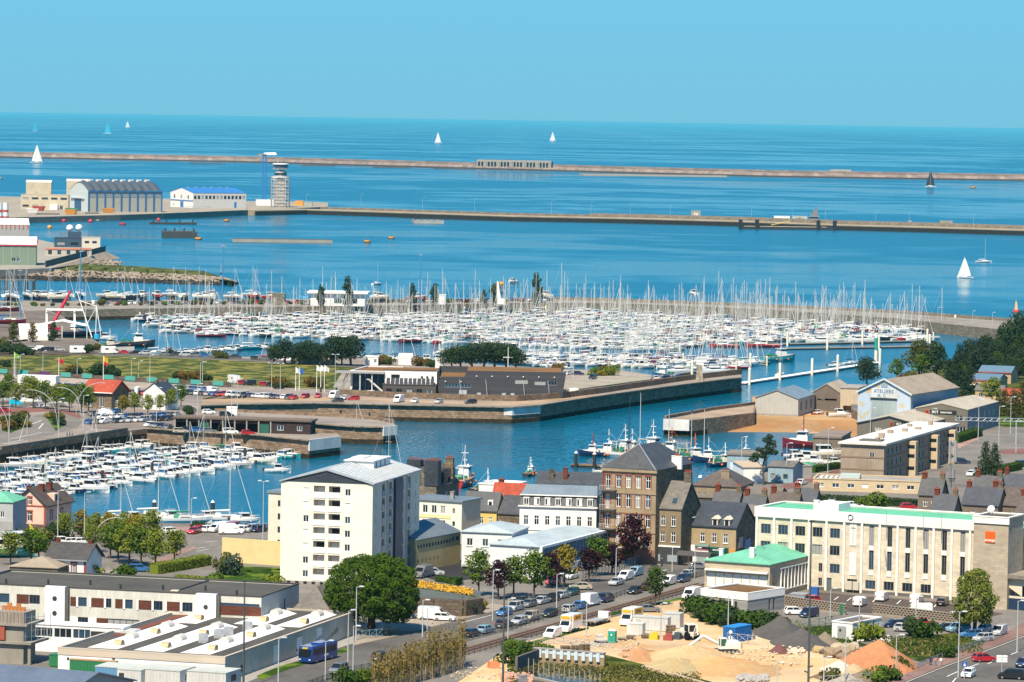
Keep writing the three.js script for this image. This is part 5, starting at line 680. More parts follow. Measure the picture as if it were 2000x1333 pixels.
const pineXY=[[535,712,1.2],[556,712,1.5],[584,713,1.35],[604,713,1.45],[624,714,1.3],[650,714,1.75],[668,714,1.5],[685,715,1.8]];pineXY.forEach(([x,y,s],i)=>tree(x,y,'pine',i%3?'pine':'dark',s,'dark pine in the row between the field and the marina','pine row beside the field',0.85));for(const[x,y,s]of[[882,721,1.5],[900,722,1.7],[922,722,1.9],[944,721,2],[966,721,1.9],[988,722,1.8],[1008,723,1.5]])tree(x,y,'pine',rnd()<0.5?'pine':'dark',s,'dark pine in the clump behind the dark clad hall','pine clump behind the dark hall',0.7);
hut(568,652,711,3,M([0.5,0.45,0.34],0.9,{map:T.plaster}),'low cream block half hidden by the pine row',{D:8});hut(712,738,714,3,MAT.white,'white kiosk east of the pine row',{F:[[0.8,1,1,1.4,'pair']]});hut(778,804,713,2.4,MAT.white,'white hut with pitched roof behind the pavilion',{roof:'gableX',rh:1.5,rm:MAT.white});hut(850,870,720,3,MAT.white,'white banner wall beside the marina east of the pavilion',{D:1});
for(const[x,y,s,t]of[[750,712,2,'rust'],[762,713,1.6,'olive'],[820,716,2,'rust'],[838,716,1.6,'olive'],[848,718,1.4,'dark'],[1160,733,1.6,'green'],[1195,734,2.1,'fresh'],[1185,729,1.6,'rust'],[1092,727,1.8,'rust'],[1175,735,1.2,'gold']])tree(x,y,'bush',t,s,x>1000?'shrub on the terrace beyond the dark hall':'shrub behind the glass pavilion',x>1000?'terrace shrubs':'shrubs behind the pavilion',1.1);
for(const[x,y,s,t]of[[140,730,1.9,'rust'],[150,731,1.6,'dark'],[185,733,2.4,'dark'],[200,734,2.5,'dark'],[215,735,2.2,'dark'],[225,735,1.7,'dark'],[350,741,1.6,'dark'],[362,742,1.8,'rust'],[384,743,1.9,'rust'],[405,744,1.4,'dark'],[10,718,1.6,'dark'],[535,756,2,'rust'],[552,757,1.9,'rust'],[610,757,2,'rust'],[622,757,1.8,'olive'],[565,758,1.3,'olive'],[545,760,1.3,'dark'],[8,688,2.4,'dark'],[30,692,2.6,'dark'],[55,694,2,'dark'],[0,680,2.5,'olive'],[172,687,1.8,'dark'],[186,684,1.6,'olive'],[160,690,1.7,'dark'],[335,694,1.4,'dark'],[422,700,1.6,'olive'],[436,701,1.5,'olive'],[228,690,1,'dark']])tree(x,y,'bush',t,s*0.95,y>712?(x>500?'wind bent shrub beside the quay entrance':'dark shrub clump at the foot of the grass field'):'dark shrub beside the marina road',y>712?(x>500?'shrubs by the quay entrance':'shrub clumps on the grass field'):'shrubs beside the marina road',1.05);
carRow([62,685],[115,686],6,80,'parked beside the field road','cars parked along the field road');carRow([205,690],[500,702],16,80,'parked beside the field road','cars parked along the field road',0.15);carRow([500,703],[560,706],5,80,'parked beside the field road','cars parked along the field road',0.1);
carRow([355,771],[480,776],13,15,'in the car park by the white house','cars in the upper quay car park',0.1);carRow([348,762],[420,766],9,15,'in the car park by the white house','cars in the upper quay car park',0.1);carRow([120,757],[160,760],7,15,'behind the red roofed house','cars behind the red roofed house');carRow([250,770],[282,772],6,15,'between the red roofed and white houses','cars between the two houses',0.1);carRow([460,751],[560,757],8,75,'near the flagpoles at the quay entrance','cars near the quay entrance',0.2);carRow([430,774],[575,781],16,20,'on the quay above the curved inner pier','cars on the channel quay',0.05);
car(595,778,200,'estate','red','on the quay beside a white van');car(621,777,190,'hatchback','red','behind the white van on the quay');car(652,778,195,'van','white','parked among cars on the channel quay');car(672,781,200,'hatchback','white','between the white van and a red car');car(690,782,250,'hatchback','red','last in the row on the channel quay');car(659,786,250,'hatchback','dark grey','close to the channel quay edge');car(779,786,200,'van','white','standing alone on the lower quay');car(810,787,195,'hatchback','white','alone on the lower quay below the solar panels');car(857,788,200,'hatchback','silver','alone on the lower quay below the dark hall');car(919,789,240,'hatchback','black','easternmost on the lower quay');car(728,772,80,'estate','white','parked under the pavilion stair');car(757,774,80,'hatchback','red','parked by the grey wing door');car(1124,769,80,'small_van','white','behind the pier wall east of the dark hall');car(1158,741,200,'people_carrier','black','on the terrace beyond the dark hall');car(1130,733,80,'hatchback','navy blue','on the terrace near the marina edge');carRow([1040,736],[1110,733],4,30,'on the terrace behind the dark hall','cars on the terrace',0.2);
function camper(px,py,heading,label){const o=thing('camper_van',label,'camper',P(px,py),-heading*DEG);mesh('body',[...slab([[-1.6,0.5],[-1.6,2.2],[-2.6,2.4],[-2.5,3],[3,3],[3.1,0.6],[2.9,0.4],[-1.5,0.4]],2.2,0.12)],paint('white'),o);mesh('cab',[...slab([[-3,0.4],[-3.05,1],[-2.6,1.25],[-2,2.1],[-1.5,2.2],[-1.5,0.4]],2,0.1)],paint('white'),o);mesh('windscreen',taper(-2,-2.7,0.85,0.85,1.3,-1.8,-2.1,0.8,0.8,2.05),MV.glass,o);mesh('side_window',bx(-1.12,1.12,1.7,2.3,0.3,1.5),MV.glass,o);for(const s of[-1,1])for(const z of[-2.1,1.7])mesh('wheel',tyreG,MV.tyre,o,[s*0.95,0.31,z]);return o;}
camper(151,691,80,'white camper van parked beside the field road');camper(212,692,75,'white camper with dark front near the boat dock');camper(456,750,-30,'white camper van at the end of the turquoise panels');
const FLG={green:M([0.2,0.42,0.05],0.8),red:M([0.5,0.02,0.03],0.8),'yellow and red':M([0.65,0.4,0.02],0.8),white:M([0.75,0.75,0.72],0.8),blue:M([0.05,0.15,0.4],0.8)};
function flag(px,py,h,c,label){const o=thing('flagpole',label,'flag',P(px,py));mesh('pole',cyl(0.13,0.08,h,0,0,0,6),MAT.paint,o);const cloth=(y0,y1,m,n)=>mesh(n,loft([0,0.35,0.7,1].map(t=>[[t*1.5,h-y0-t*0.9,Math.sin(t*5)*0.35],[t*1.5,h-y1-t*0.7,Math.sin(t*5)*0.35]]),false,false),m,o);cloth(0.1,1.8,FLG[c],'flag');if(c==='yellow and red')cloth(1.8,2.9,FLG.red,'flag_lower');}
flag(27,735,8.4,'green','green and yellow flag flying at the end of the promenade');flag(114,748,8.6,'red','red flag flying over the promenade');flag(201,747,9,'yellow and red','yellow and red flag over the promenade');flag(618,766,9,'white','flagpole with limp white flag by the pavilion, first of three');flag(626,766,9,'white','flagpole with limp white flag by the pavilion, middle of three');flag(633,766,9,'white','flagpole with limp white flag by the pavilion, last of three');flag(584,764,8,'blue','flagpole with blue flag near the entrance sign');flag(577,764,8,'white','flagpole with furled flag near the entrance sign');
for(const[x,y,h]of[[39,726,6],[83,728,7.5],[256,741,7],[270,740,6],[391,745,6.5],[395,745,6.5],[150,735,6],[292,752,10],[30,744,8]])lamp(x,y,h,'slim lamp beside the promenade wall',{arm:0.8,group:'lamps along the promenade'});for(const[x,y,h]of[[530,763,9],[547,764,9],[654,770,13]])lamp(x,y,h,x>600?'tall thick mast lamp beside the glass pavilion':'lamp near the quay entrance sign',{arm:0.7,head:2,group:x>600?undefined:'lamps at the quay entrance'});lamp(1120,742,7.5,'white lamp on the terrace east of the dark hall',{arm:0.7});
for(const[x,y,h]of[[162,841,10],[114,856,11],[17,870,13],[385,815,10],[452,816,12],[463,818,12],[305,824,10],[343,800,6],[540,806,0.1]].slice(0,8))lamp(x,y,h,x<200?'tall pale lamp post on the dock road':'tall pale lamp post in the dock car park',{arm:1,head:x===452?2:1,group:x<200?'lamps on the dock road':'lamps in the dock car park'});
for(const[x,y,h,t]of[[148,812,10,0],[112,838,11,2.9],[158,818,9,2.8],[16,848,9,2.9]])lamp(x,y,h,'curved arching lamp over the dock road',{curve:true,turn:t,group:'curved lamps over the dock road'});
{const b=bld({name:'station_house',cat:'house',label:'stone house with bright red tiled roof beside the dock road',base:[[217,800],[160,797]],fr:true,ang:-24,H:5.2,dpx:250,m:MAT.stoneB,roof:'gableX',rh:3.2,rm:MAT.tile,oh:0.7,F:[[0.66,0.6,1.7,3.2,'tri'],[0.25,0.6,1.7,3.2,'tri']],R:[[0.5,0.5,1.8,3.2,'tri']],frame:MAT.frameW});mesh('gutter',bx(-0.6,b.W+0.6,4.9,5.15,0.5,0.8),MAT.paint,b.g);hut(218,229,799,2.4,MAT.white,'small white hut at the corner of the red roofed house',{D:2});}
{const b=bld({name:'white_house',cat:'house',label:'small white house with blue grey slate roof near the car park',base:[[279,800],[322,803]],ang:-24,H:5.4,dpx:347,m:MAT.white,roof:'gable',rh:2.8,rm:MAT.slateBlue,oh:0.2,R:[[0.5,2.6,0.9,1.5,'pair'],[0.3,0.6,0.9,1.8,'pair']]});chimney(b,b.W/2,-1,8,0.9,1,MAT.stoneB,0);chimney(b,b.W/2,-b.D+1,8,0.9,1,MAT.stoneB,0);}
{const b=bld({name:'dock_arcade',cat:'building',label:'low dark arcade of boat stores facing the dock quay',base:[[340,842],[606,851]],ang:-9,H:3.6,D:7,m:M([0.085,0.06,0.06],0.85,{map:T.brickwork}),roof:'slab',rh:0.5,rm:M([0.17,0.13,0.11],0.9,{map:T.weather}),oh:0.5,F:[[0.05,0.05,3.2,2.7,'open',8,0.088],[0.78,1,1.9,1.5,'pair'],[0.92,1,1.5,1.4,'pair']]});for(let i=0;i<=8;i++)mesh('pier',bx(b.W*(0.006+i*0.088)-0.2,b.W*(0.006+i*0.088)+0.2,0,3.6,0.02,0.35),MAT.concrete,b.g);for(let i=0;i<44;i++)mesh('parapet_block',bx(b.W*i/44+0.1,b.W*(i+1)/44-0.1,4.1,4.5,0.1,0.45),M([0.22,0.18,0.15],0.9),b.g);for(const x of[0.22,0.66])mesh('green_door',bx(b.W*x-1.4,b.W*x+1.4,0,2.7,-0.2,-0.1),M([0.015,0.1,0.07],0.6),b.g);}
car(352,846,80,'estate','beige','on the dock quay before the low arcade');car(450,848,80,'people_carrier','white','on the dock quay before the low arcade');car(484,850,80,'hatchback','red','on the dock quay before the low arcade');carRow([368,844],[408,846],3,75,'against the wall of the low arcade','cars by the low arcade');carRow([292,834],[330,839],6,20,'at the inner corner of the boat dock','cars at the dock corner');carRow([175,829],[330,822],13,205,'in the dock car park','cars in the dock car park',0.06);carRow([182,820],[345,814],14,205,'in the dock car park','cars in the dock car park',0.06);carRow([180,812],[225,808],4,205,'in the dock car park near the red roofed house','cars in the dock car park west',0.1);car(208,816,75,'van','white','in the dock car park near the red roofed house');car(407,809,80,'hatchback','white','alone on the sandy quay strip');car(442,815,80,'people_carrier','black','beside the white hut on the quay strip');hut(442,462,811,2.2,MAT.white,'white cabin beside the black people carrier',{D:2.5});hut(262,268,774,2.4,MAT.white,'white box hut between the two houses');
{const o=car(32,792,80,'small_van','cyan','towed boat yard side at the dock road');o.userData.label='bright cyan van parked among the trees by the dock road';}car(8,806,60,'hatchback','red','driving on the dock road at the picture edge');car(78,797,85,'small_van','white','parked under the trees by the dock road');for(const[x,y]of[[50,790],[60,793],[98,788],[10,790],[118,796]]){const o=place(motorBoat(1,'white',pick(['x','navy'])),'trailered_boat',x,y,rr(40,120),1,'white motor boat on a trailer under the dock road trees','boat',GL);o.position.y=GL+0.7;o.userData.group='boats on trailers by the dock road';}
hut(34,108,752,3,MAT.white,'row of white market tents behind the dock road trees',{D:4,ang:-14});
for(const[x,y,s,t]of[[5,796,1.2,'green'],[30,797,1.15,'fresh'],[52,790,1.3,'fresh'],[64,798,1.45,'fresh'],[88,800,1.3,'green'],[110,803,1.2,'fresh'],[135,806,1.25,'green'],[158,808,1.35,'green'],[172,806,1.2,'fresh'],[15,780,1.2,'green'],[120,796,1.1,'fresh']])tree(x,y,'round',t,s,'young green street tree beside the dock road','street trees beside the dock road');for(const[x,y,s,t]of[[239,812,0.9,'gold'],[262,810,1,'fresh'],[288,812,0.95,'fresh'],[312,808,0.85,'fresh'],[334,802,1,'fresh'],[353,795,1.05,'green']])tree(x,y,'round',t,s,'small young tree in front of the white house','young trees by the white house');tree(371,810,'bush','dark',1.6,'dark bare shrub at the dock corner');for(const[x,y,s,t]of[[14,830,1.7,'olive'],[22,840,1.8,'rust'],[32,836,2,'dark'],[44,826,2.1,'olive'],[50,835,1.3,'gold'],[108,823,1.7,'olive'],[114,832,1.4,'dark'],[92,818,1,'gold']])tree(x,y,'bush',t,s,'shrub planted on the dock road traffic islands','shrubs on the traffic islands');
function person(px,py,heading,top,legs,label,hair=[0.03,0.02,0.015],lvl=GL,h=1.72,step=0.22){
const o=thing('person',label,'person',P(px,py,lvl+0.05),-heading*DEG),k=h/1.72,tube=(a,b,r0,r1)=>bar(a,b,r0,7,r1);
const ell=(x,y,z,a,b,c)=>new THREE.SphereGeometry(1,10,8).scale(a,b,c).translate(x,y,z);
mesh('body',[ell(0,1.58,0,0.085,0.125,0.1),tube([0,1.4,0],[0,1.5,0],0.055,0.05),ell(0,1.575,-0.1,0.02,0.025,0.025),tube([0.25,1.12,0.02],[0.27,0.86,-0.12],0.04,0.032),tube([-0.25,1.12,0.02],[-0.27,0.86,0.1],0.04,0.032),ell(0.27,0.82,-0.14,0.035,0.06,0.03),ell(-0.27,0.82,0.12,0.035,0.06,0.03),tube([0.1,0.5,-step*0.5],[0.1,0.08,-step*0.6],0.06,0.04),tube([-0.1,0.5,step*0.4],[-0.1,0.08,step*0.9],0.06,0.04)],M([0.45,0.26,0.18],0.7),o);
mesh('shirt',[loft([[0.9,0.15,0.1],[1.1,0.16,0.105],[1.32,0.19,0.11],[1.43,0.1,0.07]].map(([y,a,b])=>Array.from({length:10},(_,i)=>[Math.cos(i*0.628)*a,y,Math.sin(i*0.628)*b]))),tube([0.19,1.38,0],[0.25,1.12,0.02],0.065,0.05),tube([-0.19,1.38,0],[-0.25,1.12,0.02],0.065,0.05)],M(top,0.85),o);
mesh('trousers',[ell(0,0.9,0,0.16,0.12,0.11),tube([0.09,0.88,0],[0.1,0.48,-step*0.5],0.095,0.07),tube([-0.09,0.88,0],[-0.1,0.48,step*0.4],0.095,0.07),tube([0.1,0.48,-step*0.5],[0.1,0.14,-step*0.6],0.07,0.06),tube([-0.1,0.48,step*0.4],[-0.1,0.14,step*0.9],0.07,0.06)],M(legs,0.85),o);
mesh('shoe',[ell(0.1,0.05,-step*0.6-0.06,0.05,0.05,0.13)],MAT.dark,o);mesh('shoe',[ell(-0.1,0.05,step*0.9-0.06,0.05,0.05,0.13)],MAT.dark,o);mesh('hair',[ell(0,1.64,0.025,0.092,0.1,0.1)],M(hair,0.9),o);o.scale.setScalar(k);return o;}
person(130.5,854,60,[0.03,0.25,0.3],[0.05,0.06,0.1],'person in a turquoise top walking on the dock road');person(135.5,854,60,[0.1,0.12,0.2],[0.04,0.05,0.08],'person in dark blue walking between two others by the dock');person(140.5,853.5,60,[0.4,0.25,0.22],[0.06,0.05,0.05],'person in a pink top walking by the dock');
// ---------- boat dock ----------
{let n=0;const words2=['the dock wall','mid dock','the basin'];
for(const[a,b,k]of[[[-30,917],[300,866],0],[[-60,958],[495,872],1],[[-60,990],[545,891],2]]){
const A=P(...a,0),B=P(...b,0),d=B.clone().sub(A),L=d.length(),u=d.clone().normalize(),q=V(u.z,0,-u.x),o=thing('pontoon',`boat dock pontoon by ${words2[k]}`,'pontoon',A,-Math.atan2(d.z,d.x));mesh('deck',bx(0,L,0.25,0.6,-0.9,0.9),M([0.36,0.33,0.3],0.9,{map:T.boards}),o);for(let t=0.06;t<1;t+=0.16)mesh('pile',cyl(0.4,0.4,5,L*t,-1,1.1,8),MAT.dark,o);
for(const s of[-1,1])for(let t=1;t<L;t+=rr(4,5.2)){if(rnd()<0.08)continue;const sz=rnd()<0.22?0:rnd()<0.8?1:2,hc=pick(['white','white','white','white','grey','navy','cream','teal']),tc=pick(['x','x','x','navy','cover']),sc=rr(0.9,1.12),len=[5.6,7.2,10][sz];const e=rnd()<0.06?sailBoat(0,hc,pick(CC),true):motorBoat(sz,hc,tc),c=e.clone(),sail=e===protos[Object.keys(protos).find(z=>protos[z]===e&&z[0]==='s')];c.name=numbered(sail?'sailing_boat':'motor_boat');c.position.copy(A).addScaledVector(u,t).addScaledVector(q,s*(len*sc/2+1.2));c.rotation.y=Math.atan2(-q.x*s,-q.z*s)+rr(-0.12,0.12)+(rnd()<0.3?Math.PI:0);c.scale.setScalar(sc);scene.add(c);c.userData={label:`${['small','mid-sized','large'][sz]} ${hcWord[hc]} ${sail?'sailing boat':'motor boat'}${tc==='cover'&&!sail?' under blue cover':tc==='navy'&&!sail?' with fenders':''} in boat dock by ${words2[k]}`.replace('mid-sized','medium'),category:'boat',group:'boats berthed in the boat dock'};}
}}
{const q=P(216,872,0),o=thing('floating_office','grey floating hut among the boats under the dock wall','hut',q,0.4);mesh('wall',bx(-3.4,3.4,0.4,3.4,-1.6,1.6),M([0.36,0.34,0.33],0.8,{map:T.weather}),o);mesh('roof',bx(-3.6,3.6,3.4,3.7,-1.8,1.8),MAT.white,o);mesh('lifebuoy',new THREE.TorusGeometry(0.4,0.12,6,14).translate(-1.8,1.4,1.7),BM.red,o);}
place(motorBoat(2,'white','x'),'motor_boat',645,846,80,0.9,'white cabin boat between the two piers','motor boat');place(motorBoat(0,'white','x'),'motor_boat',667,848,80,1,'small open boat between the two piers','motor boat');place(sailBoat(0,'white','white',false),'sailing_boat',692,852,85,0.95,'small yacht at the landing of the curved pier','sailing yacht');walkway([672,846],[728,854],2.4,M([0.42,0.4,0.38],0.9,{map:T.boards}),'landing stage under the curved inner pier',[0.5],MAT.dark,4);walkway([560,880],[606,884],2,M([0.42,0.4,0.38],0.9,{map:T.boards}),'landing stage at the white ended dock pier',[0.9],MAT.dark,4);place(motorBoat(1,'white','x'),'motor_boat',542,924,85,1,'white motor boat leaving a faint wake in the basin','motor boat');{const o=thing('rowing_boat','turquoise open boat under the dock quay steps','boat',P(554,880,0),-75*DEG),[h]=hullG(8,2.3,0.9,0.6,0.4);mesh('hull',h,BM.teal,o);mesh('thwart',[bx(-1,1,0.45,0.55,-1,-0.6),bx(-1,1,0.45,0.55,1,1.4)],BM.teak,o);}
for(const[x,y,l]of[[626,795,'first'],[656,795,'second'],[599,872,'third'],[665,843,'fourth'],[721,848,'fifth'],[446,865,'sixth'],[298,858,'seventh']]){const o=thing('mooring_post','dark timber mooring post against the quay wall','post',P(x,y,0.2),0,'timber posts against the quay walls');mesh('post',cyl(0.35,0.3,7.5,0,-1,0.4,7),MAT.dark,o);mesh('brace',bar([0,4,0.4],[0,2,-0.6],0.14,5),MAT.dark,o);}
{for(const[a,b,l]of[[[524,789],[500,795],'west stone stair']]){}const A=P(505,806,0),o=thing('quay_stair','stone stair descending the channel quay wall','stair',[A.x,0,A.z],-0.1);for(let i=0;i<9;i++)mesh('step',bx(i*1.1,i*1.1+1.1,0,5-i*0.55,-0.2,1.4),MAT.quay,o);const B=P(542,872,0),q=thing('quay_stair','stone stair beside the turquoise boat','stair',[B.x,0,B.z],-0.1);for(let i=0;i<9;i++)mesh('step',bx(i*0.9,i*0.9+0.9,0,5-i*0.55,-0.2,1.2),MAT.quay,q);mesh('landing',bx(-2.6,0,0,5.4,-0.2,1.2),M([0.74,0.72,0.68],0.8),q);}
// ---------- east side: slip, sheds, workshops, trees ----------
struct('slip_jetty',poly(line([[1297,820],[1346,822],[1474,806.4],[1476,791],[1390,802]]),-3,GL-0.01),MAT.quay);struct('slip_jetty_top',poly(line([[1299,820],[1345,821.5],[1471,806.6],[1473,792.5],[1391,803]]),GL,GL+0.03),M([0.46,0.35,0.25],0.95,{map:T.ground}));daymark([[1297,820.4],[1346,822.4]],1.9,5.3,'white painted end wall of the jetty below the grey shed');tideBand([[1297,820],[1346,822],[1474,806]],1.6);
wallAlong('parapet_wall',[[1300,818],[1391,801.5],[1475,790.5]],GL,GL+0.9,0.8,MAT.quay,'low parapet on the jetty below the grey shed','wall');
struct('slip_yard',poly(line([[1468,817],[1560,820],[1700,822],[1700,772],[1560,768],[1470,775]],2.2),-3,2.2),MAT.sand);struct('slip_sand',loft([line([[1466,815],[1560,818],[1640,820],[1702,820]],2.21),line([[1440,828],[1550,829],[1640,832],[1704,838]],1.2),line([[1395,842],[1540,843],[1640,849],[1690,855]],0.2),line([[1370,852],[1540,855],[1640,860],[1690,866]],-1)].map(l=>l.map(p=>[p.x,p.y,p.z])),false,false),M([0.4,0.27,0.165],0.95,{map:T.earth}));
for(const[x,y]of[[1380,839],[1390,838],[1398,837]]){const o=thing('timber_fender','pale timber fender post on the slip jetty side','post',P(x,y,0),0,'timber fenders on the slip jetty');mesh('post',bx(-0.4,0.4,0,4.6,-0.4,0.6),M([0.36,0.28,0.2],0.9),o);mesh('cap',bx(-0.5,0.5,4.6,4.9,-0.5,0.7),MAT.dark,o);}
{const sm=M([0.5,0.5,0.47],0.6,{map:T.sheet}),b=bld({name:'grey_shed',cat:'shed',label:'pale grey metal shed at the head of the sandy slip',base:[[1475,811],[1559,814]],lvl:2.2,ang:-16,H:5.6,dpx:1591,m:sm,mR:M([0.46,0.47,0.46],0.6,{map:T.sheet}),roof:'gable',rh:2.6,rm:MAT.zinc,oh:0.3});for(let i=0;i<3;i++)mesh('side_opening',bx(b.W+0.01,b.W+0.12,1.6,4.4,-b.D*(0.14+i*0.3)-2.2,-b.D*(0.14+i*0.3)),M([0.22,0.17,0.09],0.8),b.g);mesh('plinth',bx(-0.1,b.W+0.1,0,0.6,0,0.15),MAT.concrete,b.g);}
bld({name:'brown_shed',cat:'shed',label:'brown grey shed with pale pitched roof behind the slip',base:[[1586,803],[1642,806]],lvl:2.2,ang:-16,H:6,D:22,m:M([0.2,0.165,0.145],0.9,{map:T.weather}),roof:'gable',rh:3,rm:M([0.46,0.39,0.31],0.9,{map:T.weather}),F:[[0.4,3.6,4,0.6,'open',2,0.25]]});bld({name:'plank_store',cat:'shed',label:'cream plank clad store beside the peeling workshop',base:[[1641,806],[1676,808]],lvl:2.2,ang:-16,H:8,D:16,m:M([0.56,0.46,0.33],0.8,{map:T.sheet}),roof:'slab',rm:MAT.concrete,rh:0.3,F:[[0.5,0.1,4,2.2,'open']]});
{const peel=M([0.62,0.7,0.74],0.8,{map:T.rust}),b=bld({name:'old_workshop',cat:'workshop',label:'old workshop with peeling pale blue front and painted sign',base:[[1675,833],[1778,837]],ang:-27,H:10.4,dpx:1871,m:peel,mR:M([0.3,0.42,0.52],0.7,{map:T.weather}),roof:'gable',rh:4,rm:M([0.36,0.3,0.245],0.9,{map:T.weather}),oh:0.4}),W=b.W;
mesh('roller_door',Array.from({length:18},(_,i)=>bx(W*0.26,W*0.74,1+i*0.42,1.4+i*0.42,0.02,0.1)),M([0.42,0.5,0.5],0.7,{map:T.weather}),b.g);mesh('door_lintel',bx(W*0.24,W*0.75,8.6,8.9,0.02,0.4),MAT.dark,b.g);mesh('sign_board',bx(W*0.26,W*0.72,9,11.8,0.02,0.12),M([0.72,0.74,0.74],0.7,{map:T.weather}),b.g);mesh('sign_lettering',words('ATELIERS',1.05).translate(W*0.49,10.5,0.13),M([0.1,0.2,0.33],0.8),b.g);mesh('sign_lettering',words('H. C.',1).translate(W*0.46,9.2,0.13),M([0.1,0.2,0.33],0.8),b.g);mesh('louvre',bx(W*0.44,W*0.56,12.2,13.4,0.02,0.1),MAT.glassPale,b.g);mesh('base_band',bx(W*0.28,W*0.72,0,1,0.05,0.3),MAT.dark,b.g);
for(let i=0;i<11;i++){const z=-b.D*(0.03+i*0.088),w=mesh('window',bx(W+0.02,W+0.16,1,5.6,z-0.35,z),M([0.42,0.36,0.28],0.8),b.g);mesh('pane',bx(W+0.01,W+0.08,1.2,5.4,z-b.D*0.083,z-0.35),M([0.08,0.06,0.045],0.4),w);}mesh('gable_trim',[prof([[-0.5,10.1],[W/2,14.5],[W+0.5,10.1],[W+0.5,10.6],[W/2,15],[-0.5,10.6]],0.2).translate(0,0,0.62)],M([0.5,0.58,0.62],0.7),b.g);for(const x of[0.4,0.46])mesh('roof_vent',cyl(0.5,0.4,1.5,W*x,13.6,-b.D*0.35-x*6,8),MAT.brick,b.g);}
{const oliv=M([0.15,0.135,0.11],0.8,{map:T.plaster}),bl=M([0.14,0.18,0.21],0.7,{map:T.plaster}),pale=M([0.5,0.45,0.37],0.85,{map:T.weather});
const sign=(g,x,y,z,s)=>{const q=mesh('sign_board',bx(x,x+10*s,y,y+1.5*s,z,z+0.12),MAT.black,g);mesh('sign_emblem',[bx(x-2*s,x-0.5*s,y,y+1.5*s,z,z+0.14)],M([0.5,0.08,0.02],0.6),g);mesh('emblem_mark',[bar([x-1.7*s,y+1.2*s,z+0.18],[x-0.8*s,y+0.3*s,z+0.18],0.12,4),bar([x-0.8*s,y+1.2*s,z+0.18],[x-1.7*s,y+0.3*s,z+0.18],0.12,4)],MAT.black,g);mesh('sign_lettering',words('HCT',0.95*s).translate(x+1.9*s,y+0.3*s,z+0.12),MAT.paint,q);mesh('sign_lettering',words('INDUSTRIES',0.55*s).translate(x+6.1*s,y+0.4*s,z+0.12),MAT.paint,q);};
const b=bld({name:'industrial_unit',cat:'building',label:'upper olive grey industrial unit with black sign board',base:[[1788,846],[1890,849]],ang:-20,H:7.4,dpx:1950,m:oliv,mR:bl,roof:'gable',rh:1.6,rm:pale,oh:0.15,F:[[0.84,4.2,2.2,1.5,'pair'],[0.88,0.8,2.8,1.6,'tri']],R:[[0.08,4,1.5,1.5,'pair',6,0.155],[0.1,1.2,1.6,1.2,'pale',5,0.18]]});sign(b.g,b.W*0.28,5.9,0.02,0.8);
const c=bld({name:'industrial_unit',cat:'building',label:'lower olive grey industrial unit with gabled front and black sign',base:[[1674,856],[1800,860]],ang:-20,H:4.4,dpx:1869,m:oliv,mR:bl,roof:'gable',rh:2.2,rm:pale,oh:0.15,F:[[0.33,2.3,1.8,1.2,'pair'],[0.54,1.6,2.4,1.5,'tri']],R:[[0.2,1.6,1.4,1.2,'pair',4,0.2]]});sign(c.g,c.W*0.58,4.1,0.02,0.66);mesh('roof_edge',prof([[-0.2,4.2],[c.W/2,6.5],[c.W+0.2,4.2],[c.W+0.2,4.5],[c.W/2,6.85],[-0.2,4.5]],0.14).translate(0,0,0.32),MAT.dark,c.g);}
{const pebb=M([0.4,0.32,0.25],0.85,{map:T.weather}),band=M([0.24,0.17,0.12],0.85),b=bld({name:'apartment_block',cat:'building',label:'three storey beige flats with white flat roof and stair towers',base:[[1642,940],[1726,945]],ang:-20,H:9.6,dpx:1868,m:pebb,roof:'slab',rh:0.5,rm:M([0.78,0.75,0.69],0.8,{map:T.weather}),oh:0.7,F:[[0.72,5.9,1.3,1.7,'pair']],R:[[0.05,0.8,1,1.6,'dark',4,0.055,3,3.1],[0.42,0.8,1,1.6,'dark',3,0.05,3,3.1],[0.72,0.8,1,1.6,'dark',3,0.05,3,3.1],[0.93,0.8,1,1.6,'dark',1,0,3,3.1]]}),W=b.W;
for(const y of[3.1,6.2])mesh('floor_band',[bx(-0.06,W+0.06,y,y+0.35,0.01,0.1),bx(W+0.01,W+0.1,y,y+0.35,-b.D,0.1)],band,b.g);for(const t of[0.3,0.6,0.85]){const s=mesh('stair_tower',bx(W+0.02,W+2.4,0,9,-b.D*t-2.6,-b.D*t),M([0.56,0.44,0.3],0.85,{map:T.plaster}),b.g);for(const y of[1.6,4.8,7.2])mesh('tower_window',bx(W+0.3,W+2.1,y,y+0.9,-b.D*t,-b.D*t+0.06),MAT.glass,s);}for(let i=0;i<8;i++)mesh('roof_vent',box(rr(0.8,1.6),rr(0.6,1.1),1,rr(2,W-2),10.1,-b.D*(0.1+i*0.11)),pebb,b.g);mesh('roof_hatch',bx(W*0.3,W*0.8,10.1,10.5,-9,-5),MAT.concreteDark,b.g);}
{const b=bld({name:'low_office',cat:'building',label:'long low cream office below the beige flats',base:[[1588,959],[1800,968]],ang:-10,H:3,D:13,m:M([0.56,0.45,0.3],0.85,{map:T.plaster}),rm:MAT.concrete,F:[[0.07,1,1.8,1,'pair',3,0.14],[0.48,1.1,1.6,0.9,'shutter'],[0.62,1,1.9,1,'pair',3,0.14]]});mesh('glass_roof',bx(b.W*0.24,b.W*0.42,3.05,4,-8,-3),M([0.45,0.52,0.5],0.4),b.g);for(let i=0;i<6;i++)mesh('roof_light',bx(b.W*(0.05+i*0.045),b.W*(0.05+i*0.045)+0.6,2.9,3.2,-8,-4),MAT.white,b.g);}
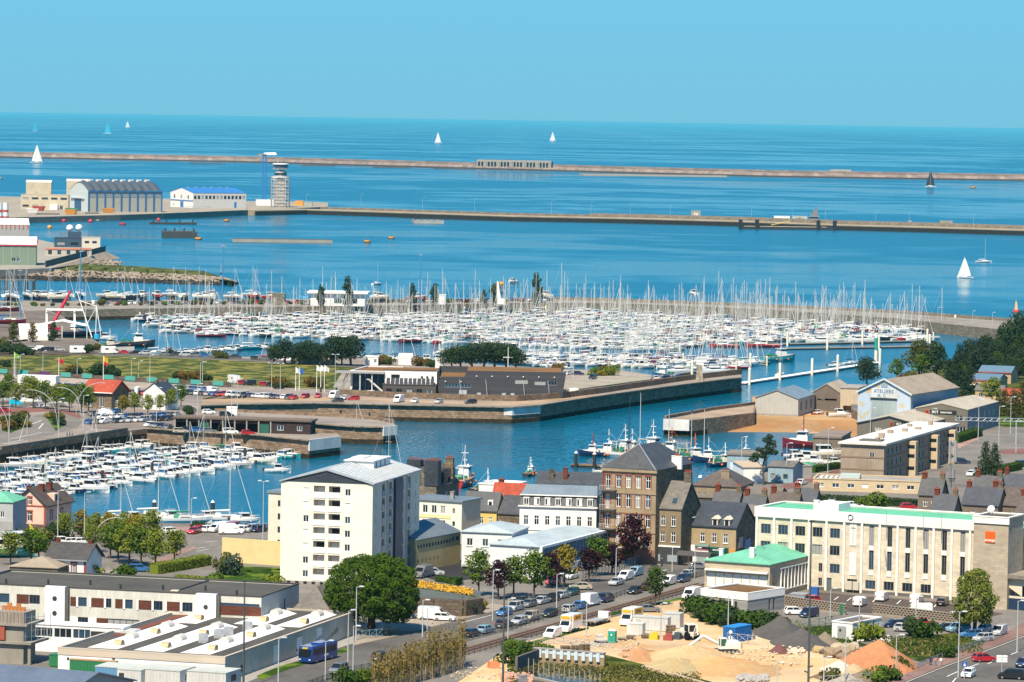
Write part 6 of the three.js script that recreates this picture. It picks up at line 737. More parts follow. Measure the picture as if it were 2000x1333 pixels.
hedge([[1602,982],[1700,986],[1790,992]],2.2,1.9,'dark','dark clipped hedge in front of the long low office');sheet('office_car_park',[[1602,992],[1600,984],[1790,994],[1780,1004],[1640,1002]],M([0.34,0.3,0.26],0.95,{map:T.tarmac}));car(1627,983,200,'hatchback','silver','in the yard behind the long cream office block');car(1670,992,80,'hatchback','white','in the yard behind the green roof edge');car(1775,995,80,'hatchback','red','hidden behind the green roof edge');tree(1705,990,'bush','green',2,'rounded green bush in the yard behind the green roof');tree(1688,993,'bush','green',1.5,'smaller green bush beside the white car in the yard');
{const blu=M([0.34,0.48,0.56],0.8,{map:T.weather});bld({name:'net_store',cat:'shed',label:'pale blue net store at the fishing quay corner',base:[[1500,942],[1549,945]],ang:-20,H:4,D:9,m:blu,roof:'gableX',rh:1,rm:MAT.slateGrey,F:[[0.2,1,1.2,1.2,'dark',2,0.5]]});bld({name:'net_store',cat:'shed',label:'weathered grey wall store beside the boats ashore',base:[[1549,936],[1586,928]],ang:18,H:3.2,D:6,m:M([0.42,0.42,0.4],0.9,{map:T.weather}),rm:MAT.concrete});bld({name:'net_store',cat:'shed',label:'grey flat roofed store with blue doors near the black pine',base:[[1420,922],[1492,927]],ang:-8,H:4.4,D:12,m:blu,roof:'slab',rh:0.5,rm:M([0.26,0.23,0.2],0.9,{map:T.weather}),F:[[0.2,0.1,2.4,2.8,'door',3,0.3]],door:M([0.5,0.62,0.7],0.7)});bld({name:'net_store',cat:'shed',label:'small white shed with brown roof below the black pine',base:[[1452,945],[1492,944]],ang:14,H:4,D:9,m:MAT.white,roof:'mono',rh:0.8,rm:M([0.4,0.32,0.24],0.9)});bld({name:'chandlery',cat:'building',label:'brown roofed chandlery with dark shop front by the slip',base:[[1588,888],[1642,892]],ang:-12,H:4.6,D:22,m:M([0.24,0.2,0.16],0.9,{map:T.weather}),roof:'slab',rh:0.5,rm:M([0.28,0.23,0.2],0.9,{map:T.weather}),F:[[0.25,0.8,2.4,2.4,'dark',3,0.26]]});}
for(const[x,y,hd,sc,c]of[[1560,908,70,1,'white'],[1575,904,95,1.1,'white'],[1590,911,110,1,'white'],[1552,898,80,0.9,'white'],[1610,897,85,1.2,'cream'],[1630,912,80,0.8,'white']]){const o=place(motorBoat(x===1610?2:1,c,'x'),'laid_up_boat',x,y,hd,sc,x===1610?'long cream hull ashore by the chandlery front':'white boat lying ashore by the fishing quay','boat',GL);o.position.y=GL+0.5;if(x!==1610)o.userData.group='boats lying ashore by the fishing quay';}{const o=thing('covered_boat','boat under a green tarpaulin beside the grey wall','boat',P(1582,922),0.3);mesh('tarpaulin',loft([[[-4,0.4,0],[-3.6,1.4,-1.6],[-4,0.4,-3.2]],[[0,0.5,0.3],[0,2.6,-1.6],[0,0.5,-3.5]],[[4.5,0.4,-0.8],[4.2,1.2,-1.6],[4.5,0.4,-2.4]]],false,false),M([0.05,0.24,0.13],0.7),o);mesh('hull',bx(-3,3,0,0.5,-2.6,-0.6),BM.white,o);const q=place(motorBoat(1,'white','x'),'laid_up_boat',1640,815,80,1.05,'white boat lying on the sand of the slip','boat',2.2);q.position.y=2.3;q.rotation.z=0.2;place(motorBoat(0,'red','x'),'laid_up_boat',1598,810,60,0.8,'small red dinghy on the slip sand','boat',2.2);}
trawler(15,'burgundy','white','dark red trawler lying in the slip basin',P(1577,876,0),-75,{top:'red'});hedge([[1588,924],[1638,916]],1.6,1.8,'deep','green hedge between the boats ashore and the road');
sheet('quay_street',[[1500,970],[1620,936],[1640,925],[1642,938],[1560,966],[1500,990]],MAT.asphaltPale,0.05);sheet('red_pavement',[[1480,972],[1500,958],[1640,917],[1640,924],[1510,966],[1490,980]],MAT.paveRed,0.09);car(1566,947,25,'saloon','white','driving on the street behind the stone houses');
sheet('works_road',[[1865,905],[1870,868],[1960,838],[2100,828],[2100,925],[1960,915]],MAT.asphaltPale,0.05);sheet('red_pavement',[[1870,868],[1910,853],[1912,858],[1872,878]],M([0.5,0.32,0.26],0.9,{map:T.ground}),0.09);sheet('red_pavement',[[1950,880],[2100,872],[2100,886],[1960,888]],MAT.paveRed,0.09);hedge([[1866,866],[1912,852]],2.6,2.4,'deep','broad green hedge beside the industrial unit');sheet('verge',[[1950,832],[2100,828],[2100,812],[1950,815]],MAT.lawn,0.07);hedge([[1948,926],[1990,918]],2.5,2,'deep','green hedge beside the twin dark conifers');car(1880,906,80,'saloon','navy blue','parked beside the twin dark conifers');car(1897,930,200,'hatchback','white','behind the lattice mast near the conifers');car(1830,955,30,'hatchback','silver','at the foot of the beige flats');car(1877,786,80,'small_van','white','parked behind the old workshop');car(1996,912,40,'people_carrier','black','at the picture edge near the conifers');
for(const[x,y,h]of[[1911,861,12],[1974,848,11],[1617,926,12],[1536,943,10],[1951,885,13],[1985,886,9],[1448,938,11],[1700,858,9],[1820,852,8]])lamp(x,y,h,'tall pale street lamp on the works side',{arm:0.9,group:'street lamps on the works side'});
{const o=thing('sign_gantry','lattice gantry reaching over the works road','gantry',P(1984,868));mesh('post',cyl(0.2,0.2,7,0,0,0,6),MAT.steel,o);mesh('truss',[bar([-18,7,6],[6,6.4,-1],0.12,4),bar([-18,7.9,6],[6,7.3,-1],0.12,4),...Array.from({length:12},(_,i)=>bar([-18+i*2,7-i*0.05,6-i*0.58],[-17+i*2,7.9-i*0.05,5.7-i*0.58],0.08,4))],MAT.steel,o);}
{const o=thing('antenna_mast','grey lattice antenna mast rising behind the green roof','mast',P(1858,1006));const g=[];for(const[x,z]of[[-0.5,0.3],[0.5,0.3],[0,-0.5]])g.push(bar([x,0,z],[x,17,z],0.08,4));for(let y=0;y<17;y+=0.85)g.push(bar([-0.5,y,0.3],[0.5,y+0.85,0.3],0.05,3),bar([0.5,y,0.3],[0,y+0.85,-0.5],0.05,3),bar([0,y,-0.5],[-0.5,y+0.85,0.3],0.05,3));mesh('lattice',g,M([0.28,0.28,0.27],0.6),o);mesh('antenna',[cyl(0.3,0.3,5,-0.7,12.5,0.6,8)],MAT.steel,o);mesh('antenna',[cyl(0.3,0.3,5,0.7,12.5,0.6,8)],MAT.steel,o);mesh('antenna',[cyl(0.22,0.22,2.4,0.2,8.6,0.7,8)],MAT.steel,o);mesh('platform',box(1.8,0.15,1.8,0,8.5,0),MAT.dark,o);}
[[1694,756,'pine','pine',1.5,0.95,'round dark pine standing at the waterside'],[1752,745,'round','green',1.35,0.9,'light green tree between the dark pine and the cypress'],[1800,742,'round','green',1.7,0.8,'broad light green tree in front of the golden cypress'],[1795,738,'pine','olive',1.9,1,'golden green cypress on the point'],[1830,742,'pine','dark',1.7,1.1,'dark tree beside the golden cypress'],[1868,760,'conifer','pine',1.35,0.95,'tall dark fir left of the blue roofed houses'],[1893,778,'conifer','pine',1.3,0.9,'dark fir closest to the old workshop roof'],[1880,745,'conifer','pine',1.4,0.8,'dark fir behind the tall one on the point'],[1925,715,'pine','pine',1.5,1.1,'dark pine above the blue roofed houses'],[1965,705,'pine','dark',1.9,1.1,'broad dark pine near the picture edge'],[1995,698,'pine','pine',2.1,1.2,'large dark pine at the picture edge'],[1965,745,'round','purple',0.9,0.9,'small purple leaved tree between the blue roofs'],[1938,792,'round','fresh',1.7,0.8,'pale willow like tree below the blue roofs'],[1915,800,'bush','green',2,1,'green shrub at the foot of the firs'],[1980,820,'conifer','olive',1.25,0.8,'olive brown cypress hedge tree by the picture edge, nearest'],[1998,815,'conifer','olive',1.4,0.85,'olive brown cypress tree at the picture edge'],[1962,812,'conifer','olive',1.1,0.8,'olive brown cypress tree, smallest of three']].forEach(([x,y,k,t,s,sy,l])=>tree(x,y,k,t,s,l,undefined,sy));
tree(1925,935,'conifer','dark',1.02,'dark conifer, left of the twin pair by the works road',undefined,1);tree(1943,932,'conifer','dark',0.98,'dark conifer, right of the twin pair by the works road',undefined,0.95);
{const[c,t]=treeG('pine'),p=P(1492,948),o=thing('pine_tree','tall black pine with bare trunk standing over the sheds','tree',p);mesh('trunk',[bar([0,0,0],[-0.3,5,0],0.3,7,0.22),bar([-0.3,5,0],[0.8,10.5,0],0.22,6,0.1),bar([-0.2,4.6,0],[-2.6,6.6,0],0.12,5,0.05),bar([0,6,0],[2.4,8.6,0.4],0.12,5,0.05)],BARK,o);const L=[[-2.6,6.6,0,1.3,0.8],[-2.2,7.6,0.5,1,0.7],[0.4,8.6,0,1.7,1],[1.6,9.8,0.2,1.5,1],[0.6,11.4,0,1.3,0.9],[1.3,12.3,0,0.9,0.7],[2.4,8.4,0.4,1.2,0.7],[-0.4,7.4,0.6,1.1,0.7],[-1.4,9,0,0.9,0.6],[2,10.8,0,1,0.7]];mesh('crown',leaves(2600,lobes(L),0.2),leafM(LEAF.pine),o);}
{const bl=M([0.13,0.22,0.3],0.5,{map:T.sheet}),ye=M([0.48,0.34,0.2],0.85,{map:T.plaster});const b=bld({name:'blue_roofed_house',cat:'house',label:'cream house with blue sheet roof and red trim, nearer of two',base:[[1897,762],[1950,765]],ang:-20,H:3.6,dpx:1968,m:ye,roof:'gableX',rh:1.6,rm:bl,F:[[0.3,0.8,1.6,1.6,'pair',2,0.4]]});const c=bld({name:'blue_roofed_house',cat:'house',label:'cream house with blue sheet roof and red trim, farther of two',base:[[1912,748],[1975,751]],ang:-20,H:4,dpx:1988,m:ye,roof:'gableX',rh:1.8,rm:bl});for(const q of[b,c]){mesh('red_trim',[bx(-0.2,q.W+0.2,q.H-0.25,q.H,0.26,0.4)],M([0.4,0.06,0.06],0.7),q.g);mesh('sun_blind',bx(0.1,q.W*0.4,1.8,2,0.1,2),MAT.paint,q.g);}bld({name:'bungalow',cat:'house',label:'low pink walled bungalow among trees at the picture edge',base:[[1955,790],[2010,793]],ang:-20,H:3.2,D:10,m:M([0.46,0.26,0.2],0.85),roof:'gableX',rh:1.6,rm:MAT.tile});bld({name:'low_house',cat:'house',label:'low grey roofed house below the willow like tree',base:[[1905,780],[1960,783]],ang:-14,H:3,D:9,m:ye,rm:MAT.slateGrey,roof:'gableX',rh:1.4,F:[[0.2,0.8,1.4,1.3,'pair',3,0.3]]});}
sheet('point_lawn',[[1700,765],[1780,735],[1900,700],[2000,668],[2200,640],[2200,830],[1960,835],[1880,790],[1800,770]],M([0.1,0.11,0.035],1,{map:T.grass}),0.04);
for(let i=0;i<26;i++){const t=i/26,x=1850+rr(0,150),y=700+rr(0,42)+(2000-x)*0.12;tree(x,y,rnd()<0.55?'pine':'conifer',pick(['pine','dark','pine','deep']),rr(1,1.6),'dark evergreen in the grove on the point','evergreen grove on the point',rr(0.7,1));}
for(let i=0;i<22;i++){const x=1760+rr(0,230),y=742+rr(0,60);if(x>1890&&x<1985&&y<785)continue;tree(x,y,'bush',pick(['deep','dark','green','olive']),rr(1.2,2.2),'shrub in the undergrowth of the wooded point','undergrowth on the point',1.1);}
// ---------- town ----------
const cremW=M([0.74,0.67,0.5],0.75,{map:T.plaster}),whiteB=M([0.7,0.74,0.76],0.7,{map:T.plaster}),navyP=M([0.012,0.03,0.075],0.5),blueP=M([0.03,0.12,0.24],0.5);
{
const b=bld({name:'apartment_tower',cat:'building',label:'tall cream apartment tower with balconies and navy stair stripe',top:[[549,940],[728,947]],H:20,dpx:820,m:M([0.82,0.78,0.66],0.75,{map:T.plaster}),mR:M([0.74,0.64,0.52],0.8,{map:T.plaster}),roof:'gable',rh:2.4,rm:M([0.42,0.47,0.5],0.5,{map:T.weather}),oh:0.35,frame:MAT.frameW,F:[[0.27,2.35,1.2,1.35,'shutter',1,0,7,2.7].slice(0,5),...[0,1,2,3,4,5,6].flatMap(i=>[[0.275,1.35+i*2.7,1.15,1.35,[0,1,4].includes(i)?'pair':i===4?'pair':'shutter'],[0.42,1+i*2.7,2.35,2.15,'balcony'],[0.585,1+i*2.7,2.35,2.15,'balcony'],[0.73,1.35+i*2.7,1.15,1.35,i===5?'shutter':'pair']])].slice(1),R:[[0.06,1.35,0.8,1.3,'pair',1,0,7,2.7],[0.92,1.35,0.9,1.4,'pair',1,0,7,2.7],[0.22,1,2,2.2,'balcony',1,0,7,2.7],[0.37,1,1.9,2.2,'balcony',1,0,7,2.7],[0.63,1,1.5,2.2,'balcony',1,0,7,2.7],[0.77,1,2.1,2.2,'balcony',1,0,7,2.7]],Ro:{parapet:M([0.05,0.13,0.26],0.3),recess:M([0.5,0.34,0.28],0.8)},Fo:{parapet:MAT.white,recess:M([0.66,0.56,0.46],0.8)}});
const{W,D,H,g}=b;mesh('stair_stripe',bx(W+0.02,W+0.5,0.5,H-0.1,-D*0.58,-D*0.435),navyP,g);mesh('gable_panel',prof([[0.3,H+0.05],[W-0.3,H+0.05],[W/2,H+2.3]],0.06).translate(0,0,0.1),MAT.slateBlue,g);mesh('roof_house',bx(W*0.42,W*0.74,H+1,H+2.9,-D*0.85,-D*0.5),MAT.white,g);mesh('roof_house_cap',bx(W*0.41,W*0.75,H+2.9,H+3.05,-D*0.86,-D*0.49),MAT.white,g);mesh('lift_house',bx(W*0.45,W*0.58,H+3.05,H+3.4,-D*0.75,-D*0.58),MAT.white,g);for(let i=0;i<3;i++)mesh('house_window',bx(W*0.74+0.01,W*0.74+0.06,H+1.5,H+2.7,-D*(0.55+i*0.09)-0.5,-D*(0.55+i*0.09)),MAT.frameD,g);
for(const t of[0.295,0.7])mesh('pier',bx(W+0.02,W+0.4,0.5,H,-D*t-0.2,-D*t),M([0.66,0.6,0.5],0.8),g);mesh('plinth',bx(-0.1,W+0.1,0,0.6,0.01,0.2),MAT.concrete,g);for(let i=1;i<20;i++)mesh('roof_seam',bar([W/2,H+2.72,-D*i/20],[W+0.3,H+0.2,-D*i/20],0.06,4),MAT.steel,g);for(let i=0;i<6;i++){mesh('basement_window',bx(W*(0.08+i*0.09),W*(0.08+i*0.09)+0.7,0.05,0.55,0.2,0.26),MAT.glass,g);}
const c=bld({name:'tower_annex',cat:'building',label:'narrow white annex with slit windows behind the tower',top:[[524,963],[551,966]],ang:-26,H:12.5,D:14,m:M([0.7,0.66,0.54],0.75,{map:T.plaster}),rm:MAT.zinc,roof:'slab',rh:0.5,F:[[0.78,1.5,0.6,1.3,'dark',1,0,4,2.75]]});}
{
const a=P(430,1102),bq=P(549,1107);wallAlong('garden_wall',[[434,1098],[549,1106]],GL,GL+5,0.5,M([0.66,0.55,0.27],0.8,{map:T.plaster}),'tall plain yellow wall beside the apartment tower','wall');sheet('lawn',[[380,1135],[430,1118],[549,1112],[549,1140],[520,1148],[400,1146]],MAT.lawn,0.06);sheet('lawn',[[430,1106],[549,1110],[549,1122],[470,1118],[430,1112]],MAT.lawn,0.06);hedge([[300,1122],[350,1114],[404,1104]],2.6,2.1,'fresh','bright green clipped hedge along the street by the lawn');hedge([[344,1133],[400,1138]],1.5,1,'fresh','low bright hedge at the lawn corner');tree(448,1124,'bush','blue',1.5,'grey blue garden conifer on the lawn corner',undefined,1.6);tree(434,1122,'bush','olive',1.3,'brown twiggy shrub beside the blue conifer',undefined,1.9);tree(415,1145,'bush','green',1.4,'flowering shrub on the lawn edge');tree(538,1148,'bush','fresh',1.6,'green shrub at the tower corner');}
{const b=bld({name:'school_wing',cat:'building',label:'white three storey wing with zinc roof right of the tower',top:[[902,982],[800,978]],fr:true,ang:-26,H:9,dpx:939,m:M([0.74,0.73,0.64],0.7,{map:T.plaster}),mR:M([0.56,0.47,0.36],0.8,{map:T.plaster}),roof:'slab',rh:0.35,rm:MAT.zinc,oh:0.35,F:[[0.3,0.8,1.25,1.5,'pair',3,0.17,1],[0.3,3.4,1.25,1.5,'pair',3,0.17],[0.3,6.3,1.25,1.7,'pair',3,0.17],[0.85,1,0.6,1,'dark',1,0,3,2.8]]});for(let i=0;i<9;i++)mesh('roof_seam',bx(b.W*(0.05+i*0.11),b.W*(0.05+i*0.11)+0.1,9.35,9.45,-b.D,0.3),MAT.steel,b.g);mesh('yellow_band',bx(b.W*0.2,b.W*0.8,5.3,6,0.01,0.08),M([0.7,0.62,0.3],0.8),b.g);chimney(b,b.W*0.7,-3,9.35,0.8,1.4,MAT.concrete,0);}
{const b=bld({name:'gymnasium',cat:'building',label:'tan gymnasium with high strip windows behind the big tree',top:[[812,1057],[790,1056]],fr:true,ang:-26,W:12,H:6.4,dpx:900,m:M([0.5,0.42,0.26],0.8,{map:T.plaster}),mR:M([0.56,0.43,0.2],0.8,{map:T.plaster}),roof:'gable',rh:2.4,rm:M([0.15,0.18,0.21],0.6,{map:T.weather}),oh:0.2,R:[[0.04,4.7,0.75,0.75,'dark',12,0.066],[0.84,4.9,1.4,0.8,'dark',2,0.1],[0.05,1.7,0.5,0.7,'dark',6,0.09]]});}
{const b=bld({name:'low_school',cat:'building',label:'white two storey house with pale zinc roof and garage',top:[[902,1038],[1000,1042]],ang:-14,H:7.4,D:14,m:whiteB,roof:'hip',rh:1.3,rm:MAT.zincPale,oh:0.3,hipIn:3,F:[[0.16,4.5,1.25,1.5,'pair',3,0.31],[0.46,0.9,1.3,1.5,'pair',1],[0.17,0.05,2.6,2.4,'shutter']],sill:MAT.paint});for(let i=0;i<12;i++)mesh('roof_seam',bx(b.W*(0.04+i*0.083),b.W*(0.04+i*0.083)+0.08,7.4,7.5,-0.2,0.3),MAT.steel,b.g);}
{const b=bld({name:'glazed_school',cat:'building',label:'white block with long blue window wall and pale metal roof',top:[[1051,1068],[957,1064]],fr:true,ang:-22,H:6.6,dpx:1182,m:whiteB,mR:M([0.72,0.74,0.74],0.7,{map:T.plaster}),roof:'hip',rh:1.1,rm:MAT.zincPale,oh:0.35,F:[[0.9,2.2,1.2,2.2,'dark'],[0.4,2.4,0.8,1.2,'pair']]}),{W,D,g}=b;mesh('end_frame',[bx(W+0.02,W+0.9,0,6.6,-D,-D+0.5),bx(W+0.02,W+0.9,0,6.6,-0.5,0),bx(W+0.02,W+0.9,6.1,6.6,-D+0.5,-0.5),bx(W+0.02,W+0.9,0,1.9,-D+0.5,-0.5)],M([0.72,0.75,0.76],0.7),g);for(let i=0;i<19;i++){const z=-0.5-(D-1)*i/19,z2=-0.5-(D-1)*(i+1)/19,w=mesh('window',bx(W+0.05,W+0.7,1.9,6.1,z2-0.06,z2+0.06),M([0.3,0.4,0.5],0.5),g);mesh('pane',bx(W+0.06,W+0.12,2,4,z2+0.06,z-0.06),M([0.03,0.08,0.15],0.12),w);mesh('panel',bx(W+0.06,W+0.14,4,6.1,z2+0.06,z-0.06),M([0.05,0.1,0.17],0.3),w);}velux(b,[[W*0.3,7,-3,1.6,2,0.3]],MAT.glassPale);}
{
const b=bld({name:'mansard_house',cat:'house',label:'white house with slate mansard and seven dormer windows',top:[[1015,989],[1165,994]],ang:-9,H:9.6,D:11,m:MAT.white,mR:MAT.stoneB,roof:'none',F:[[0.085,5.7,1.05,2,'old',7,0.1385],[0.085,1.7,1.05,2,'old',7,0.1385]]}),{W,D,H,g}=b;
mesh('mansard',loft([[[-0.1,H,0.1],[W+0.1,H,0.1],[W+0.1,H,-D],[-0.1,H,-D]],[[0.2,H+2.4,-0.9],[W-0.2,H+2.4,-0.9],[W-0.2,H+2.4,-D+0.9],[0.2,H+2.4,-D+0.9]]]),MAT.slateBlue,g);mesh('upper_roof',loft([[[0,H+2.4,-0.7],[W,H+2.4,-0.7],[W,H+2.4,-D+0.7],[0,H+2.4,-D+0.7]],[[0.6,H+4.2,-D*0.5],[W-0.6,H+4.2,-D*0.5],[W-0.6,H+4.2,-D*0.52],[0.6,H+4.2,-D*0.52]]]),MAT.zinc,g);mesh('cornice',[bx(-0.3,W+0.3,H-0.05,H+0.2,0,0.4),bx(-0.05,W+0.05,H+2.3,H+2.5,-0.8,-0.4)],MAT.white,g);
for(let i=0;i<7;i++){const x=W*(0.085+i*0.1385),d=mesh('dormer',[bx(x-0.58,x+0.58,H+0.35,H+1.8,-0.9,0),bx(x-0.66,x+0.66,H+1.8,H+1.92,-0.9,0.08)],MAT.white,g);mesh('dormer_window',bx(x-0.42,x-0.06,H+0.5,H+1.65,0,0.04),i%3===1?MAT.blind:MAT.glass,d);mesh('dormer_window',bx(x+0.06,x+0.42,H+0.5,H+1.65,0,0.04),i%3===2?MAT.blind:MAT.glass,d);}mesh('string_course',bx(-0.05,W+0.05,4.6,4.85,0.01,0.15),MAT.white,g);
const s=bld({name:'slate_roofed_store',cat:'building',label:'long dark slate roof with skylights behind the mansard house',top:[[1045,957],[1180,962]],ang:-9,H:9,D:13,m:MAT.stoneG,roof:'gableX',rh:3.4,rm:MAT.slate});velux(s,[[s.W*0.25,10.7,-3,1.6,2,0.45],[s.W*0.5,10.7,-3,1.6,2,0.45],[s.W*0.66,10.7,-3,1.6,2,0.45]]);velux(s,[[s.W*0.82,10.6,-3,1.8,1.6,0.45]],M([0.02,0.22,0.2],0.4));chimney(s,s.W*0.2,-4,11,1,2.2,MAT.stoneG,0);chimney(s,s.W*0.4,-4,11,1,2.6,MAT.brick,0);}
{
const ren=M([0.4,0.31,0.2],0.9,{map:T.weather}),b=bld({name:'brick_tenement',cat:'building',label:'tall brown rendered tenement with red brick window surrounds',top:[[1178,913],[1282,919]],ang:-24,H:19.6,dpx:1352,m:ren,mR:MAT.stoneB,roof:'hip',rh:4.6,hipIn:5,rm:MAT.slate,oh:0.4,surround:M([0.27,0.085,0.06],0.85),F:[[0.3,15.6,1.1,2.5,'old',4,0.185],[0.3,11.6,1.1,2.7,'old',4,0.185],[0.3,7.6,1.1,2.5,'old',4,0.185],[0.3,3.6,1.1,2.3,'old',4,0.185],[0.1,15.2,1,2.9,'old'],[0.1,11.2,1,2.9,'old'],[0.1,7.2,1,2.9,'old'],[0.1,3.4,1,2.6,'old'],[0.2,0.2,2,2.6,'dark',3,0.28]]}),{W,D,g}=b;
for(const y of[15,11,7]){const k=mesh('balcony',[bx(-0.2,W*0.27,y-0.15,y,0.02,1.3)],MAT.concreteDark,g);mesh('railing',[bx(-0.2,W*0.27,y+0.9,y+1,1.22,1.28),...Array.from({length:9},(_,i)=>bx(-0.2+i*W*0.03,-0.14+i*W*0.03,y,y+0.95,1.22,1.28))],M([0.4,0.38,0.35],0.6),k);}mesh('ladder',[bx(-0.3,-0.24,0,15,0.6,0.66),bx(0.2,0.26,0,15,0.6,0.66),...Array.from({length:30},(_,i)=>bx(-0.3,0.26,i*0.5,i*0.5+0.05,0.6,0.66))],M([0.3,0.29,0.27],0.6),g);mesh('quoin',bx(-0.06,0.4,3,18.9,0.01,0.09),M([0.27,0.1,0.07],0.85,{map:T.brickwork}),g);mesh('cornice',bx(-0.3,W+0.3,18.9,19.5,0.02,0.4),ren,g);for(const y of[14.4,10.4,6.4])mesh('string_course',bx(-0.1,W+0.1,y,y+0.3,0.01,0.14),ren,g);
chimney(b,W+0.2,-D*0.55,19,2.2,2.6,MAT.paint,3);chimney(b,1.4,-D*0.6,20,1.4,2,MAT.paint,2);mesh('ridge_line',[bar([0,19.6,0.3],[5,24.3,-D/2+2],0.12,4),bar([W,19.6,0.3],[W/2,24.3,-5],0.12,4)],MAT.steel,g);mesh('shop_front',bx(W*0.6,W-0.2,0.1,3,0.02,0.16),M([0.34,0.14,0.1],0.7),g);}
{const b=bld({name:'grey_roofed_house',cat:'house',label:'stone house with steep grey slate roof and tall chimney',top:[[1261,991],[1331,995]],ang:-22,H:11.6,dpx:1366,m:M([0.3,0.235,0.15],0.9,{map:T.weather}),mR:MAT.stoneB,roof:'gableX',rh:5,rm:MAT.slateGrey,oh:0.25,F:[[0.2,7.9,1,2.1,'old',3,0.295],[0.2,4.6,1,2.1,'old',3,0.295]],sill:MAT.concrete}),{W,D,g}=b;chimney(b,W-0.6,-D*0.5,14,1.6,4.6,MAT.stoneG,4);velux(b,[[W*0.3,13.1,-1.3,0.9,1.3,0.75],[W*0.76,13.1,-1.3,0.9,1.3,0.75]],MAT.glassBlue);const f=mesh('shop_front',[bx(0.1,W-0.1,0.1,3.6,0.02,0.3)],M([0.045,0.045,0.05],0.6),g);mesh('awning',prof([[0,2.9],[1.8,2.2],[1.8,2.3],[0,3.05]],W*0.92).rotateY(-Math.PI/2).translate(W*0.04+W*0.92,0,0.3),M([0.06,0.055,0.055],0.8),f);mesh('shop_window',bx(W*0.1,W*0.45,0.6,2,0.3,0.36),MAT.glassPale,f);mesh('shop_window',bx(W*0.65,W*0.92,0.6,2,0.3,0.36),MAT.glassPale,f);mesh('fascia_band',bx(0,W,3.6,3.9,0.02,0.4),MAT.paint,g);}
{const b=bld({name:'shop_house',cat:'house',label:'tan house with dark slate roof, three dormers and shops below',top:[[1333,1026],[1438,1032]],ang:-22,H:7.6,dpx:1476,m:M([0.46,0.36,0.22],0.9,{map:T.weather}),mR:MAT.stoneB,roof:'gableX',rh:4.4,rm:MAT.slateBlue,oh:0.25,F:[[0.13,4.3,1,1.9,'old',1],[0.38,4.3,1,1.9,'old',3,0.215]],sill:MAT.paint}),{W,D,g}=b;for(const x of[0.12,0.6,0.82]){const d=mesh('dormer',[bx(W*x-0.6,W*x+0.6,7.7,9.3,-2.4,-0.2),prof([[W*x-0.8,9.2],[W*x,9.9],[W*x+0.8,9.2]],2.4)],M([0.66,0.6,0.48],0.8),g);mesh('dormer_window',bx(W*x-0.38,W*x+0.38,7.9,9.1,-0.2,-0.14),MAT.glass,d);}mesh('poster',bx(W+0.02,W+0.08,3.2,5.4,-D*0.35,-D*0.15),M([0.4,0.3,0.3],0.6),g);mesh('poster',bx(W+0.02,W+0.08,2.4,4.6,-D*0.75,-D*0.45),M([0.12,0.2,0.36],0.6),g);
const s1=mesh('shop_front',bx(0,W*0.24,0,3.6,0.02,0.25),MAT.white,g);mesh('shop_doorway',bx(W*0.06,W*0.21,0,2.4,0.25,0.3),MAT.glass,s1);const s2=mesh('shop_front',bx(W*0.24,W*0.5,0,3.6,0.02,0.25),MAT.paint,g);mesh('shop_sign',bx(W*0.25,W*0.5,2.6,3.4,0.25,0.34),M([0.6,0.2,0.22],0.6),s2);mesh('shop_window',bx(W*0.28,W*0.47,0.2,2.2,0.25,0.31),MAT.glassPale,s2);mesh('awning',bx(W*0.26,W*0.52,3.4,3.9,0.25,0.8),M([0.2,0.32,0.28],0.6),s2);const s3=mesh('shop_front',bx(W*0.51,W*0.87,0,3.4,0.02,0.22),M([0.015,0.13,0.07],0.5),g);mesh('shop_sign',bx(W*0.52,W*0.86,2.4,3.2,0.22,0.3),M([0.01,0.05,0.04],0.5),s3);mesh('sign_lettering',words('europcar',0.42).translate(W*0.69,2.65,0.3),MAT.paint,s3);mesh('shop_window',bx(W*0.54,W*0.84,0.3,2.1,0.22,0.28),MAT.glass,s3);mesh('orange_panel',bx(W*0.88,W,2.2,3.1,0.02,0.3),M([0.55,0.26,0.05],0.6),g);}
{const b=bld({name:'hip_roofed_house',cat:'house',label:'brown slate house with pale hips behind the tall tenement',top:[[1352,948],[1446,952]],ang:-16,H:7.6,dpx:1472,m:M([0.34,0.27,0.19],0.9,{map:T.weather}),roof:'hip',rh:3.6,hipIn:4,rm:MAT.slateBrown,F:[[0.15,4.4,1,1.6,'old',2,0.12]]});chimney(b,b.W*0.65,-2,8,2,3,M([0.34,0.27,0.19],0.9,{map:T.weather}),0);velux(b,[[b.W*0.12,9.4,-2.2,0.7,0.9,0.6],[b.W*0.3,9.4,-2.2,0.7,0.9,0.6]],MAT.paint);const q=bld({name:'low_hall',cat:'building',label:'low grey hall with pale roof lights behind the stone houses',top:[[1362,972],[1520,980]],ang:-12,H:5,D:16,m:MAT.stoneG,roof:'gableX',rh:2,rm:M([0.2,0.175,0.15],0.9,{map:T.weather})});for(let i=0;i<5;i++)velux(q,[[q.W*(0.12+i*0.15),6.1,-4,1.6,2.4,0.25]],M([0.55,0.48,0.35],0.6));bld({name:'low_hall',cat:'building',label:'grey roofed low building against the long office end',top:[[1440,1008],[1530,1012]],ang:-20,H:5,D:14,m:MAT.stoneG,roof:'gableX',rh:2,rm:M([0.22,0.2,0.175],0.9,{map:T.weather})});}
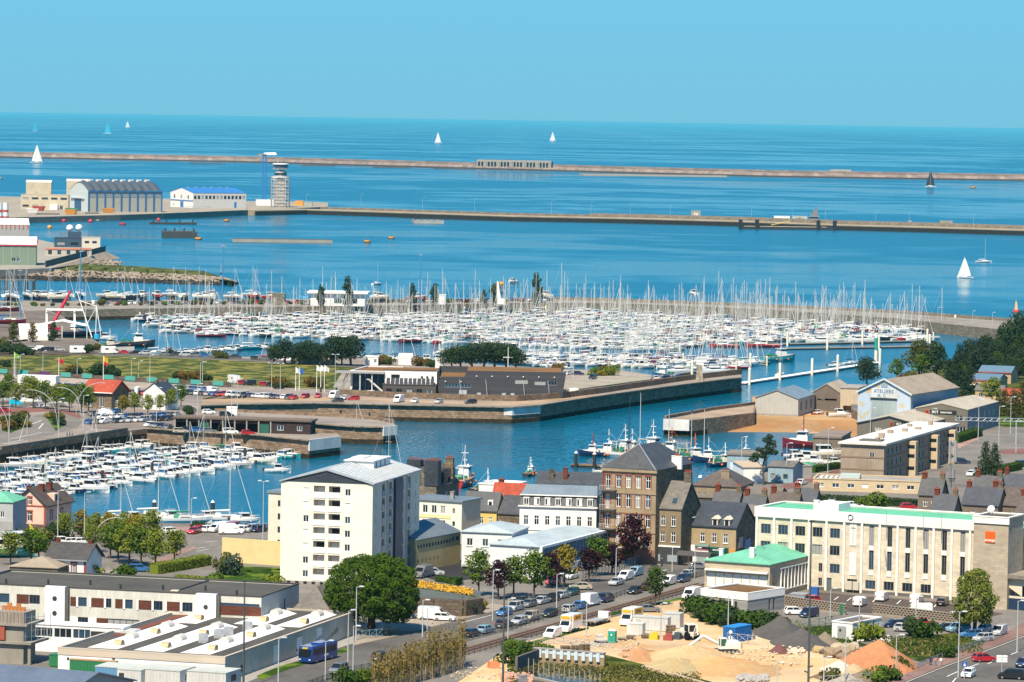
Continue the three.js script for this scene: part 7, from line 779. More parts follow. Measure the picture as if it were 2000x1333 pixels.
{const st=M([0.28,0.25,0.2],0.9,{map:T.stone}),b=bld({name:'old_stone_house',cat:'house',label:'old stone house with two huge black chimney stacks',top:[[770,945],[852,950]],ang:-24,H:9,dpx:896,m:st,roof:'gable',rh:5,rm:M([0.14,0.12,0.1],0.8,{map:T.slate}),oh:0.2,R:[[0.45,5.4,1.2,2,'old'],[0.8,5.4,1.2,2,'old']]}),{W,g}=b;for(const[x0,x1]of[[0.3,0.62],[0.72,1.04]]){const c=mesh('chimney',bx(W*x0,W*x1,9,14.6,-1.6,0.2),MAT.slateBlue,g);for(let i=0;i<5;i++)mesh('chimney_pot',cyl(0.16,0.13,0.6,W*(x0+0.03+i*0.065),14.6,-0.7,7),MAT.tile,c);}chimney(b,W*0.12,-0.5,8,2,3,MAT.brick,0);chimney(b,W*0.95,-8,10,2,4.6,MAT.stoneB,4);for(const t of[0.4,0.72]){const d=mesh('dormer',bx(W-2.2,W+0.1,9.1,12.4,-b.D*t-1.2,-b.D*t+1.2),MAT.slateBlue,g);mesh('dormer_window',bx(W+0.1,W+0.16,9.6,12,-b.D*t-0.8,-b.D*t+0.8),MAT.glass,d);}}
{const b=bld({name:'yellow_house',cat:'house',label:'small yellow house with grey slate roof and dormer',top:[[905,995],[970,998]],ang:-20,H:6,dpx:985,m:M([0.66,0.52,0.18],0.85,{map:T.plaster}),roof:'gableX',rh:3.6,rm:MAT.slate,F:[[0.55,3,0.9,1.5,'old',2,0.27]],sill:MAT.paint});const d=mesh('dormer',bx(b.W*0.78-0.6,b.W*0.78+0.6,6.4,8.2,-2.2,-0.6),MAT.paint,b.g);mesh('dormer_window',bx(b.W*0.78-0.35,b.W*0.78+0.35,6.7,7.9,-0.6,-0.54),MAT.glass,d);bld({name:'slate_house',cat:'house',label:'grey slate roofed house between yellow house and mansard',top:[[972,1003],[1018,1005]],ang:-20,H:5.5,D:9,m:MAT.stoneB,roof:'gableX',rh:3.4,rm:MAT.slate,F:[[0.35,2,1,1.5,'old']]});const r=bld({name:'red_roofed_house',cat:'house',label:'house with bright orange red tile roof by the fishing quay',top:[[962,975],[1022,978]],ang:-20,H:6,dpx:1032,m:MAT.stoneB,roof:'gableX',rh:3.4,rm:MAT.tile});bld({name:'ice_house',cat:'building',label:'white flat roofed ice store on the fishing quay',top:[[935,946],[1000,949]],ang:-20,H:7,D:10,m:MAT.white,rm:MAT.white});chimney(r,0.6,-4,8,1.2,2,MAT.brick,2);}
for(const[x0,x1,y,dp,l,m2]of[[1880,1950,985,1968,'dark slate house beside the lattice mast',MAT.slateBlue],[1818,1862,1000,1878,'slate house with gable wall before the lattice mast',MAT.slateBlue],[1930,2010,985,2030,'brown tiled house near the satellite dish',MAT.slateBrown],[1545,1590,988,1606,'dark blue slate house beside the yard hedge',MAT.slateBlue],[1500,1556,995,1570,'brown roofed cottage beside the blue slate house',MAT.slateBrown],[1795,1838,966,1852,'grey slate cottage behind the gable walled house',MAT.slate],[1900,1950,962,1964,'grey slate cottage among the garden walls',MAT.slate],[1955,2010,958,2026,'far slate cottage at the picture edge',MAT.slateBlue],[1985,2040,1003,2060,'brown tiled house beside the sign tower',MAT.slateBrown],[1225,1262,968,1270,'small slate house wedged behind the stone house',MAT.slate],[1390,1440,992,1456,'slate house with twin chimneys behind the shops',MAT.slate],[1448,1490,1000,1504,'slate cottage close to the long office end',MAT.slateBlue]]){const b=bld({name:'terrace_house',cat:'house',label:l,top:[[x0,y],[x1,y+3]],ang:-24,H:5.4,dpx:dp,m:M([0.24,0.19,0.15],0.9,{map:T.weather}),roof:'gableX',rh:3.6,rm:m2,F:[[0.3,2.6,1,1.5,'old',2,0.36]]});chimney(b,0.5,-b.D/2,8,1.1,2.2,MAT.brick,2);chimney(b,b.W-0.5,-b.D/2,8,1.1,2.2,MAT.stoneB,3);}
{const stone=M([0.72,0.64,0.5],0.85,{map:T.ashlar}),wh=M([0.82,0.8,0.74],0.75,{map:T.plaster}),b=bld({name:'telecom_office',cat:'building',label:'long cream stone office with white pilasters and green copper roof',top:[[1478,992],[1910,1020]],H:15.4,D:14,m:stone,rm:MAT.copper,cm:wh,rim:0.3,frame:M([0.16,0.17,0.18],0.5),F:[[0.045,10.4,2.1,1.9,'tri',5,0.0795],[0.045,7,2.1,1.9,'tri',5,0.0795],[0.365,3.5,2.1,1.8,'tri'],[0.3,3.6,0.8,1.7,'dark'],[0.3,0.8,0.8,1.6,'dark'],[0.335,0.1,1.6,2.4,'door'],[0.445,0.9,2.1,1.7,'tri',5,0.083],[0.53,9.4,1,3.9,'dark',6,0.0815],[0.53,4.7,1,3.9,'dark',6,0.0815]],door:M([0.1,0.12,0.14],0.6)}),{W,H,g}=b;
mesh('fascia',bx(-0.25,W+0.25,H-1.7,H-0.02,0.02,0.4),wh,g);for(let i=0;i<=12;i++){const x=W*(0.005+i*0.0805);mesh('pilaster',bx(x-0.22,x+0.22,0,H-1.7,0.01,0.36),wh,g);}for(let i=0;i<6;i++)for(const y of[8.5,3.6])mesh('spandrel',bx(W*(0.53+i*0.0815)-0.5,W*(0.53+i*0.0815)+0.5,y,y+0.9,0.01,0.12),wh,g);for(const y of[9.2,3.4])mesh('blank_panel',bx(W*0.447-0.7,W*0.447+0.7,y,y+4.4,0.01,0.12),wh,g);mesh('clock_cross',[bx(W*0.447-0.06,W*0.447+0.06,9.6,13.4,0.14,0.2),bx(W*0.447-0.5,W*0.447+0.5,12.6,12.75,0.14,0.2)],MAT.steel,g);mesh('clock',new THREE.TorusGeometry(0.5,0.12,6,18).translate(W*0.437,H-0.6,0.5),MAT.steel,g);mesh('plinth',bx(-0.1,W+0.1,0,0.6,0.01,0.3),MAT.concreteDark,g);for(const x of[0.44,0.47])mesh('cooling_unit',bx(W*x-0.6,W*x+0.6,0.6,2.2,0.4,1),M([0.5,0.46,0.38],0.7),g);mesh('roof_house',bx(W*0.235,W*0.35,H-0.2,H+1.4,-9,-3),wh,g);chimney(b,W*0.25,-3,H,1,1.8,wh,0);mesh('flag_bracket',bar([W*0.6,6,0.3],[W*0.6,9,1.2],0.06,4),MAT.steel,g);for(const x of[0.6,0.765,0.845])mesh('flag_pole',bar([W*x,H-4,0.45],[W*x,H+1.2,0.5],0.05,4),MAT.steel,g);
for(let i=0;i<7;i++)mesh('roof_seam',bx(0.4,W-0.4,H-0.15,H-0.07,-1.8-i*1.7,-1.72-i*1.7),M([0.12,0.44,0.3],0.7),g);
const tw=bld({name:'sign_tower',cat:'building',label:'square stone sign tower with orange square at the office end',top:[[1903,1009],[1971,1013]],ang:-27,H:17.4,dpx:2000,m:M([0.5,0.42,0.32],0.9,{map:T.ashlar}),rm:MAT.felt,cm:wh,rim:0.2});mesh('coping_band',bx(-0.2,tw.W+0.2,16.2,17.3,0.01,0.25),wh,tw.g);const q=mesh('sign_board',bx(tw.W*0.34,tw.W*0.34+2,12.6,14.7,0.01,0.15),M([0.75,0.11,0.005],0.5),tw.g);mesh('sign_lettering',words('orange',0.46,0.03).translate(tw.W*0.34+1,12.85,0.15),MAT.paint,q);mesh('satellite_dish',[new THREE.SphereGeometry(0.9,14,6,0,6.3,0,1).rotateX(1.1).translate(tw.W*0.4,18.6,-2),cyl(0.08,0.08,1.4,tw.W*0.4,17.4,-2.4,5)],MAT.paint,tw.g);
const e=bld({name:'telecom_office',cat:'building',label:'end wing of the cream office beyond the sign tower',top:[[1966,1033],[2040,1039]],ang:-27,H:14.4,D:14,m:stone,rm:MAT.copper,cm:wh,rim:0.3,F:[[0.3,5,1.4,1.4,'dark',2,0.4]]});mesh('fascia',bx(-0.1,e.W,12.8,14.3,0.02,0.4),wh,e.g);}
{const st=M([0.54,0.46,0.34],0.85,{map:T.ashlar}),b=bld({name:'copper_roofed_annex',cat:'building',label:'low annex with bright green copper hipped roof',top:[[1504,1103],[1377,1097]],fr:true,ang:-27,H:6.6,dpx:1596,m:st,roof:'hip',rh:2.1,hipIn:6,rm:MAT.copper,oh:0.35,F:[[0.1,1.6,1.6,2.6,'shutter',7,0.133]],frame:MAT.paint}),{W,D,g}=b;chimney(b,W*0.66,-2.2,7.4,0.9,1.8,MAT.paint,0);for(let i=1;i<7;i++)mesh('roof_seam',bar([6+(W-12)*i/7,8.72,-D/2],[W*i/7,6.66,0.3],0.05,4),MAT.copper,g);chimney(b,W*0.06,-6,6.9,0.7,1.3,MAT.paint,0);for(let i=0;i<10;i++){const z=-D*(0.22+i*0.072),w=mesh('window',bx(W+0.02,W+0.3,1.2,5.2,z-0.15,z),MAT.paint,g);mesh('pane',bx(W+0.01,W+0.1,1.3,5.1,z-D*0.07,z-0.15),MAT.glass,w);}mesh('window_frame',[bx(W+0.02,W+0.3,5.2,5.4,-D*0.96,-D*0.2),bx(W+0.02,W+0.3,1,1.2,-D*0.96,-D*0.2)],MAT.paint,g);mesh('canopy',bx(0.3,W-0.2,4.7,5,0.02,0.8),MAT.white,g);mesh('side_window',bx(W+0.01,W+0.1,2.6,4,-D*0.12,-D*0.06),MAT.glass,g);}
{const gw=M([0.42,0.42,0.41],0.8,{map:T.boards}),b=bld({name:'white_box_building',cat:'building',label:'grey and white single storey block with brown gravel roof',base:[[1460,1202],[1369,1192]],fr:true,ang:-38,H:3.9,dpx:1532,m:gw,rm:M([0.22,0.13,0.06],0.95,{map:T.ground}),cm:MAT.white,rim:0.1,F:[[0.62,0.3,0.6,2,'dark',2,0.13]],R:[[0.6,0.3,0.6,2,'dark',2,0.13]]}),{W,D,g}=b;mesh('white_band',bx(-0.06,W+0.06,2.7,4,0.01,0.1),MAT.white,g);mesh('white_band',bx(W+0.01,W+0.1,2.7,4,-D,0.1),MAT.white,g);mesh('white_pier',bx(W*0.68-0.15,W*0.68+0.15,0,2.7,0.01,0.12),MAT.white,g);}
{const b=bld({name:'substation',cat:'building',label:'small white flat roofed substation with round vent',base:[[1665,1251],[1625,1244]],fr:true,ang:-34,H:2.9,dpx:1722,m:MAT.white,rm:M([0.2,0.17,0.14],0.95,{map:T.ground}),rim:0.1});mesh('steel_door',bx(b.W*0.28,b.W*0.7,0.02,2.3,0.01,0.08),MAT.grey,b.g);mesh('round_vent',new THREE.CylinderGeometry(0.22,0.22,0.08,12).rotateX(1.57).translate(b.W*0.42,1.6,0.12),MAT.dark,b.g);}
{const b=bld({name:'canopy_building',cat:'building',label:'dark building with flat grey canopy roof at the picture edge',base:[[1958,1190],[2040,1197]],ang:-30,H:6,D:16,m:M([0.6,0.54,0.42],0.8),roof:'slab',rh:0.7,rm:M([0.33,0.29,0.24],0.9,{map:T.ground}),oh:1,F:[[0.3,2.6,4,2,'strip',2,0.4]]});mesh('dark_base',bx(-0.1,b.W,0,2.2,0.02,0.2),navyP,b.g);}
trawler(15.6,'red','white','red and white trawler behind the old stone house',P(905,950,0),15,{top:'white'});trawler(9.0,'dark','white','white wheelhouse boat with radar mast by the ice store',P(948,962,0),60,{gantry:false});trawler(9.8,'navy','white','blue and white boat at the west end of the fishing quay',P(1163,892,0),-80,{top:'red'});trawler(11.5,'white','white','white trawler with yellow trim on the fishing quay',P(1195,893,0),-70);trawler(13.1,'dark','white','black funnelled boat among the fishing fleet',P(1217,890,0),40);trawler(10.7,'white','cream','cream fishing boat in the middle of the fleet',P(1240,888,0),-60,{gantry:false});trawler(14.8,'white','white','largest white trawler with tall lattice mast',P(1272,889,0),30);trawler(12.3,'green','white','green hulled trawler stacked with gear',P(1318,892,0),-60,{top:'orange'});trawler(11.5,'blue','white','blue hulled trawler with orange floats',P(1352,902,0),70,{top:'orange'});trawler(10.7,'navy','white','navy hulled boat at the east end of the fleet',P(1390,905,0),-85,{top:'white'});trawler(9.8,'navy','cream','small dark trawler beside the grey flat roofed store',P(1412,912,0),60);trawler(9.0,'white','white','white pilot boat near the black pine',P(1452,897,0),80,{gantry:false});trawler(7.4,'dark','white','white cabin launch close to the slate roofed store',P(1035,930,0),20,{gantry:false});
walkway([1118,912],[1178,915],3,M([0.3,0.22,0.14],0.9,{map:T.boards}),'brown landing stage west of the fishing fleet',[0.2,0.8],MAT.dark,4);for(const[x,y,h]of[[1250,872,16],[1228,895,17],[1350,893,13],[1375,893,14],[1306,878,12]]){const o=thing('dock_pole',h>16?'tall black pole standing in the fishing fleet':'slim pale mast standing in the fishing fleet','pole',P(x,y,0),0,h>16?undefined:'slim masts in the fishing fleet');mesh('pole',cyl(0.16,0.08,h,0,0,0,6),h>16?MAT.dark:BM.alu,o);mesh('top',cyl(0.2,0.2,0.4,0,h,0,6),MAT.dark,o);}
place(motorBoat(0,'cream','x'),'motor_boat',1180,925,80,1,'open boat behind the slate roofed store','motor boat');place(sailBoat(2,'white','white',true,1.15),'sailing_boat',752,948,50,1,'tall masted white yacht behind the tower roof','sailing yacht');
// ---------- near streets ----------
sheet('main_street',[[380,1420],[480,1335],[600,1285],[690,1258],[770,1240],[920,1205],[1060,1170],[1160,1140],[1230,1118],[1262,1104],[1300,1096],[1480,1092],[1486,1102],[1370,1127],[1250,1153],[1100,1195],[1000,1231],[900,1258],[735,1306],[620,1345],[560,1420]],MAT.asphalt,0.05);
sheet('quay_street',[[-200,1060],[0,1052],[150,1044],[330,1036],[540,1034],[545,1058],[430,1066],[380,1085],[300,1118],[270,1130],[200,1130],[250,1105],[300,1078],[200,1075],[0,1090],[-200,1100]],MAT.asphaltPale,0.05);sheet('red_pavement',[[330,1030],[540,1028],[542,1036],[330,1039]],M([0.36,0.24,0.2],0.9,{map:T.ground}),0.09);sheet('red_pavement',[[270,1108],[340,1080],[378,1068],[384,1072],[350,1086],[290,1114]],M([0.36,0.24,0.2],0.9,{map:T.ground}),0.09);sheet('school_path',[[195,1118],[210,1108],[225,1120],[215,1132],[198,1130]],MAT.pave,0.07);
sheet('gravel_lot',[[690,1262],[780,1242],[920,1206],[1000,1186],[960,1180],[930,1192],[800,1200],[700,1225]],M([0.42,0.36,0.29],0.95,{map:T.ground}),0.07);sheet('depot_apron',[[470,1340],[560,1300],[690,1258],[690,1225],[560,1280],[440,1320]],MAT.concrete,0.07);sheet('grass_verge',[[500,1322],[545,1303],[680,1266],[684,1272],[560,1310],[510,1330]],MAT.lawn,0.09);sheet('grass_verge',[[640,1345],[735,1312],[820,1290],[900,1268],[912,1276],[800,1320],[760,1350]],MAT.grass,0.09);
sheet('school_yard',[[818,1105],[910,1098],[960,1112],[930,1132],[860,1138],[820,1125]],MAT.asphaltDark,0.06);
sheet('office_yard',[[1535,1172],[1600,1158],[1840,1178],[1960,1200],[1900,1215],[1720,1200],[1650,1195]],M([0.13,0.105,0.095],0.9,{map:T.tarmac}),0.06);sheet('lower_car_park',[[1530,1186],[1650,1200],[1900,1220],[1990,1225],[1950,1255],[1840,1240],[1720,1232],[1600,1215],[1530,1208]],M([0.3,0.27,0.24],0.9,{map:T.tarmac}),0.06);
sheet('corner_road',[[1640,1420],[1760,1335],[1840,1305],[2000,1245],[2140,1200],[2140,1420]],MAT.asphalt,0.06);sheet('red_pavement',[[1720,1345],[1800,1300],[1900,1265],[1960,1240],[2010,1212],[2040,1216],[2000,1243],[1850,1300],[1770,1332],[1740,1348]],M([0.3,0.19,0.165],0.9,{map:T.ground}),0.12);sheet('kerb',[[1768,1334.5],[1850,1302],[2000,1244.5],[2002,1246],[1852,1303.5],[1772,1335.5]],MAT.concrete,0.16);
sheet('building_ground',[[900,1330],[1000,1262],[1340,1168],[1375,1192],[1460,1207],[1560,1228],[1620,1252],[1700,1270],[1790,1300],[1760,1330],[1640,1420],[760,1420]],MAT.dirt,0.05);sheet('access_track',[[1110,1262],[1200,1248],[1290,1226],[1300,1230],[1210,1254],[1130,1272]],M([0.64,0.56,0.42],0.95,{map:T.ground}),0.08);sheet('weed_patch',[[990,1300],[1060,1275],[1180,1280],[1300,1310],[1400,1336],[1380,1420],[1000,1420]],M([0.12,0.13,0.035],1,{map:T.grass}),0.09);sheet('weed_patch',[[1700,1262],[1760,1248],[1860,1238],[1930,1246],[1900,1262],[1800,1295],[1740,1275]],M([0.1,0.11,0.028],1,{map:T.grass}),0.08);sheet('weed_patch',[[985,1268],[1150,1226],[1150,1230],[990,1273]],MAT.lawn,0.08);sheet('weed_patch',[[1160,1205],[1340,1166],[1342,1170],[1165,1210]],MAT.lawn,0.08);sheet('weed_patch',[[1530,1230],[1625,1222],[1640,1245],[1700,1262],[1640,1268],[1560,1248]],M([0.11,0.12,0.03],1,{map:T.grass}),0.075);
{const A=P(560,1372),B=P(1372,1143),d=B.clone().sub(A),L=d.length(),o=thing('railway_track','single rusty railway track between the street fences','railway',A,-Math.atan2(d.z,d.x));mesh('ballast',bx(0,L,0.02,0.16,-1.9,1.9),M([0.22,0.16,0.115],0.95,{map:T.ground}),o);for(const z of[-0.75,0.75])mesh('rail',bx(0,L,0.16,0.34,z-0.06,z+0.06),M([0.2,0.09,0.06],0.6),o);const sl=share(bx(-0.13,0.13,0.1,0.2,-1.25,1.25));for(let i=0;i<200;i++)mesh('sleeper',sl,M([0.14,0.1,0.075],0.9),o,[L*(i+0.5)/200,0,0]);}
function fence(px,h,m,label,step=2.2){const pts=line(px),o=thing('fence',label,'fence',pts[0]);for(let i=0;i<pts.length-1;i++){const a=pts[i].clone().sub(pts[0]),b=pts[i+1].clone().sub(pts[0]),L=a.distanceTo(b),n=Math.max(1,Math.round(L/step)),ry=-Math.atan2(b.z-a.z,b.x-a.x),w=L/n,k='f'+w.toFixed(2)+h;WG[k]??=share([bx(0,0.09,0,h,-0.05,0.05),bx(0.09,w,h-0.12,h-0.04,-0.03,0.03),bx(0.09,w,h*0.25,h*0.25+0.07,-0.03,0.03),bar([0.05,h*0.28,0],[w,h-0.1,0],0.03,4),bar([0.05,h-0.1,0],[w,h*0.28,0],0.03,4)]);for(let q=0;q<n;q++)mesh('panel',WG[k],m,o,[a.x+(b.x-a.x)*q/n,0,a.z+(b.z-a.z)*q/n],ry);}return o;}
fence([[600,1345],[675,1318],[735,1306],[900,1255],[1000,1232],[1250,1155],[1490,1100]],1.15,M([0.09,0.085,0.08],0.7),'dark cross braced railing between street and railway');fence([[905,1284],[1000,1258],[1200,1200],[1338,1162]],1.15,M([0.12,0.11,0.1],0.7),'dark cross braced railing on the building site side');fence([[1072,1146],[1116,1134]],2,M([0.05,0.13,0.22],0.5),'blue mesh fence by the purple trees',1.5);fence([[1138,1135],[1200,1120],[1258,1102]],2,M([0.05,0.13,0.2],0.5),'blue mesh fence along the school frontage',1.5);fence([[693,1250],[748,1246]],1.6,M([0.16,0.3,0.4],0.5),'pale blue mesh fence under the big tree',1.6);
for(const[a,b]of[[[1272,1116],[1282,1113]],[[1290,1118],[1302,1114]],[[900,1218],[960,1203]],[[1000,1193],[1040,1182]],[[380,1073],[400,1070]],[[384,1078],[408,1074]],[[400,1060],[425,1058]],[[310,1106],[340,1098]],[[1850,1323],[1872,1313]],[[1896,1304],[1912,1298]],[[1930,1298],[1944,1292]],[[1975,1280],[1990,1274]],[[1860,1335],[1868,1326]],[[1630,1173],[1638,1167]],[[1655,1175],[1663,1169]],[[1705,1177],[1712,1170]],[[1752,1181],[1760,1174]],[[1825,1187],[1832,1179]]]){const A=P(...a),B=P(...b),d=B.clone().sub(A),n=V(-d.z,0,d.x).normalize().multiplyScalar(0.09);struct('road_marking',poly([A.clone().add(n),B.clone().add(n),B.clone().sub(n),A.clone().sub(n)],GL+0.064,GL+0.075),MAT.paint);}
// ---------- school with stair towers ----------
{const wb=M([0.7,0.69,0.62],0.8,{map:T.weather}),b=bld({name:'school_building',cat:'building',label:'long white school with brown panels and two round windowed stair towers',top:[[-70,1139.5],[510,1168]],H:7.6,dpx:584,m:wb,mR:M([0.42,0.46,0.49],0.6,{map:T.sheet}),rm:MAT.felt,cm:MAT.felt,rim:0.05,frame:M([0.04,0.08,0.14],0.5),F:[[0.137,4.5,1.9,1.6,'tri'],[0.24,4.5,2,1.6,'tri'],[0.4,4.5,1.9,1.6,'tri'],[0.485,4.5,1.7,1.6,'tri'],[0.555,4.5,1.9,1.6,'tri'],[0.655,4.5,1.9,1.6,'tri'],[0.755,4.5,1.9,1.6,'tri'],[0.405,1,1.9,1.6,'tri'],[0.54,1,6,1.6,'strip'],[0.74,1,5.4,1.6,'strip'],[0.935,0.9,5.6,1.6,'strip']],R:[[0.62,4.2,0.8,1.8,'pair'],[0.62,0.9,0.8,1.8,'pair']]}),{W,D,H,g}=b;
const f=px=>(px+70)/580*W,br=M([0.2,0.075,0.05],0.85,{map:T.brickwork});for(const[a,c,y]of[[34,58,4.5],[140,151,4.5],[181,206,4.5],[228,243,4.5],[273,299,4.5],[328,354,4.5],[192,213,1],[285,323,1],[432,510,4.3]])mesh('brown_panel',bx(f(a),f(c),y,y+1.6,0.01,0.06),br,g);for(const[a,c]of[[152,155.5],[177.5,181],[206,210],[243,247.5],[270,273.5],[299,303],[325,328.5],[354,358.5],[381,384]])mesh('white_fin',bx(f(a),f(c),4.4,6.2,0.01,0.12),MAT.white,g);mesh('dark_strip',bx(f(433),W-0.3,6,6.4,0.01,0.08),M([0.02,0.04,0.09],0.3),g);for(const[a,c]of[[176,191],[140,155]])mesh('white_panel',bx(f(a),f(c),1,2.6,0.01,0.08),MAT.white,g);for(let i=0;i<4;i++)mesh('white_panel',bx(f(468+i*17),f(477+i*17),1,2.4,0.01,0.1),MAT.white,g);
for(const[a,c,ys]of[[94,133,[2.8,5.4]],[388,427,[5.2]]]){const t=mesh('stair_tower',bx(f(a),f(c),0,H+0.3,0.02,1.1),MAT.white,g);for(const y of ys)mesh('round_window',new THREE.CylinderGeometry(0.42,0.42,0.12,18).rotateX(1.57).translate(f((a+c)/2),y+0.4,1.12),MAT.dark,t);mesh('tower_return',bx(f(c),f(c)+0.5,0.5,H,0.02,0.6),MAT.concreteDark,t);}
for(let i=0;i<7;i++)mesh('roof_vent',cyl(0.2,0.2,0.9,W*(0.12+i*0.13),H-0.15,-3-(i%3)*2,8),MAT.dark,g);mesh('roof_joint',bx(f(330),f(330)+0.3,H-0.14,H+0.05,-D+0.4,-0.4),MAT.dark,g);velux(b,[[f(333),H+0.1,-3,1.4,1.2,0]],M([0.6,0.55,0.42],0.6));
const l=bld({name:'school_annex',cat:'building',label:'white ground floor wing with blue doors under the school',top:[[56,1219],[240,1230]],ang:-15,H:4.6,D:3.5,m:MAT.white,rm:MAT.white,F:[[0.16,2.5,3.2,1.6,'strip',3,0.2],[0.02,0.1,1,2.4,'door'],[0.56,0.1,1,2,'door']],door:M([0.01,0.12,0.4],0.5),frame:M([0.6,0.62,0.6],0.6)});mesh('dark_louvre',bx(l.W*0.66,l.W*0.98,2.4,3.9,0.01,0.1),MAT.dark,l.g);mesh('awning',bx(l.W*0.98,l.W*1.12,3.4,4.3,-3,0.6),M([0.45,0.47,0.46],0.7),l.g);}
{
const b=bld({name:'depot_building',cat:'building',label:'low depot with white ridged roof strips and skylights',top:[[113,1267],[439,1286]],H:4,dpx:691,m:MAT.white,mR:M([0.66,0.6,0.51],0.85,{map:T.weather}),rm:MAT.felt,cm:M([0.46,0.4,0.33],0.85),rim:0.12,F:[[0.06,2.1,0.4,0.5,'dark'],[0.26,1.6,0.9,1,'pale'],[0.335,1,0.7,2.6,'pale']],R:[[0.12,0.6,1.5,1.3,'dark',2,0.62],[0.2,0.1,0.9,2.4,'door'],[0.38,0.1,3,3,'shutter',1],[0.56,0.1,3,3,'shutter',1],[0.72,0.1,3,3.4,'shutter',1],[0.88,1.8,0.8,0.9,'dark']],door:M([0.2,0.42,0.46],0.6)}),{W,D,g}=b;
mesh('wall_band',bx(-0.06,W+0.06,3,4,0.01,0.1),M([0.5,0.43,0.35],0.85),g);for(const[x0,x1,z0,z1]of[[0.12,0.3,0.06,0.56],[0.4,0.58,0.06,0.6],[0.68,0.86,0.06,0.62],[0.12,0.3,0.62,0.9],[0.5,0.68,0.66,0.94],[0.76,0.92,0.66,0.96]]){const m=mesh('roof_monitor',prof([[W*x0,3.85],[W*(x0+x1)/2,4.45],[W*x1,3.85]],D*(z1-z0)).translate(0,0,-D*z0),M([0.8,0.79,0.76],0.7),g),n=Math.round((z1-z0)*8);for(let i=0;i<n;i++){const z=-D*(z0+(z1-z0)*(i+0.5)/n),k=i%2;mesh('skylight',new THREE.CylinderGeometry(0.9,0.9,k?2.4:1.3,10,1,false,0,Math.PI).rotateZ(Math.PI/2).rotateY(k?Math.PI/2:0).translate(W*(x0+x1)/2+(k?0.4:1.4),k?4.2:4,z),k?M([0.55,0.52,0.46],0.4):M([0.4,0.32,0.18],0.5),m);}}
for(const[x,z]of[[0.62,0.26],[0.63,0.36],[0.64,0.42],[0.66,0.54]])mesh('cooling_unit',bx(W*x,W*x+1.3,3.85,5.3,-D*z-1.2,-D*z),MAT.steel,g);mesh('brown_patch',bx(W*0.05,W*0.11,3.86,3.9,-D*0.8,-D*0.3),M([0.16,0.06,0.045],0.9),g);}
{const b=bld({name:'slate_house',cat:'house',label:'grey slate roof tucked between school and big tree',top:[[560,1203],[650,1209]],ang:-16,H:3,D:12,m:MAT.stoneG,roof:'hip',rh:5,hipIn:3.5,rm:MAT.slateGrey,oh:0.3});velux(b,[[b.W*0.32,5.6,-2.6,0.8,1.2,0.7]]);}
function cabin(px,py,W,D,H,ang,m,rm,label,o={}){const p=P(px,py),g=thing(o.name||'site_cabin',label,o.cat||'cabin',p,ang*DEG);const n=Math.round(W/0.6);mesh('wall',[bx(0,W,0.15,H,-D,0)],m,g);mesh('roof',[bx(-0.06,W+0.06,H,H+0.14,-D-0.06,0.06)],rm,g);for(let i=1;i<n;i++)mesh('rib',bx(W*i/n-0.05,W*i/n+0.05,0.2,H-0.05,0.005,0.06),m,g);if(o.door)mesh('door',bx(W*0.08,W*0.08+0.9,0.2,2.1,0.01,0.08),o.door,g);if(o.win)mesh('window',bx(W+0.01,W+0.06,1,2,-D*0.65,-D*0.35),MAT.glass,g);return g;}
const cabW=M([0.72,0.72,0.7],0.6,{map:T.weather}),cabR=M([0.55,0.58,0.54],0.7,{map:T.weather});
cabin(228,1340,4.2,6,2.6,-20,cabW,cabR,'white site cabin with open dark door, westernmost',{door:MAT.dark});cabin(266,1340,7.6,6,2.7,-20,cabW,cabR,'long white site cabin in the middle of the row',{win:true});cabin(362,1342,7,6,2.5,-20,cabW,cabR,'white site cabin at the east end of the row',{win:true});cabin(135,1318,8,5,2.4,-18,M([0.02,0.16,0.06],0.6),M([0.3,0.2,0.11],0.8),'green container with brown lid behind the metal roof',{name:'storage_container',cat:'container'});cabin(185,1332,5,5,2.4,-18,M([0.1,0.24,0.4],0.6),M([0.42,0.46,0.44],0.7),'pale container with blue rim beside the green one',{name:'storage_container',cat:'container'});cabin(95,1304,4,3,2,-18,M([0.02,0.16,0.06],0.6),M([0.02,0.14,0.06],0.6),'small green container by the building frame',{name:'storage_container',cat:'container'});
{const b=bld({name:'metal_roofed_shed',cat:'building',label:'blue grey metal roof filling the near picture corner',top:[[-90,1300],[262,1350]],ang:-24,H:6,D:22,m:MAT.grey,roof:'gableX',rh:2.4,rm:M([0.2,0.24,0.3],0.45,{map:T.weather,metalness:0.3}),oh:0.4});b.g.position.z+=21;b.g.position.x-=9;for(let i=0;i<16;i++){const s=mesh('roof_seam',new THREE.BoxGeometry(0.1,0.12,11.2),M([0.24,0.28,0.34],0.5),b.g,[b.W*i/16,7.4,-16.6]);s.rotation.x=-0.215;}}
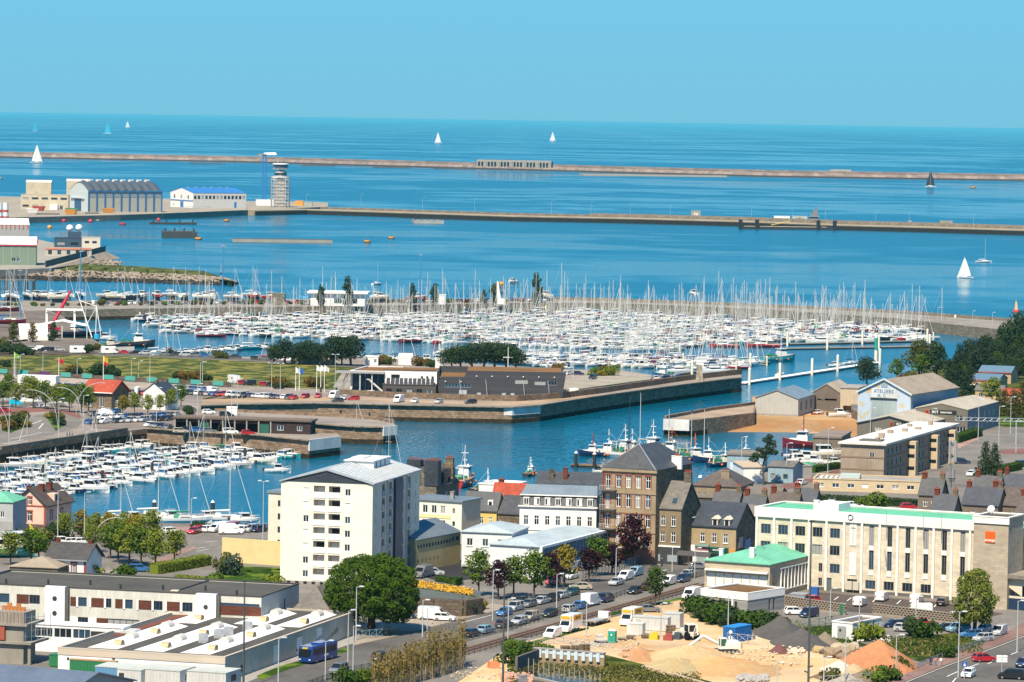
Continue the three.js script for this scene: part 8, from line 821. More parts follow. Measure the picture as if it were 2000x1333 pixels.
{const p=P(-12,1296),o=thing('concrete_frame','unfinished concrete frame with orange formwork and scaffold','building site',p,-0.28),cm=M([0.36,0.33,0.28],0.9,{map:T.weather});mesh('wall',bx(0,5.2,0,8.6,-5,0),cm,o);mesh('slab',bx(-1,6.8,3.4,3.8,-7,0.6),cm,o);mesh('slab',bx(-1,6,6.4,6.8,-7,0.6),cm,o);mesh('column',bx(6,6.5,0,3.4,-0.4,0.1),cm,o);for(let i=0;i<5;i++)mesh('formwork',bx(0.2+i*0.9,1+i*0.9,8.6,9.3+(i%2)*0.5,-3+i*0.2,-2.8+i*0.2),M([0.42,0.17,0.06],0.85),o);for(let i=0;i<9;i++)mesh('prop',bar([0.3+i*0.65,6.8,0.5],[0.3+i*0.65,9.6,0.5],0.04,4),M([0.35,0.14,0.06],0.8),o);mesh('guard_rail',bx(0,6,9.5,9.58,0.48,0.54),M([0.35,0.14,0.06],0.8),o);const s=[];for(let i=0;i<5;i++)s.push(bar([5.4+i*0.7,3.8,-0.2-i],[5.4+i*0.7,8.4,-0.2-i],0.05,4));for(const y of[4.6,5.6,6.8,7.8])s.push(bar([5,y,0.1],[8.4,y,-4.4],0.045,4));mesh('scaffolding',s,MAT.steel,o);mesh('red_shoring',bx(0.2,2,4,6.2,0.02,0.5),M([0.3,0.07,0.04],0.8),o);}
// ---------- bus ----------
{const o=thing('blue_bus','dark blue coach parked beside the depot wall','bus',P(621,1292),-(204)*DEG),bm=M([0.008,0.045,0.24],0.3,{clearcoat:0.6});mesh('body',[...slab([[-4.8,0.4],[-4.95,1.2],[-4.8,2.4],[-4.6,3],[4.7,3.02],[4.8,2.8],[4.8,0.5],[4.6,0.35],[-4.6,0.35]],2.5,0.12)],bm,o);mesh('windscreen',bx(-1.1,1.1,1.25,2.55,-4.98,-4.84),MV.glass,o);for(const s of[-1,1])for(let i=0;i<6;i++)mesh('side_window',bx(s*1.252,s*1.262,1.5,2.5,-4+i*1.4,-2.75+i*1.4),MV.glass,o);mesh('destination_sign',bx(-0.5,0.5,2.6,2.85,-4.92,-4.7),M([0.6,0.45,0.03],0.5),o);mesh('roof_hatch',bx(-0.9,0.9,3.02,3.2,-1,3),bm,o);for(const s of[-1,1]){mesh('headlight',lampG,MV.lamp,o,[s*0.9,0.75,-4.9]);mesh('mirror',box(0.2,0.45,0.15,s*1.5,2.1,-4.9),MAT.dark,o);for(const z of[-3,2.6]){const w=mesh('wheel',bigTyreG,MV.tyre,o,[s*1.1,0.46,z]);mesh('rim',bigRimG,MV.rim,w);}mesh('side_lettering',words('scolaire',0.32,0.02).rotateY(s*Math.PI/2).translate(s*1.26,0.95,0.6),MAT.paint,o);}}
// ---------- trees near the street ----------
{const o=thing('great_tree','huge dense dark green tree hiding the foot of the tower','tree',P(736,1236));const L=[[0,8,0,5,4.5]];for(let i=0;i<90;i++){const u=-0.75+1.73*(i+0.5)/90,f=i*2.4,q=Math.sqrt(Math.max(0,1-Math.min(1,u*u))),R=7.4;L.push([Math.cos(f)*q*R-1,7.2+Math.min(1,u)*6,Math.sin(f)*q*R*rr(0.85,1.08),rr(1.1,2),rr(0.9,1.5)]);}mesh('crown',leaves(34000,lobes(L),0.2),leafM([0.055,0.1,0.01]),o);mesh('trunk',[cyl(0.8,0.5,6,-1,0,0,9),...L.slice(1,16).map(l=>bar([-1,4.5,0],[l[0]*0.8,l[1],l[2]*0.8],0.22,5,0.08))],BARK,o);}
{const o=thing('plane_tree','loose light green tree with dark trunk by the car park corner','tree',P(1903,1243));const L=[];for(let i=0;i<46;i++){const t=i/46,f=i*2.4,R=4.9*Math.sin(Math.PI*Math.min(0.9,t*0.72+0.22));L.push([Math.cos(f)*R*rr(0.5,0.85),3+t*8.6,Math.sin(f)*R*rr(0.5,0.85),rr(0.9,1.5),rr(0.8,1.2)]);}mesh('crown',leaves(9000,lobes(L),0.19),leafM([0.15,0.18,0.03]),o);mesh('trunk',[bar([0,0,0],[0.2,3.4,0],0.42,8,0.3),...L.slice(0,14).map(l=>bar([0.2,2.8,0],[l[0]*0.8,l[1]+0.4,l[2]*0.8],0.16,5,0.05))],BARK,o);}
[[935,1165,'green',1.25,1.05,'green street tree before the white school block, tallest'],[973,1172,'purple',1.1,1,'purple leaved tree beside the green one, westernmost purple'],[1003,1166,'green',1.35,0.85,'broad green street tree before the window wall'],[1043,1170,'green',1.5,0.9,'largest green street tree before the window wall'],[1074,1150,'purple',1.15,0.9,'purple tree squeezed behind the largest green tree'],[1102,1148,'gold',1.35,0.9,'yellow green tree before the window wall'],[1150,1138,'purple',1.25,0.8,'low purple tree under the window wall end'],[1165,1126,'green',1.4,0.85,'green tree behind the low purple tree'],[1196,1125,'purple',1.2,0.8,'purple tree between green tree and parked vans'],[1236,1107,'purple',1.55,1.0,'largest purple tree before the brown tenement'],[1220,1103,'gold',0.9,0.9,'small yellow tree left of the largest purple tree'],[1280,1184,'deep',1,1.1,'small dark green tree beside the railway fence']].forEach(([x,y,t,s,sy,l])=>tree(x,y,'round',t,s,l,undefined,sy));
[[125,1055,'fresh',1.1],[158,1052,'gold',1.15],[185,1058,'fresh',1.15],[212,1060,'gold',1.2],[240,1064,'fresh',1.3],[265,1067,'gold',1.3],[292,1070,'fresh',1.5],[230,1100,'green',1.55],[252,1105,'fresh',1.6],[275,1108,'green',1.5],[303,1113,'fresh',1.5],[340,1103,'fresh',1.35],[215,1092,'green',1.35],[180,1080,'fresh',1.1],[95,1095,'olive',1.1],[60,1103,'green',1.4],[20,1105,'fresh',1.3],[75,1100,'fresh',1.3]].forEach(([x,y,t,s])=>tree(x,y,'round',t,s*0.92,y>1085?'leafy green tree between the small house and the street':'yellow green street tree along the basin quay',y>1085?'trees beside the small house':'street trees along the basin quay',0.85));
[[100,1045,'dark',1.5],[118,1050,'dark',1.6],[160,1045,'deep',1.3],[175,1128,'fresh',1.8],[240,1133,'deep',1.9],[390,1037,'dark',1.3],[1360,1205,'deep',2],[1378,1212,'deep',2.4],[1398,1216,'dark',2.4],[1418,1222,'deep',2.3],[1440,1226,'dark',2.1],[1462,1228,'deep',2],[1482,1230,'deep',2],[1345,1196,'dark',1.8],[1500,1230,'dark',1.8],[1520,1232,'deep',1.7],[1698,1250,'fresh',1.8],[1686,1252,'fresh',1.5],[1800,1245,'dark',2.1],[1815,1247,'deep',1.7],[1845,1285,'deep',1.3],[1758,1310,'deep',1.3],[1006,1276,'green',1.5],[1035,1280,'deep',1.4],[1060,1283,'green',1.4],[1085,1288,'deep',1.2],[1170,1300,'olive',1],[996,1296,'deep',1.6],[680,1340,'deep',1.6],[700,1336,'green',1.3],[720,1330,'olive',1.2],[1620,1330,'olive',1.2],[1710,1334,'green',1.5],[1735,1330,'deep',1.4],[885,1196,'deep',1.6],[905,1200,'dark',1.8],[922,1195,'gold',1.8],[930,1190,'gold',1.5],[900,1178,'gold',1.5]].forEach(([x,y,t,s])=>tree(x,y,'bush',t,s,y<1140?'garden shrub near the basin quay street':x>1320&&x<1540&&y<1240?'dense green shrub beside the white block':x>860&&x<940?'shrub clinging to the rock wall':x<800?'weedy shrub by the railway verge':'weedy shrub on the building site edge',y<1140?'garden shrubs near the quay street':x>1320&&x<1540&&y<1240?'shrubs beside the white block':x>860&&x<940?'shrubs on the rock wall':x<800?'railway verge shrubs':'building site shrubs',1));
{const w=[[806,1198],[850,1202],[905,1205],[938,1200]];wallAlong('rock_wall',w,GL,GL+3,1.2,M([0.2,0.155,0.12],0.95,{map:T.stone}),'rough brown rock retaining wall right of the big tree','wall');const pts=line([[806,1165],[850,1169],[905,1172],[938,1167]],GL+3),bk=line([[806,1133],[860,1138],[920,1150],[940,1157]],GL+3.4);struct('terrace_bank',loft([pts,bk].map(l=>l.map(p=>[p.x,p.y,p.z])),false,false),M([0.12,0.14,0.13],0.9,{map:T.weather}));const o=thing('flower_bank','bank of orange flowers beside the car yard','flowers',P(818,1140,GL+3));o.position.y=GL+3;const fl=leaves(2600,()=>{const t=rnd(),u=rnd();const a=P(806+t*118,1136+t*17+u*11,GL+3.3);return[a.x-o.position.x,0.25+rr(0,0.5),a.z-o.position.z,0,1,0];},0.16);mesh('blossom',fl,M([0.62,0.34,0.01],0.8),o);const fg=leaves(1400,()=>{const t=rnd(),u=rnd();const a=P(804+t*122,1135+t*17+u*13,GL+3.25);return[a.x-o.position.x,0.15,a.z-o.position.z,0,1,0];},0.2);mesh('foliage',fg,leafM(LEAF.olive),o);hedge([[856,1141],[880,1146]],1.6,1.6,'deep','rounded dark hedge block in the school car yard');hedge([[884,1146],[898,1142]],1.4,1.6,'deep','short hedge block beside the rounded one');}
{const o=thing('cane_thicket','tall brown and green cane thicket beside the railway','canes',P(820,1325)),sk=[],A=o.position;for(let i=0;i<340;i++){const t=Math.pow(rnd(),0.9),p=P(728+t*178+rr(-3,3),1352-t*52+rr(-4,10)),x=p.x-A.x,z=p.z-A.z,h=(t>0.55?rr(3.4,8):rr(3.5,6.6))*(t>0.93?1.2:1);sk.push([x,z,h]);}mesh('stems',sk.map(([x,z,h])=>bar([x,0,z],[x+rr(-0.2,0.2),h,z+rr(-0.2,0.2)],0.045,3,0.02)),M([0.42,0.31,0.16],0.9),o).userData.kind='stuff';mesh('leaves',leaves(4200,()=>{const[x,z,h]=pick(sk),k=rr(0.5,1.05);return[x+rr(-0.3,0.3),h*k,z+rr(-0.3,0.3),rr(-1,1),0.2,rr(-1,1)];},0.2),leafM([0.2,0.15,0.04]),o);mesh('green_leaves',leaves(1800,()=>{const[x,z,h]=pick(sk),k=rr(0.3,0.9);return[x+rr(-0.3,0.3),h*k,z+rr(-0.3,0.3),rr(-1,1),0.2,rr(-1,1)];},0.2),leafM(LEAF.olive),o);}
// ---------- houses on the basin quay ----------
{const pk=M([0.78,0.52,0.42],0.85,{map:T.plaster}),rb=M([0.34,0.09,0.06],0.85),b=bld({name:'pink_house',cat:'house',label:'pink house with brown slate roof and red brick trim by the basin',base:[[26,1031],[88,1034]],ang:-20,H:5.4,dpx:139,m:pk,roof:'gable',rh:3.4,rm:M([0.11,0.08,0.065],0.8,{map:T.slate}),oh:0.6,surround:rb,F:[[0.5,5.2,0.9,1.6,'old'],[0.5,1.6,1.1,2.1,'old']],R:[[0.2,1.8,0.9,1.9,'old'],[0.62,1.8,0.9,1.9,'old']]}),{W,D,g}=b;mesh('quoin',bx(-0.05,0.4,0,5.4,0.01,0.09),rb,g);mesh('quoin',bx(W-0.4,W+0.05,0,5.4,0.01,0.09),rb,g);mesh('string_course',bx(-0.05,W+0.05,4.9,5.15,0.02,0.12),rb,g);mesh('plinth',bx(-0.1,W+0.1,0,1,0.02,0.2),M([0.26,0.17,0.14],0.9,{map:T.stone}),g);chimney(b,W*0.62,-D*0.3,7.4,1,2,MAT.brick,0);chimney(b,W*0.62,-D*0.6,7.4,1,2,MAT.brick,0);chimney(b,W*0.3,-D*0.2,7.2,1,1.8,MAT.brick,0);const d=mesh('dormer',bx(W-2,W-0.1,5.6,7.4,-D*0.55,-D*0.35),pk,g);mesh('dormer_window',bx(W-0.1,W-0.04,5.9,7.1,-D*0.51,-D*0.39),MAT.glass,d);wallAlong('garden_wall',[[20,1045],[80,1049]],GL,GL+1.3,0.4,M([0.24,0.18,0.15],0.9,{map:T.stone}),'low brown wall in front of the pink house','wall');}
{const b=bld({name:'small_house',cat:'house',label:'small white house with grey roof and red brick corners',base:[[89,1129],[167,1134]],ang:-16,H:3.9,dpx:198,m:MAT.white,roof:'gableX',rh:2.6,rm:M([0.075,0.07,0.07],0.75,{map:T.slate}),oh:0.5,surround:M([0.28,0.05,0.04],0.85),F:[[0.24,1.3,1,1.8,'shutter'],[0.7,0.9,0.9,2.1,'pale']]}),{W,D,g}=b;for(const x of[0,W-0.4])mesh('quoin',bx(x-0.03,x+0.43,0,3.8,0.01,0.08),M([0.28,0.06,0.045],0.85),g);mesh('gutter',bx(-0.4,W+0.4,3.6,3.8,0.4,0.6),MAT.steel,g);chimney(b,W*0.1,-D*0.5,6.2,0.7,1,MAT.brick,0);chimney(b,W*0.92,-D*0.5,6.2,0.7,1,MAT.brick,0);}
{const b=bld({name:'green_roofed_house',cat:'building',label:'grey building with green roof at the picture edge',base:[[-40,1046],[24,1047]],ang:-10,H:7.4,D:10,m:M([0.4,0.42,0.43],0.8,{map:T.plaster}),roof:'hip',rh:1.8,rm:MAT.copper,F:[[0.68,4,0.9,1.3,'pair']]});mesh('grey_base',bx(-0.1,b.W+0.1,0,3.2,0.01,0.1),MAT.grey,b.g);bld({name:'lean_to_roof',cat:'building',label:'low beige roofed outhouse with brick chimney behind the school',base:[[18,1134],[112,1139]],ang:-12,H:2.8,D:10,m:MAT.stoneG,roof:'hip',rh:1.6,rm:M([0.38,0.32,0.24],0.9,{map:T.weather})});}
carRow([378,1040],[520,1040],11,30,'parked along the basin quay','cars parked along the basin quay',0.12);car(334,1043,60,'hatchback','white','at the west end of the basin quay row');car(378,1043,200,'hatchback','red','between dark cars on the basin quay');car(450,1044,80,'van','white','parked along the basin quay');car(272,1117,80,'estate','blue','beside the bright green hedge');for(const[x,c,k]of[[96,'silver','people_carrier'],[119,'white','people_carrier'],[140,'white','hatchback'],[160,'white','hatchback']])car(x,1064,60,k,c,'in the row across from the pink house','cars across from the pink house');carRow([420,1034],[540,1036],7,200,'in the far row on the basin quay','cars in the far row of the basin quay',0.15);
[[262,1020,1,80],[300,1016,2,80],[335,1018,1,78],[360,1022,2,82],[405,1018,1,80],[440,1020,2,85],[478,1022,1,80],[230,1018,0,80]].forEach(([x,y,z,h],i)=>{const s=i%2?sailBoat(z,'white',pick(CC),true):motorBoat(Math.min(2,z),'white','x');place(s,i%2?'sailing_boat':'motor_boat',x,y,h,1,['motor boat','yacht'][i%2]+' moored below the basin quay cars','boat').userData.group='boats moored below the basin quay';});place(motorBoat(2,'white','x'),'laid_up_boat',30,1080,70,1.3,'white boat ashore beneath the yellow flag','boat',GL).position.y=GL+0.6;place(motorBoat(2,'teal','x'),'laid_up_boat',10,1090,80,1.2,'turquoise boat ashore at the picture edge','boat',GL).position.y=GL+0.6;{const o=thing('yellow_flag','yellow flag hanging beside the boat ashore','flag',P(56,1072));mesh('pole',cyl(0.06,0.05,5.4,0,0,0,5),MAT.pole,o);mesh('cloth',loft([0,0.5,1].map(t=>[[t*0.9,5.3-t,0.1*t],[t*1.1,3-t*0.6,0.2*t]]),false,false),M([0.65,0.5,0.03],0.8),o);}
walkway([215,1012],[500,1014],2,M([0.36,0.33,0.3],0.9,{map:T.boards}),'pontoon under the near basin quay',[0.3,0.7],MAT.dark,4);
// ---------- traffic on the street ----------
[[922,1244,25,'hatchback','black','nearest to the cane thicket in the fence row'],[948,1237,25,'hatchback','pale blue','in the fence row beside a black car'],[985,1226,25,'estate','dark grey','third in the fence row from the canes'],[1014,1220,205,'estate','silver','in the fence row near the tall pole'],[1037,1212,205,'people_carrier','beige','boxy in the fence row'],[1074,1205,205,'hatchback','black','in the fence row before two hatchbacks'],[1113,1196,25,'hatchback','silver','in the fence row near the flatbed truck'],[1135,1189,25,'hatchback','blue','in the fence row behind a white van'],[1154,1183,25,'van','white','standing in the fence row'],[1184,1176,25,'people_carrier','navy blue','in front of the white van in the fence row'],[1240,1160,205,'saloon','black','in the fence row beside the small dark tree'],[1262,1153,205,'hatchback','maroon','hidden beside the small dark tree'],[1305,1143,205,'small_van','white','near the end of the fence row'],[1334,1137,205,'estate','navy blue','at the upper end of the fence row'],[1342,1128,205,'hatchback','silver','topmost in the fence row'],[1365,1112,90,'saloon','grey','turning at the junction by the shops'],[1006,1193,205,'people_carrier','silver','under the green street trees'],[1033,1186,205,'hatchback','grey','under the largest green street tree'],[1057,1180,205,'saloon','silver','beside the street trees'],[1078,1175,205,'hatchback','black','in shade beside the street trees'],[1097,1169,205,'saloon','silver','in front of the blue mesh fence'],[1117,1163,205,'hatchback','green','in front of the blue mesh fence'],[1134,1152,265,'saloon','beige','pulling out of the school yard'],[1204,1143,205,'saloon','silver','before the white and blue vans'],[1222,1133,205,'small_van','white','before the pale blue van'],[1241,1125,205,'small_van','pale blue','under the largest purple tree'],[1116,1131,205,'hatchback','white','inside the school yard by the yellow tree'],[1080,1142,205,'hatchback','red','inside the school yard behind the fence'],[848,1124,85,'hatchback','silver','in the yard beside the tan gymnasium'],[826,1128,205,'van','grey','beside the tower in the yard'],[916,1108,205,'hatchback','silver','at the garage of the white house'],[845,1211,100,'van','white','parked right of the big tree'],[868,1213,100,'hatchback','white','beside the white van at the rock wall'],[661,1316,200,'people_carrier','grey','driving toward us beside the railing'],[745,1290,25,'estate','dark grey','behind the cane thicket'],[790,1208,100,'saloon','navy blue','in the shade of the big tree'],[1268,1196,80,'saloon','grey','beside the yellow topped box truck'],[1351,1172,205,'van','white','parked beside the white box building'],[1079,1246,205,'small_van','white','with yellow panel beside the box truck'],[985,1203,205,'hatchback','blue','under the westernmost street trees'],[1015,1182,205,'estate','black','in deep shade under the street trees']].forEach(a=>car(a[0],a[1],a[2],a[3],a[4],a[5]));
[[1582,1179,240,'hatchback','red','alone by the annex in the office yard'],[1680,1184,20,'small_van','white','with red stripe in the office yard, westernmost'],[1723,1174,20,'small_van','white','with red stripe in the office yard, middle'],[1791,1179,20,'small_van','white','with red stripe in the office yard, easternmost'],[1842,1183,20,'hatchback','black','in the office yard beside the light green tree'],[1793,1204,265,'van','white','with ladder on its roof in the office yard'],[1875,1211,80,'hatchback','silver','behind the light green tree'],[1553,1201,80,'hatchback','white','behind the blue van below the block wall'],[1580,1206,220,'small_van','navy blue','below the block wall'],[1746,1226,260,'hatchback','navy blue','below the block wall beside the substation'],[1776,1222,250,'estate','dark grey','below the block wall behind a silver car'],[1768,1234,105,'hatchback','silver','in front of the navy cars by the substation'],[1803,1224,80,'hatchback','red','below the block wall'],[1848,1233,260,'hatchback','navy blue','beside the blue people carrier'],[1872,1235,245,'people_carrier','pale blue','left of the light green tree trunk'],[1922,1236,210,'hatchback','silver','right of the light green tree trunk'],[1952,1241,205,'small_van','silver','next to the kerb by the light green tree'],[1897,1246,255,'hatchback','blue','under the light green tree'],[1921,1253,230,'hatchback','silver','at the road corner under the light green tree'],[1922,1293,70,'hatchback','red','driving along the corner road'],[1892,1323,200,'hatchback','white','driving behind the road sign'],[1976,1327,285,'people_carrier','black','waiting at the near road corner'],[1998,1303,200,'hatchback','navy blue','cut off by the picture edge on the corner road']].forEach(a=>car(a[0],a[1],a[2],a[3],a[4],a[5],undefined,GL,true));
function boxTruck(px,py,heading,label){const o=thing('box_truck',label,'truck',P(px,py),-heading*DEG);mesh('cab',[...slab([[-3,0.4],[-3.05,0.95],[-2.85,1.2],[-2.4,1.4],[-1.8,2.2],[-1.2,2.3],[-1.2,0.4]],2,0.1)],paint('white'),o);mesh('windscreen',faces([[[-0.85,1.42,-2.42],[0.85,1.42,-2.42],[0.8,2.16,-1.88],[-0.8,2.16,-1.88]]]),MV.glass,o);mesh('cargo_box',[bx(-1.1,1.1,0.8,3.2,-1.15,3)],paint('white'),o);mesh('air_deflector',prof([[-1,2.3],[1,2.3],[1,3.1],[-1,3.1]],0.7).translate(0,0,-1.15),M([0.7,0.68,0.6],0.5),o);const y=M([0.72,0.36,0.01],0.5);for(const s of[-1,1]){mesh('yellow_panel',bx(s*1.102,s*1.12,2.1,3.1,-0.9,2.6),y,o);mesh('lettering',words('Hertz',0.62,0.02).rotateY(s*Math.PI/2).translate(s*1.125,2.35,0.9),M([0.12,0.06,0.01],0.6),o);}mesh('front_sign',bx(-0.9,0.9,2.5,3,-1.9,-1.86),y,o);for(const s of[-1,1]){mesh('headlight',lampG,MV.lamp,o,[s*0.75,0.75,-3]);for(const z of[-2.1,1.9]){const w=mesh('wheel',tyreG,MV.tyre,o,[s*0.92,0.31,z]);mesh('rim',rimG,MV.rim,w);}}return o;}
boxTruck(1113,1235,205,'white box truck with yellow panel, nearer of two');boxTruck(1232,1222,205,'white box truck with yellow panel, beside the site cabins');{const o=thing('flatbed_truck','white flatbed recovery truck parked by the railway','truck',P(1168,1220),-25*DEG);mesh('cab',[...slab([[-3.6,0.4],[-3.65,1.4],[-3.3,2.1],[-2.2,2.2],[-2.1,0.4]],2,0.1)],paint('white'),o);mesh('window_band',bx(-1.01,1.01,1.3,1.9,-3.3,-2.5),MV.glass,o);mesh('flatbed',[bx(-1.1,1.1,0.8,1,-2,3.6)],MAT.grey,o);mesh('ramp',prof([[-1,0.8],[1,0.8],[1,0.9],[-1,0.9]],1.8).rotateX(-0.3).translate(0,0.35,5.3),MAT.grey,o);for(const s of[-1,1])for(const z of[-2.8,0.6,2])mesh('wheel',tyreG,MV.tyre,o,[s*0.92,0.31,z]);}
for(const[a,b,l]of[[[1532,1186],[1651,1203],'pierced pale block wall behind the blue van'],[[1706,1202],[1868,1222],'pierced pale block wall below the office yard']]){const A=P(...a),B=P(...b),d=B.clone().sub(A),L=d.length(),o=thing('block_wall',l,'wall',A,-Math.atan2(d.z,d.x)),hm=M([0.4,0.34,0.27],0.9,{map:T.weather});mesh('base',bx(0,L,0,0.4,-0.2,0),hm,o);mesh('coping',bx(0,L,2,2.15,-0.22,0.02),hm,o);mesh('backing',bx(0,L,0.4,2,-0.2,-0.16),M([0.12,0.1,0.08],0.9),o);const n=Math.round(L/0.8),bl=share([bx(-0.36,0.36,0,0.08,-0.15,0),bx(-0.36,-0.26,0.08,0.4,-0.15,0),bx(0.26,0.36,0.08,0.4,-0.15,0)]);for(let i=0;i<n;i++)for(let j=0;j<4;j++)mesh('block',bl,hm,o,[L*(i+0.5)/n+(j%2?0.2:-0.2),0.4+j*0.4,0]);}
cabin(1542,1180,3,3,1.8,-20,MAT.steel,MAT.steel,'grey bin enclosure beside the red car',{name:'bin_enclosure'});cabin(1582,1164,1.5,1.2,1.5,-20,M([0.02,0.12,0.4],0.6),M([0.02,0.12,0.4],0.6),'blue lidded bin near the annex',{name:'waste_bin',cat:'bin'});cabin(1640,1202,1.2,0.3,2.1,-20,M([0.02,0.14,0.08],0.6),MAT.concrete,'green gate in the pierced block wall',{name:'gate',cat:'gate'});
person(1818,1301,20,[0.03,0.04,0.1],[0.03,0.03,0.05],'person in dark clothes walking on the red pavement',undefined,GL,1.75);person(1827,1302,20,[0.55,0.22,0.14],[0.1,0.22,0.3],'person in an orange top walking in the middle of three',undefined,GL,1.68);person(1838,1303,20,[0.75,0.73,0.7],[0.3,0.28,0.25],'person in white walking on the kerb side of three',undefined,GL,1.72);person(1336,1094,60,[0.05,0.15,0.4],[0.03,0.03,0.04],'person in blue standing at the white shop doorway');
for(const[x,y,h,l,d]of[[475,1345,17,'tall slim dark mast in front of the depot',1],[982,1345,17,'tall dark mast rising from the building ground',1],[1579,1345,27,'tallest black mast in front of the long office',1]]){const o=thing('light_mast',l,'mast',P(x,y));mesh('pole',cyl(0.2,0.1,h,0,0,0,7),M([0.05,0.065,0.07],0.6),o);mesh('lantern',[box(0.9,0.2,0.3,0,h,0)],MAT.dark,o);if(h>20)for(let i=0;i<3;i++)mesh('bracket',bar([0,1.6+i*0.9,0],[i%2?-0.7:0.7,1.9+i*0.9,0],0.12,5),MAT.dark,o);}
[[695,1252,9.4,1],[679,1312,10,1],[689,1332,9,1],[825,1246,6.6,1],[834,1251,5.6,1],[962,1214,9.3,1],[992,1252,7.4,1],[1087,1190,6.5,1],[1203,1130,6,1],[1313,1118,5,1],[1357,1130,6,1],[513,1070,14,2],[1145,1246,6,1],[1290,1245,6,1],[1422,1246,7.4,1],[1622,1208,5.4,1],[1678,1250,7.4,1],[1789,1226,5.6,1],[1872,1325,11,1],[1987,1275,9,1],[1750,1330,7.5,1],[1651,1340,8,1],[635,1330,6.4,1],[543,1345,8,1],[1518,1345,4.2,1],[1609,1345,5,1],[112,1060,11,1],[164,1064,11,1],[373,1036,7,1],[1954,1110,7,1]].forEach(([x,y,h,hd])=>lamp(x,y,h,y<1100?'tall pale lamp on the basin quay street':x<1000?'pale street lamp by the depot and railway':x<1450?'pale street lamp along the main street':'pale street lamp around the office yard',{arm:0.7,head:hd,turn:rr(-0.6,0.6),group:y<1100?'lamps on the basin quay street':x<1000?'lamps by the depot':x<1450?'lamps along the main street':'lamps around the office yard'}));for(const[x,y,t]of[[178,1078,0.3],[285,1060,0.3]])lamp(x,y,7,'curved arching lamp over the basin quay street',{curve:true,turn:t,group:'curved lamps over the basin quay'});
{const o=thing('direction_sign','white arrow direction sign on the corner road kerb','sign',P(1957,1320));mesh('post',cyl(0.06,0.06,3.4,0,0,0,6),MAT.pole,o);for(let i=0;i<3;i++)mesh('arrow_board',prof([[-0.9,2.2+i*0.42],[0.8,2.2+i*0.42],[1,2.37+i*0.42],[0.8,2.54+i*0.42],[-0.9,2.54+i*0.42]],0.06),MAT.paint,o);const q=thing('crossing_sign','blue square crossing sign beside the corner road','sign',P(1884,1328));mesh('post',cyl(0.06,0.06,2.9,0,0,0,6),MAT.pole,q);mesh('board',bx(-0.4,0.4,2.1,2.9,0,0.05),M([0.02,0.1,0.4],0.5),q);mesh('symbol',prof([[-0.22,2.25],[0.22,2.25],[0,2.75]],0.02).translate(0,0,0.08),MAT.paint,q);const k=thing('traffic_light','black traffic light at the street junction','traffic light',P(1292,1150));mesh('post',cyl(0.1,0.08,6,0,0,0,6),MAT.pole,k);mesh('signal_box',bx(-0.25,0.25,4.4,5.8,-0.2,0.2),MAT.dark,k);mesh('arm',bx(-0.7,0,4.6,4.7,-0.05,0.05),MAT.pole,k);}
// ---------- building site ----------
function mound(px,py,rx,rz,h,m,label,bumps=0.18,peak=1.3){const p=P(px,py),n=26,f=[],pt=(i,j)=>{const r=j/10,a=i/n*6.2832,k=1+bumps*(fbm(Math.cos(a)*0.2+0.5,Math.sin(a)*0.2+0.5,8,3)-0.5)*2,y=h*Math.pow(1-r,peak)+h*bumps*0.9*(fbm(i/n*0.6+px*0.01,r*0.5+py*0.01,16,3)-0.5)*(j&&j<10?1:0)*(1-r);return[Math.cos(a)*rx*r*k,Math.max(-0.1,y)-(j===10?0.2:0),Math.sin(a)*rz*r*k];};for(let i=0;i<n;i++)for(let j=0;j<10;j++)f.push([pt(i,j),pt((i+1)%n,j),pt((i+1)%n,j+1),pt(i,j+1)]);const o=single('spoil_heap',faces(f),m,label,'heap');o.position.copy(p);return o;}
const or=M([0.62,0.27,0.13],0.95,{map:T.ground}),gr=M([0.13,0.12,0.115],0.95,{map:T.ground}),sd=M([0.58,0.46,0.32],0.95,{map:T.earth}),wt=M([0.7,0.64,0.52],0.95,{map:T.ground});
mound(1716,1300,7.2,12,4.4,or,'big orange gravel heap on the building site',0.1,0.95);mound(1566,1258,6,11,2.8,gr,'dark grey gravel heap behind the boulders',0.12);mound(1525,1238,5.6,13,3.3,gr,'tallest dark grey heap beside the white block',0.14);mound(1612,1256,3,6,2,M([0.28,0.23,0.17],0.95,{map:T.ground}),'brown grey heap right of the dark gravel');mound(1522,1274,2,4,1.5,M([0.2,0.09,0.085],0.95,{map:T.ground}),'small mauve gravel heap');mound(1345,1285,9,12,2.2,sd,'long sandy spoil bank behind the excavator',0.3,1.1);mound(1395,1304,9,12,1.9,M([0.58,0.4,0.24],0.95,{map:T.earth}),'orange sandy spoil bank in front of the excavator',0.3,1.1);mound(1450,1312,8,9,1.3,M([0.5,0.36,0.23],0.95,{map:T.earth}),'low tail of the sandy spoil bank',0.3,1.1);mound(1320,1306,6,10,1.9,M([0.46,0.4,0.27],0.95,{map:T.earth}),'pale western end of the spoil bank',0.3,1.1);mound(1640,1308,3.6,5,1.6,wt,'white sand heap beside the orange gravel');mound(1668,1312,3,5,1.4,M([0.56,0.43,0.26],0.95,{map:T.ground}),'yellow sand heap beside the white one');mound(1694,1324,3.4,5,1.6,M([0.26,0.18,0.1],0.95,{map:T.ground}),'brown earth heap in front of the orange gravel');mound(1655,1336,4,5,1.8,M([0.42,0.38,0.32],0.95,{map:T.ground}),'grey sand heap nearest the picture bottom');mound(1610,1324,2.2,4,1.2,M([0.22,0.15,0.09],0.95,{map:T.ground}),'small brown heap behind the site fence');mound(1248,1282,4,8,1.5,M([0.5,0.31,0.2],0.95,{map:T.earth}),'low rubble heap west of the spoil bank',0.5);mound(1133,1262,2,4,0.8,M([0.5,0.42,0.32],0.95,{map:T.ground}),'small pale heap beside the lamp');
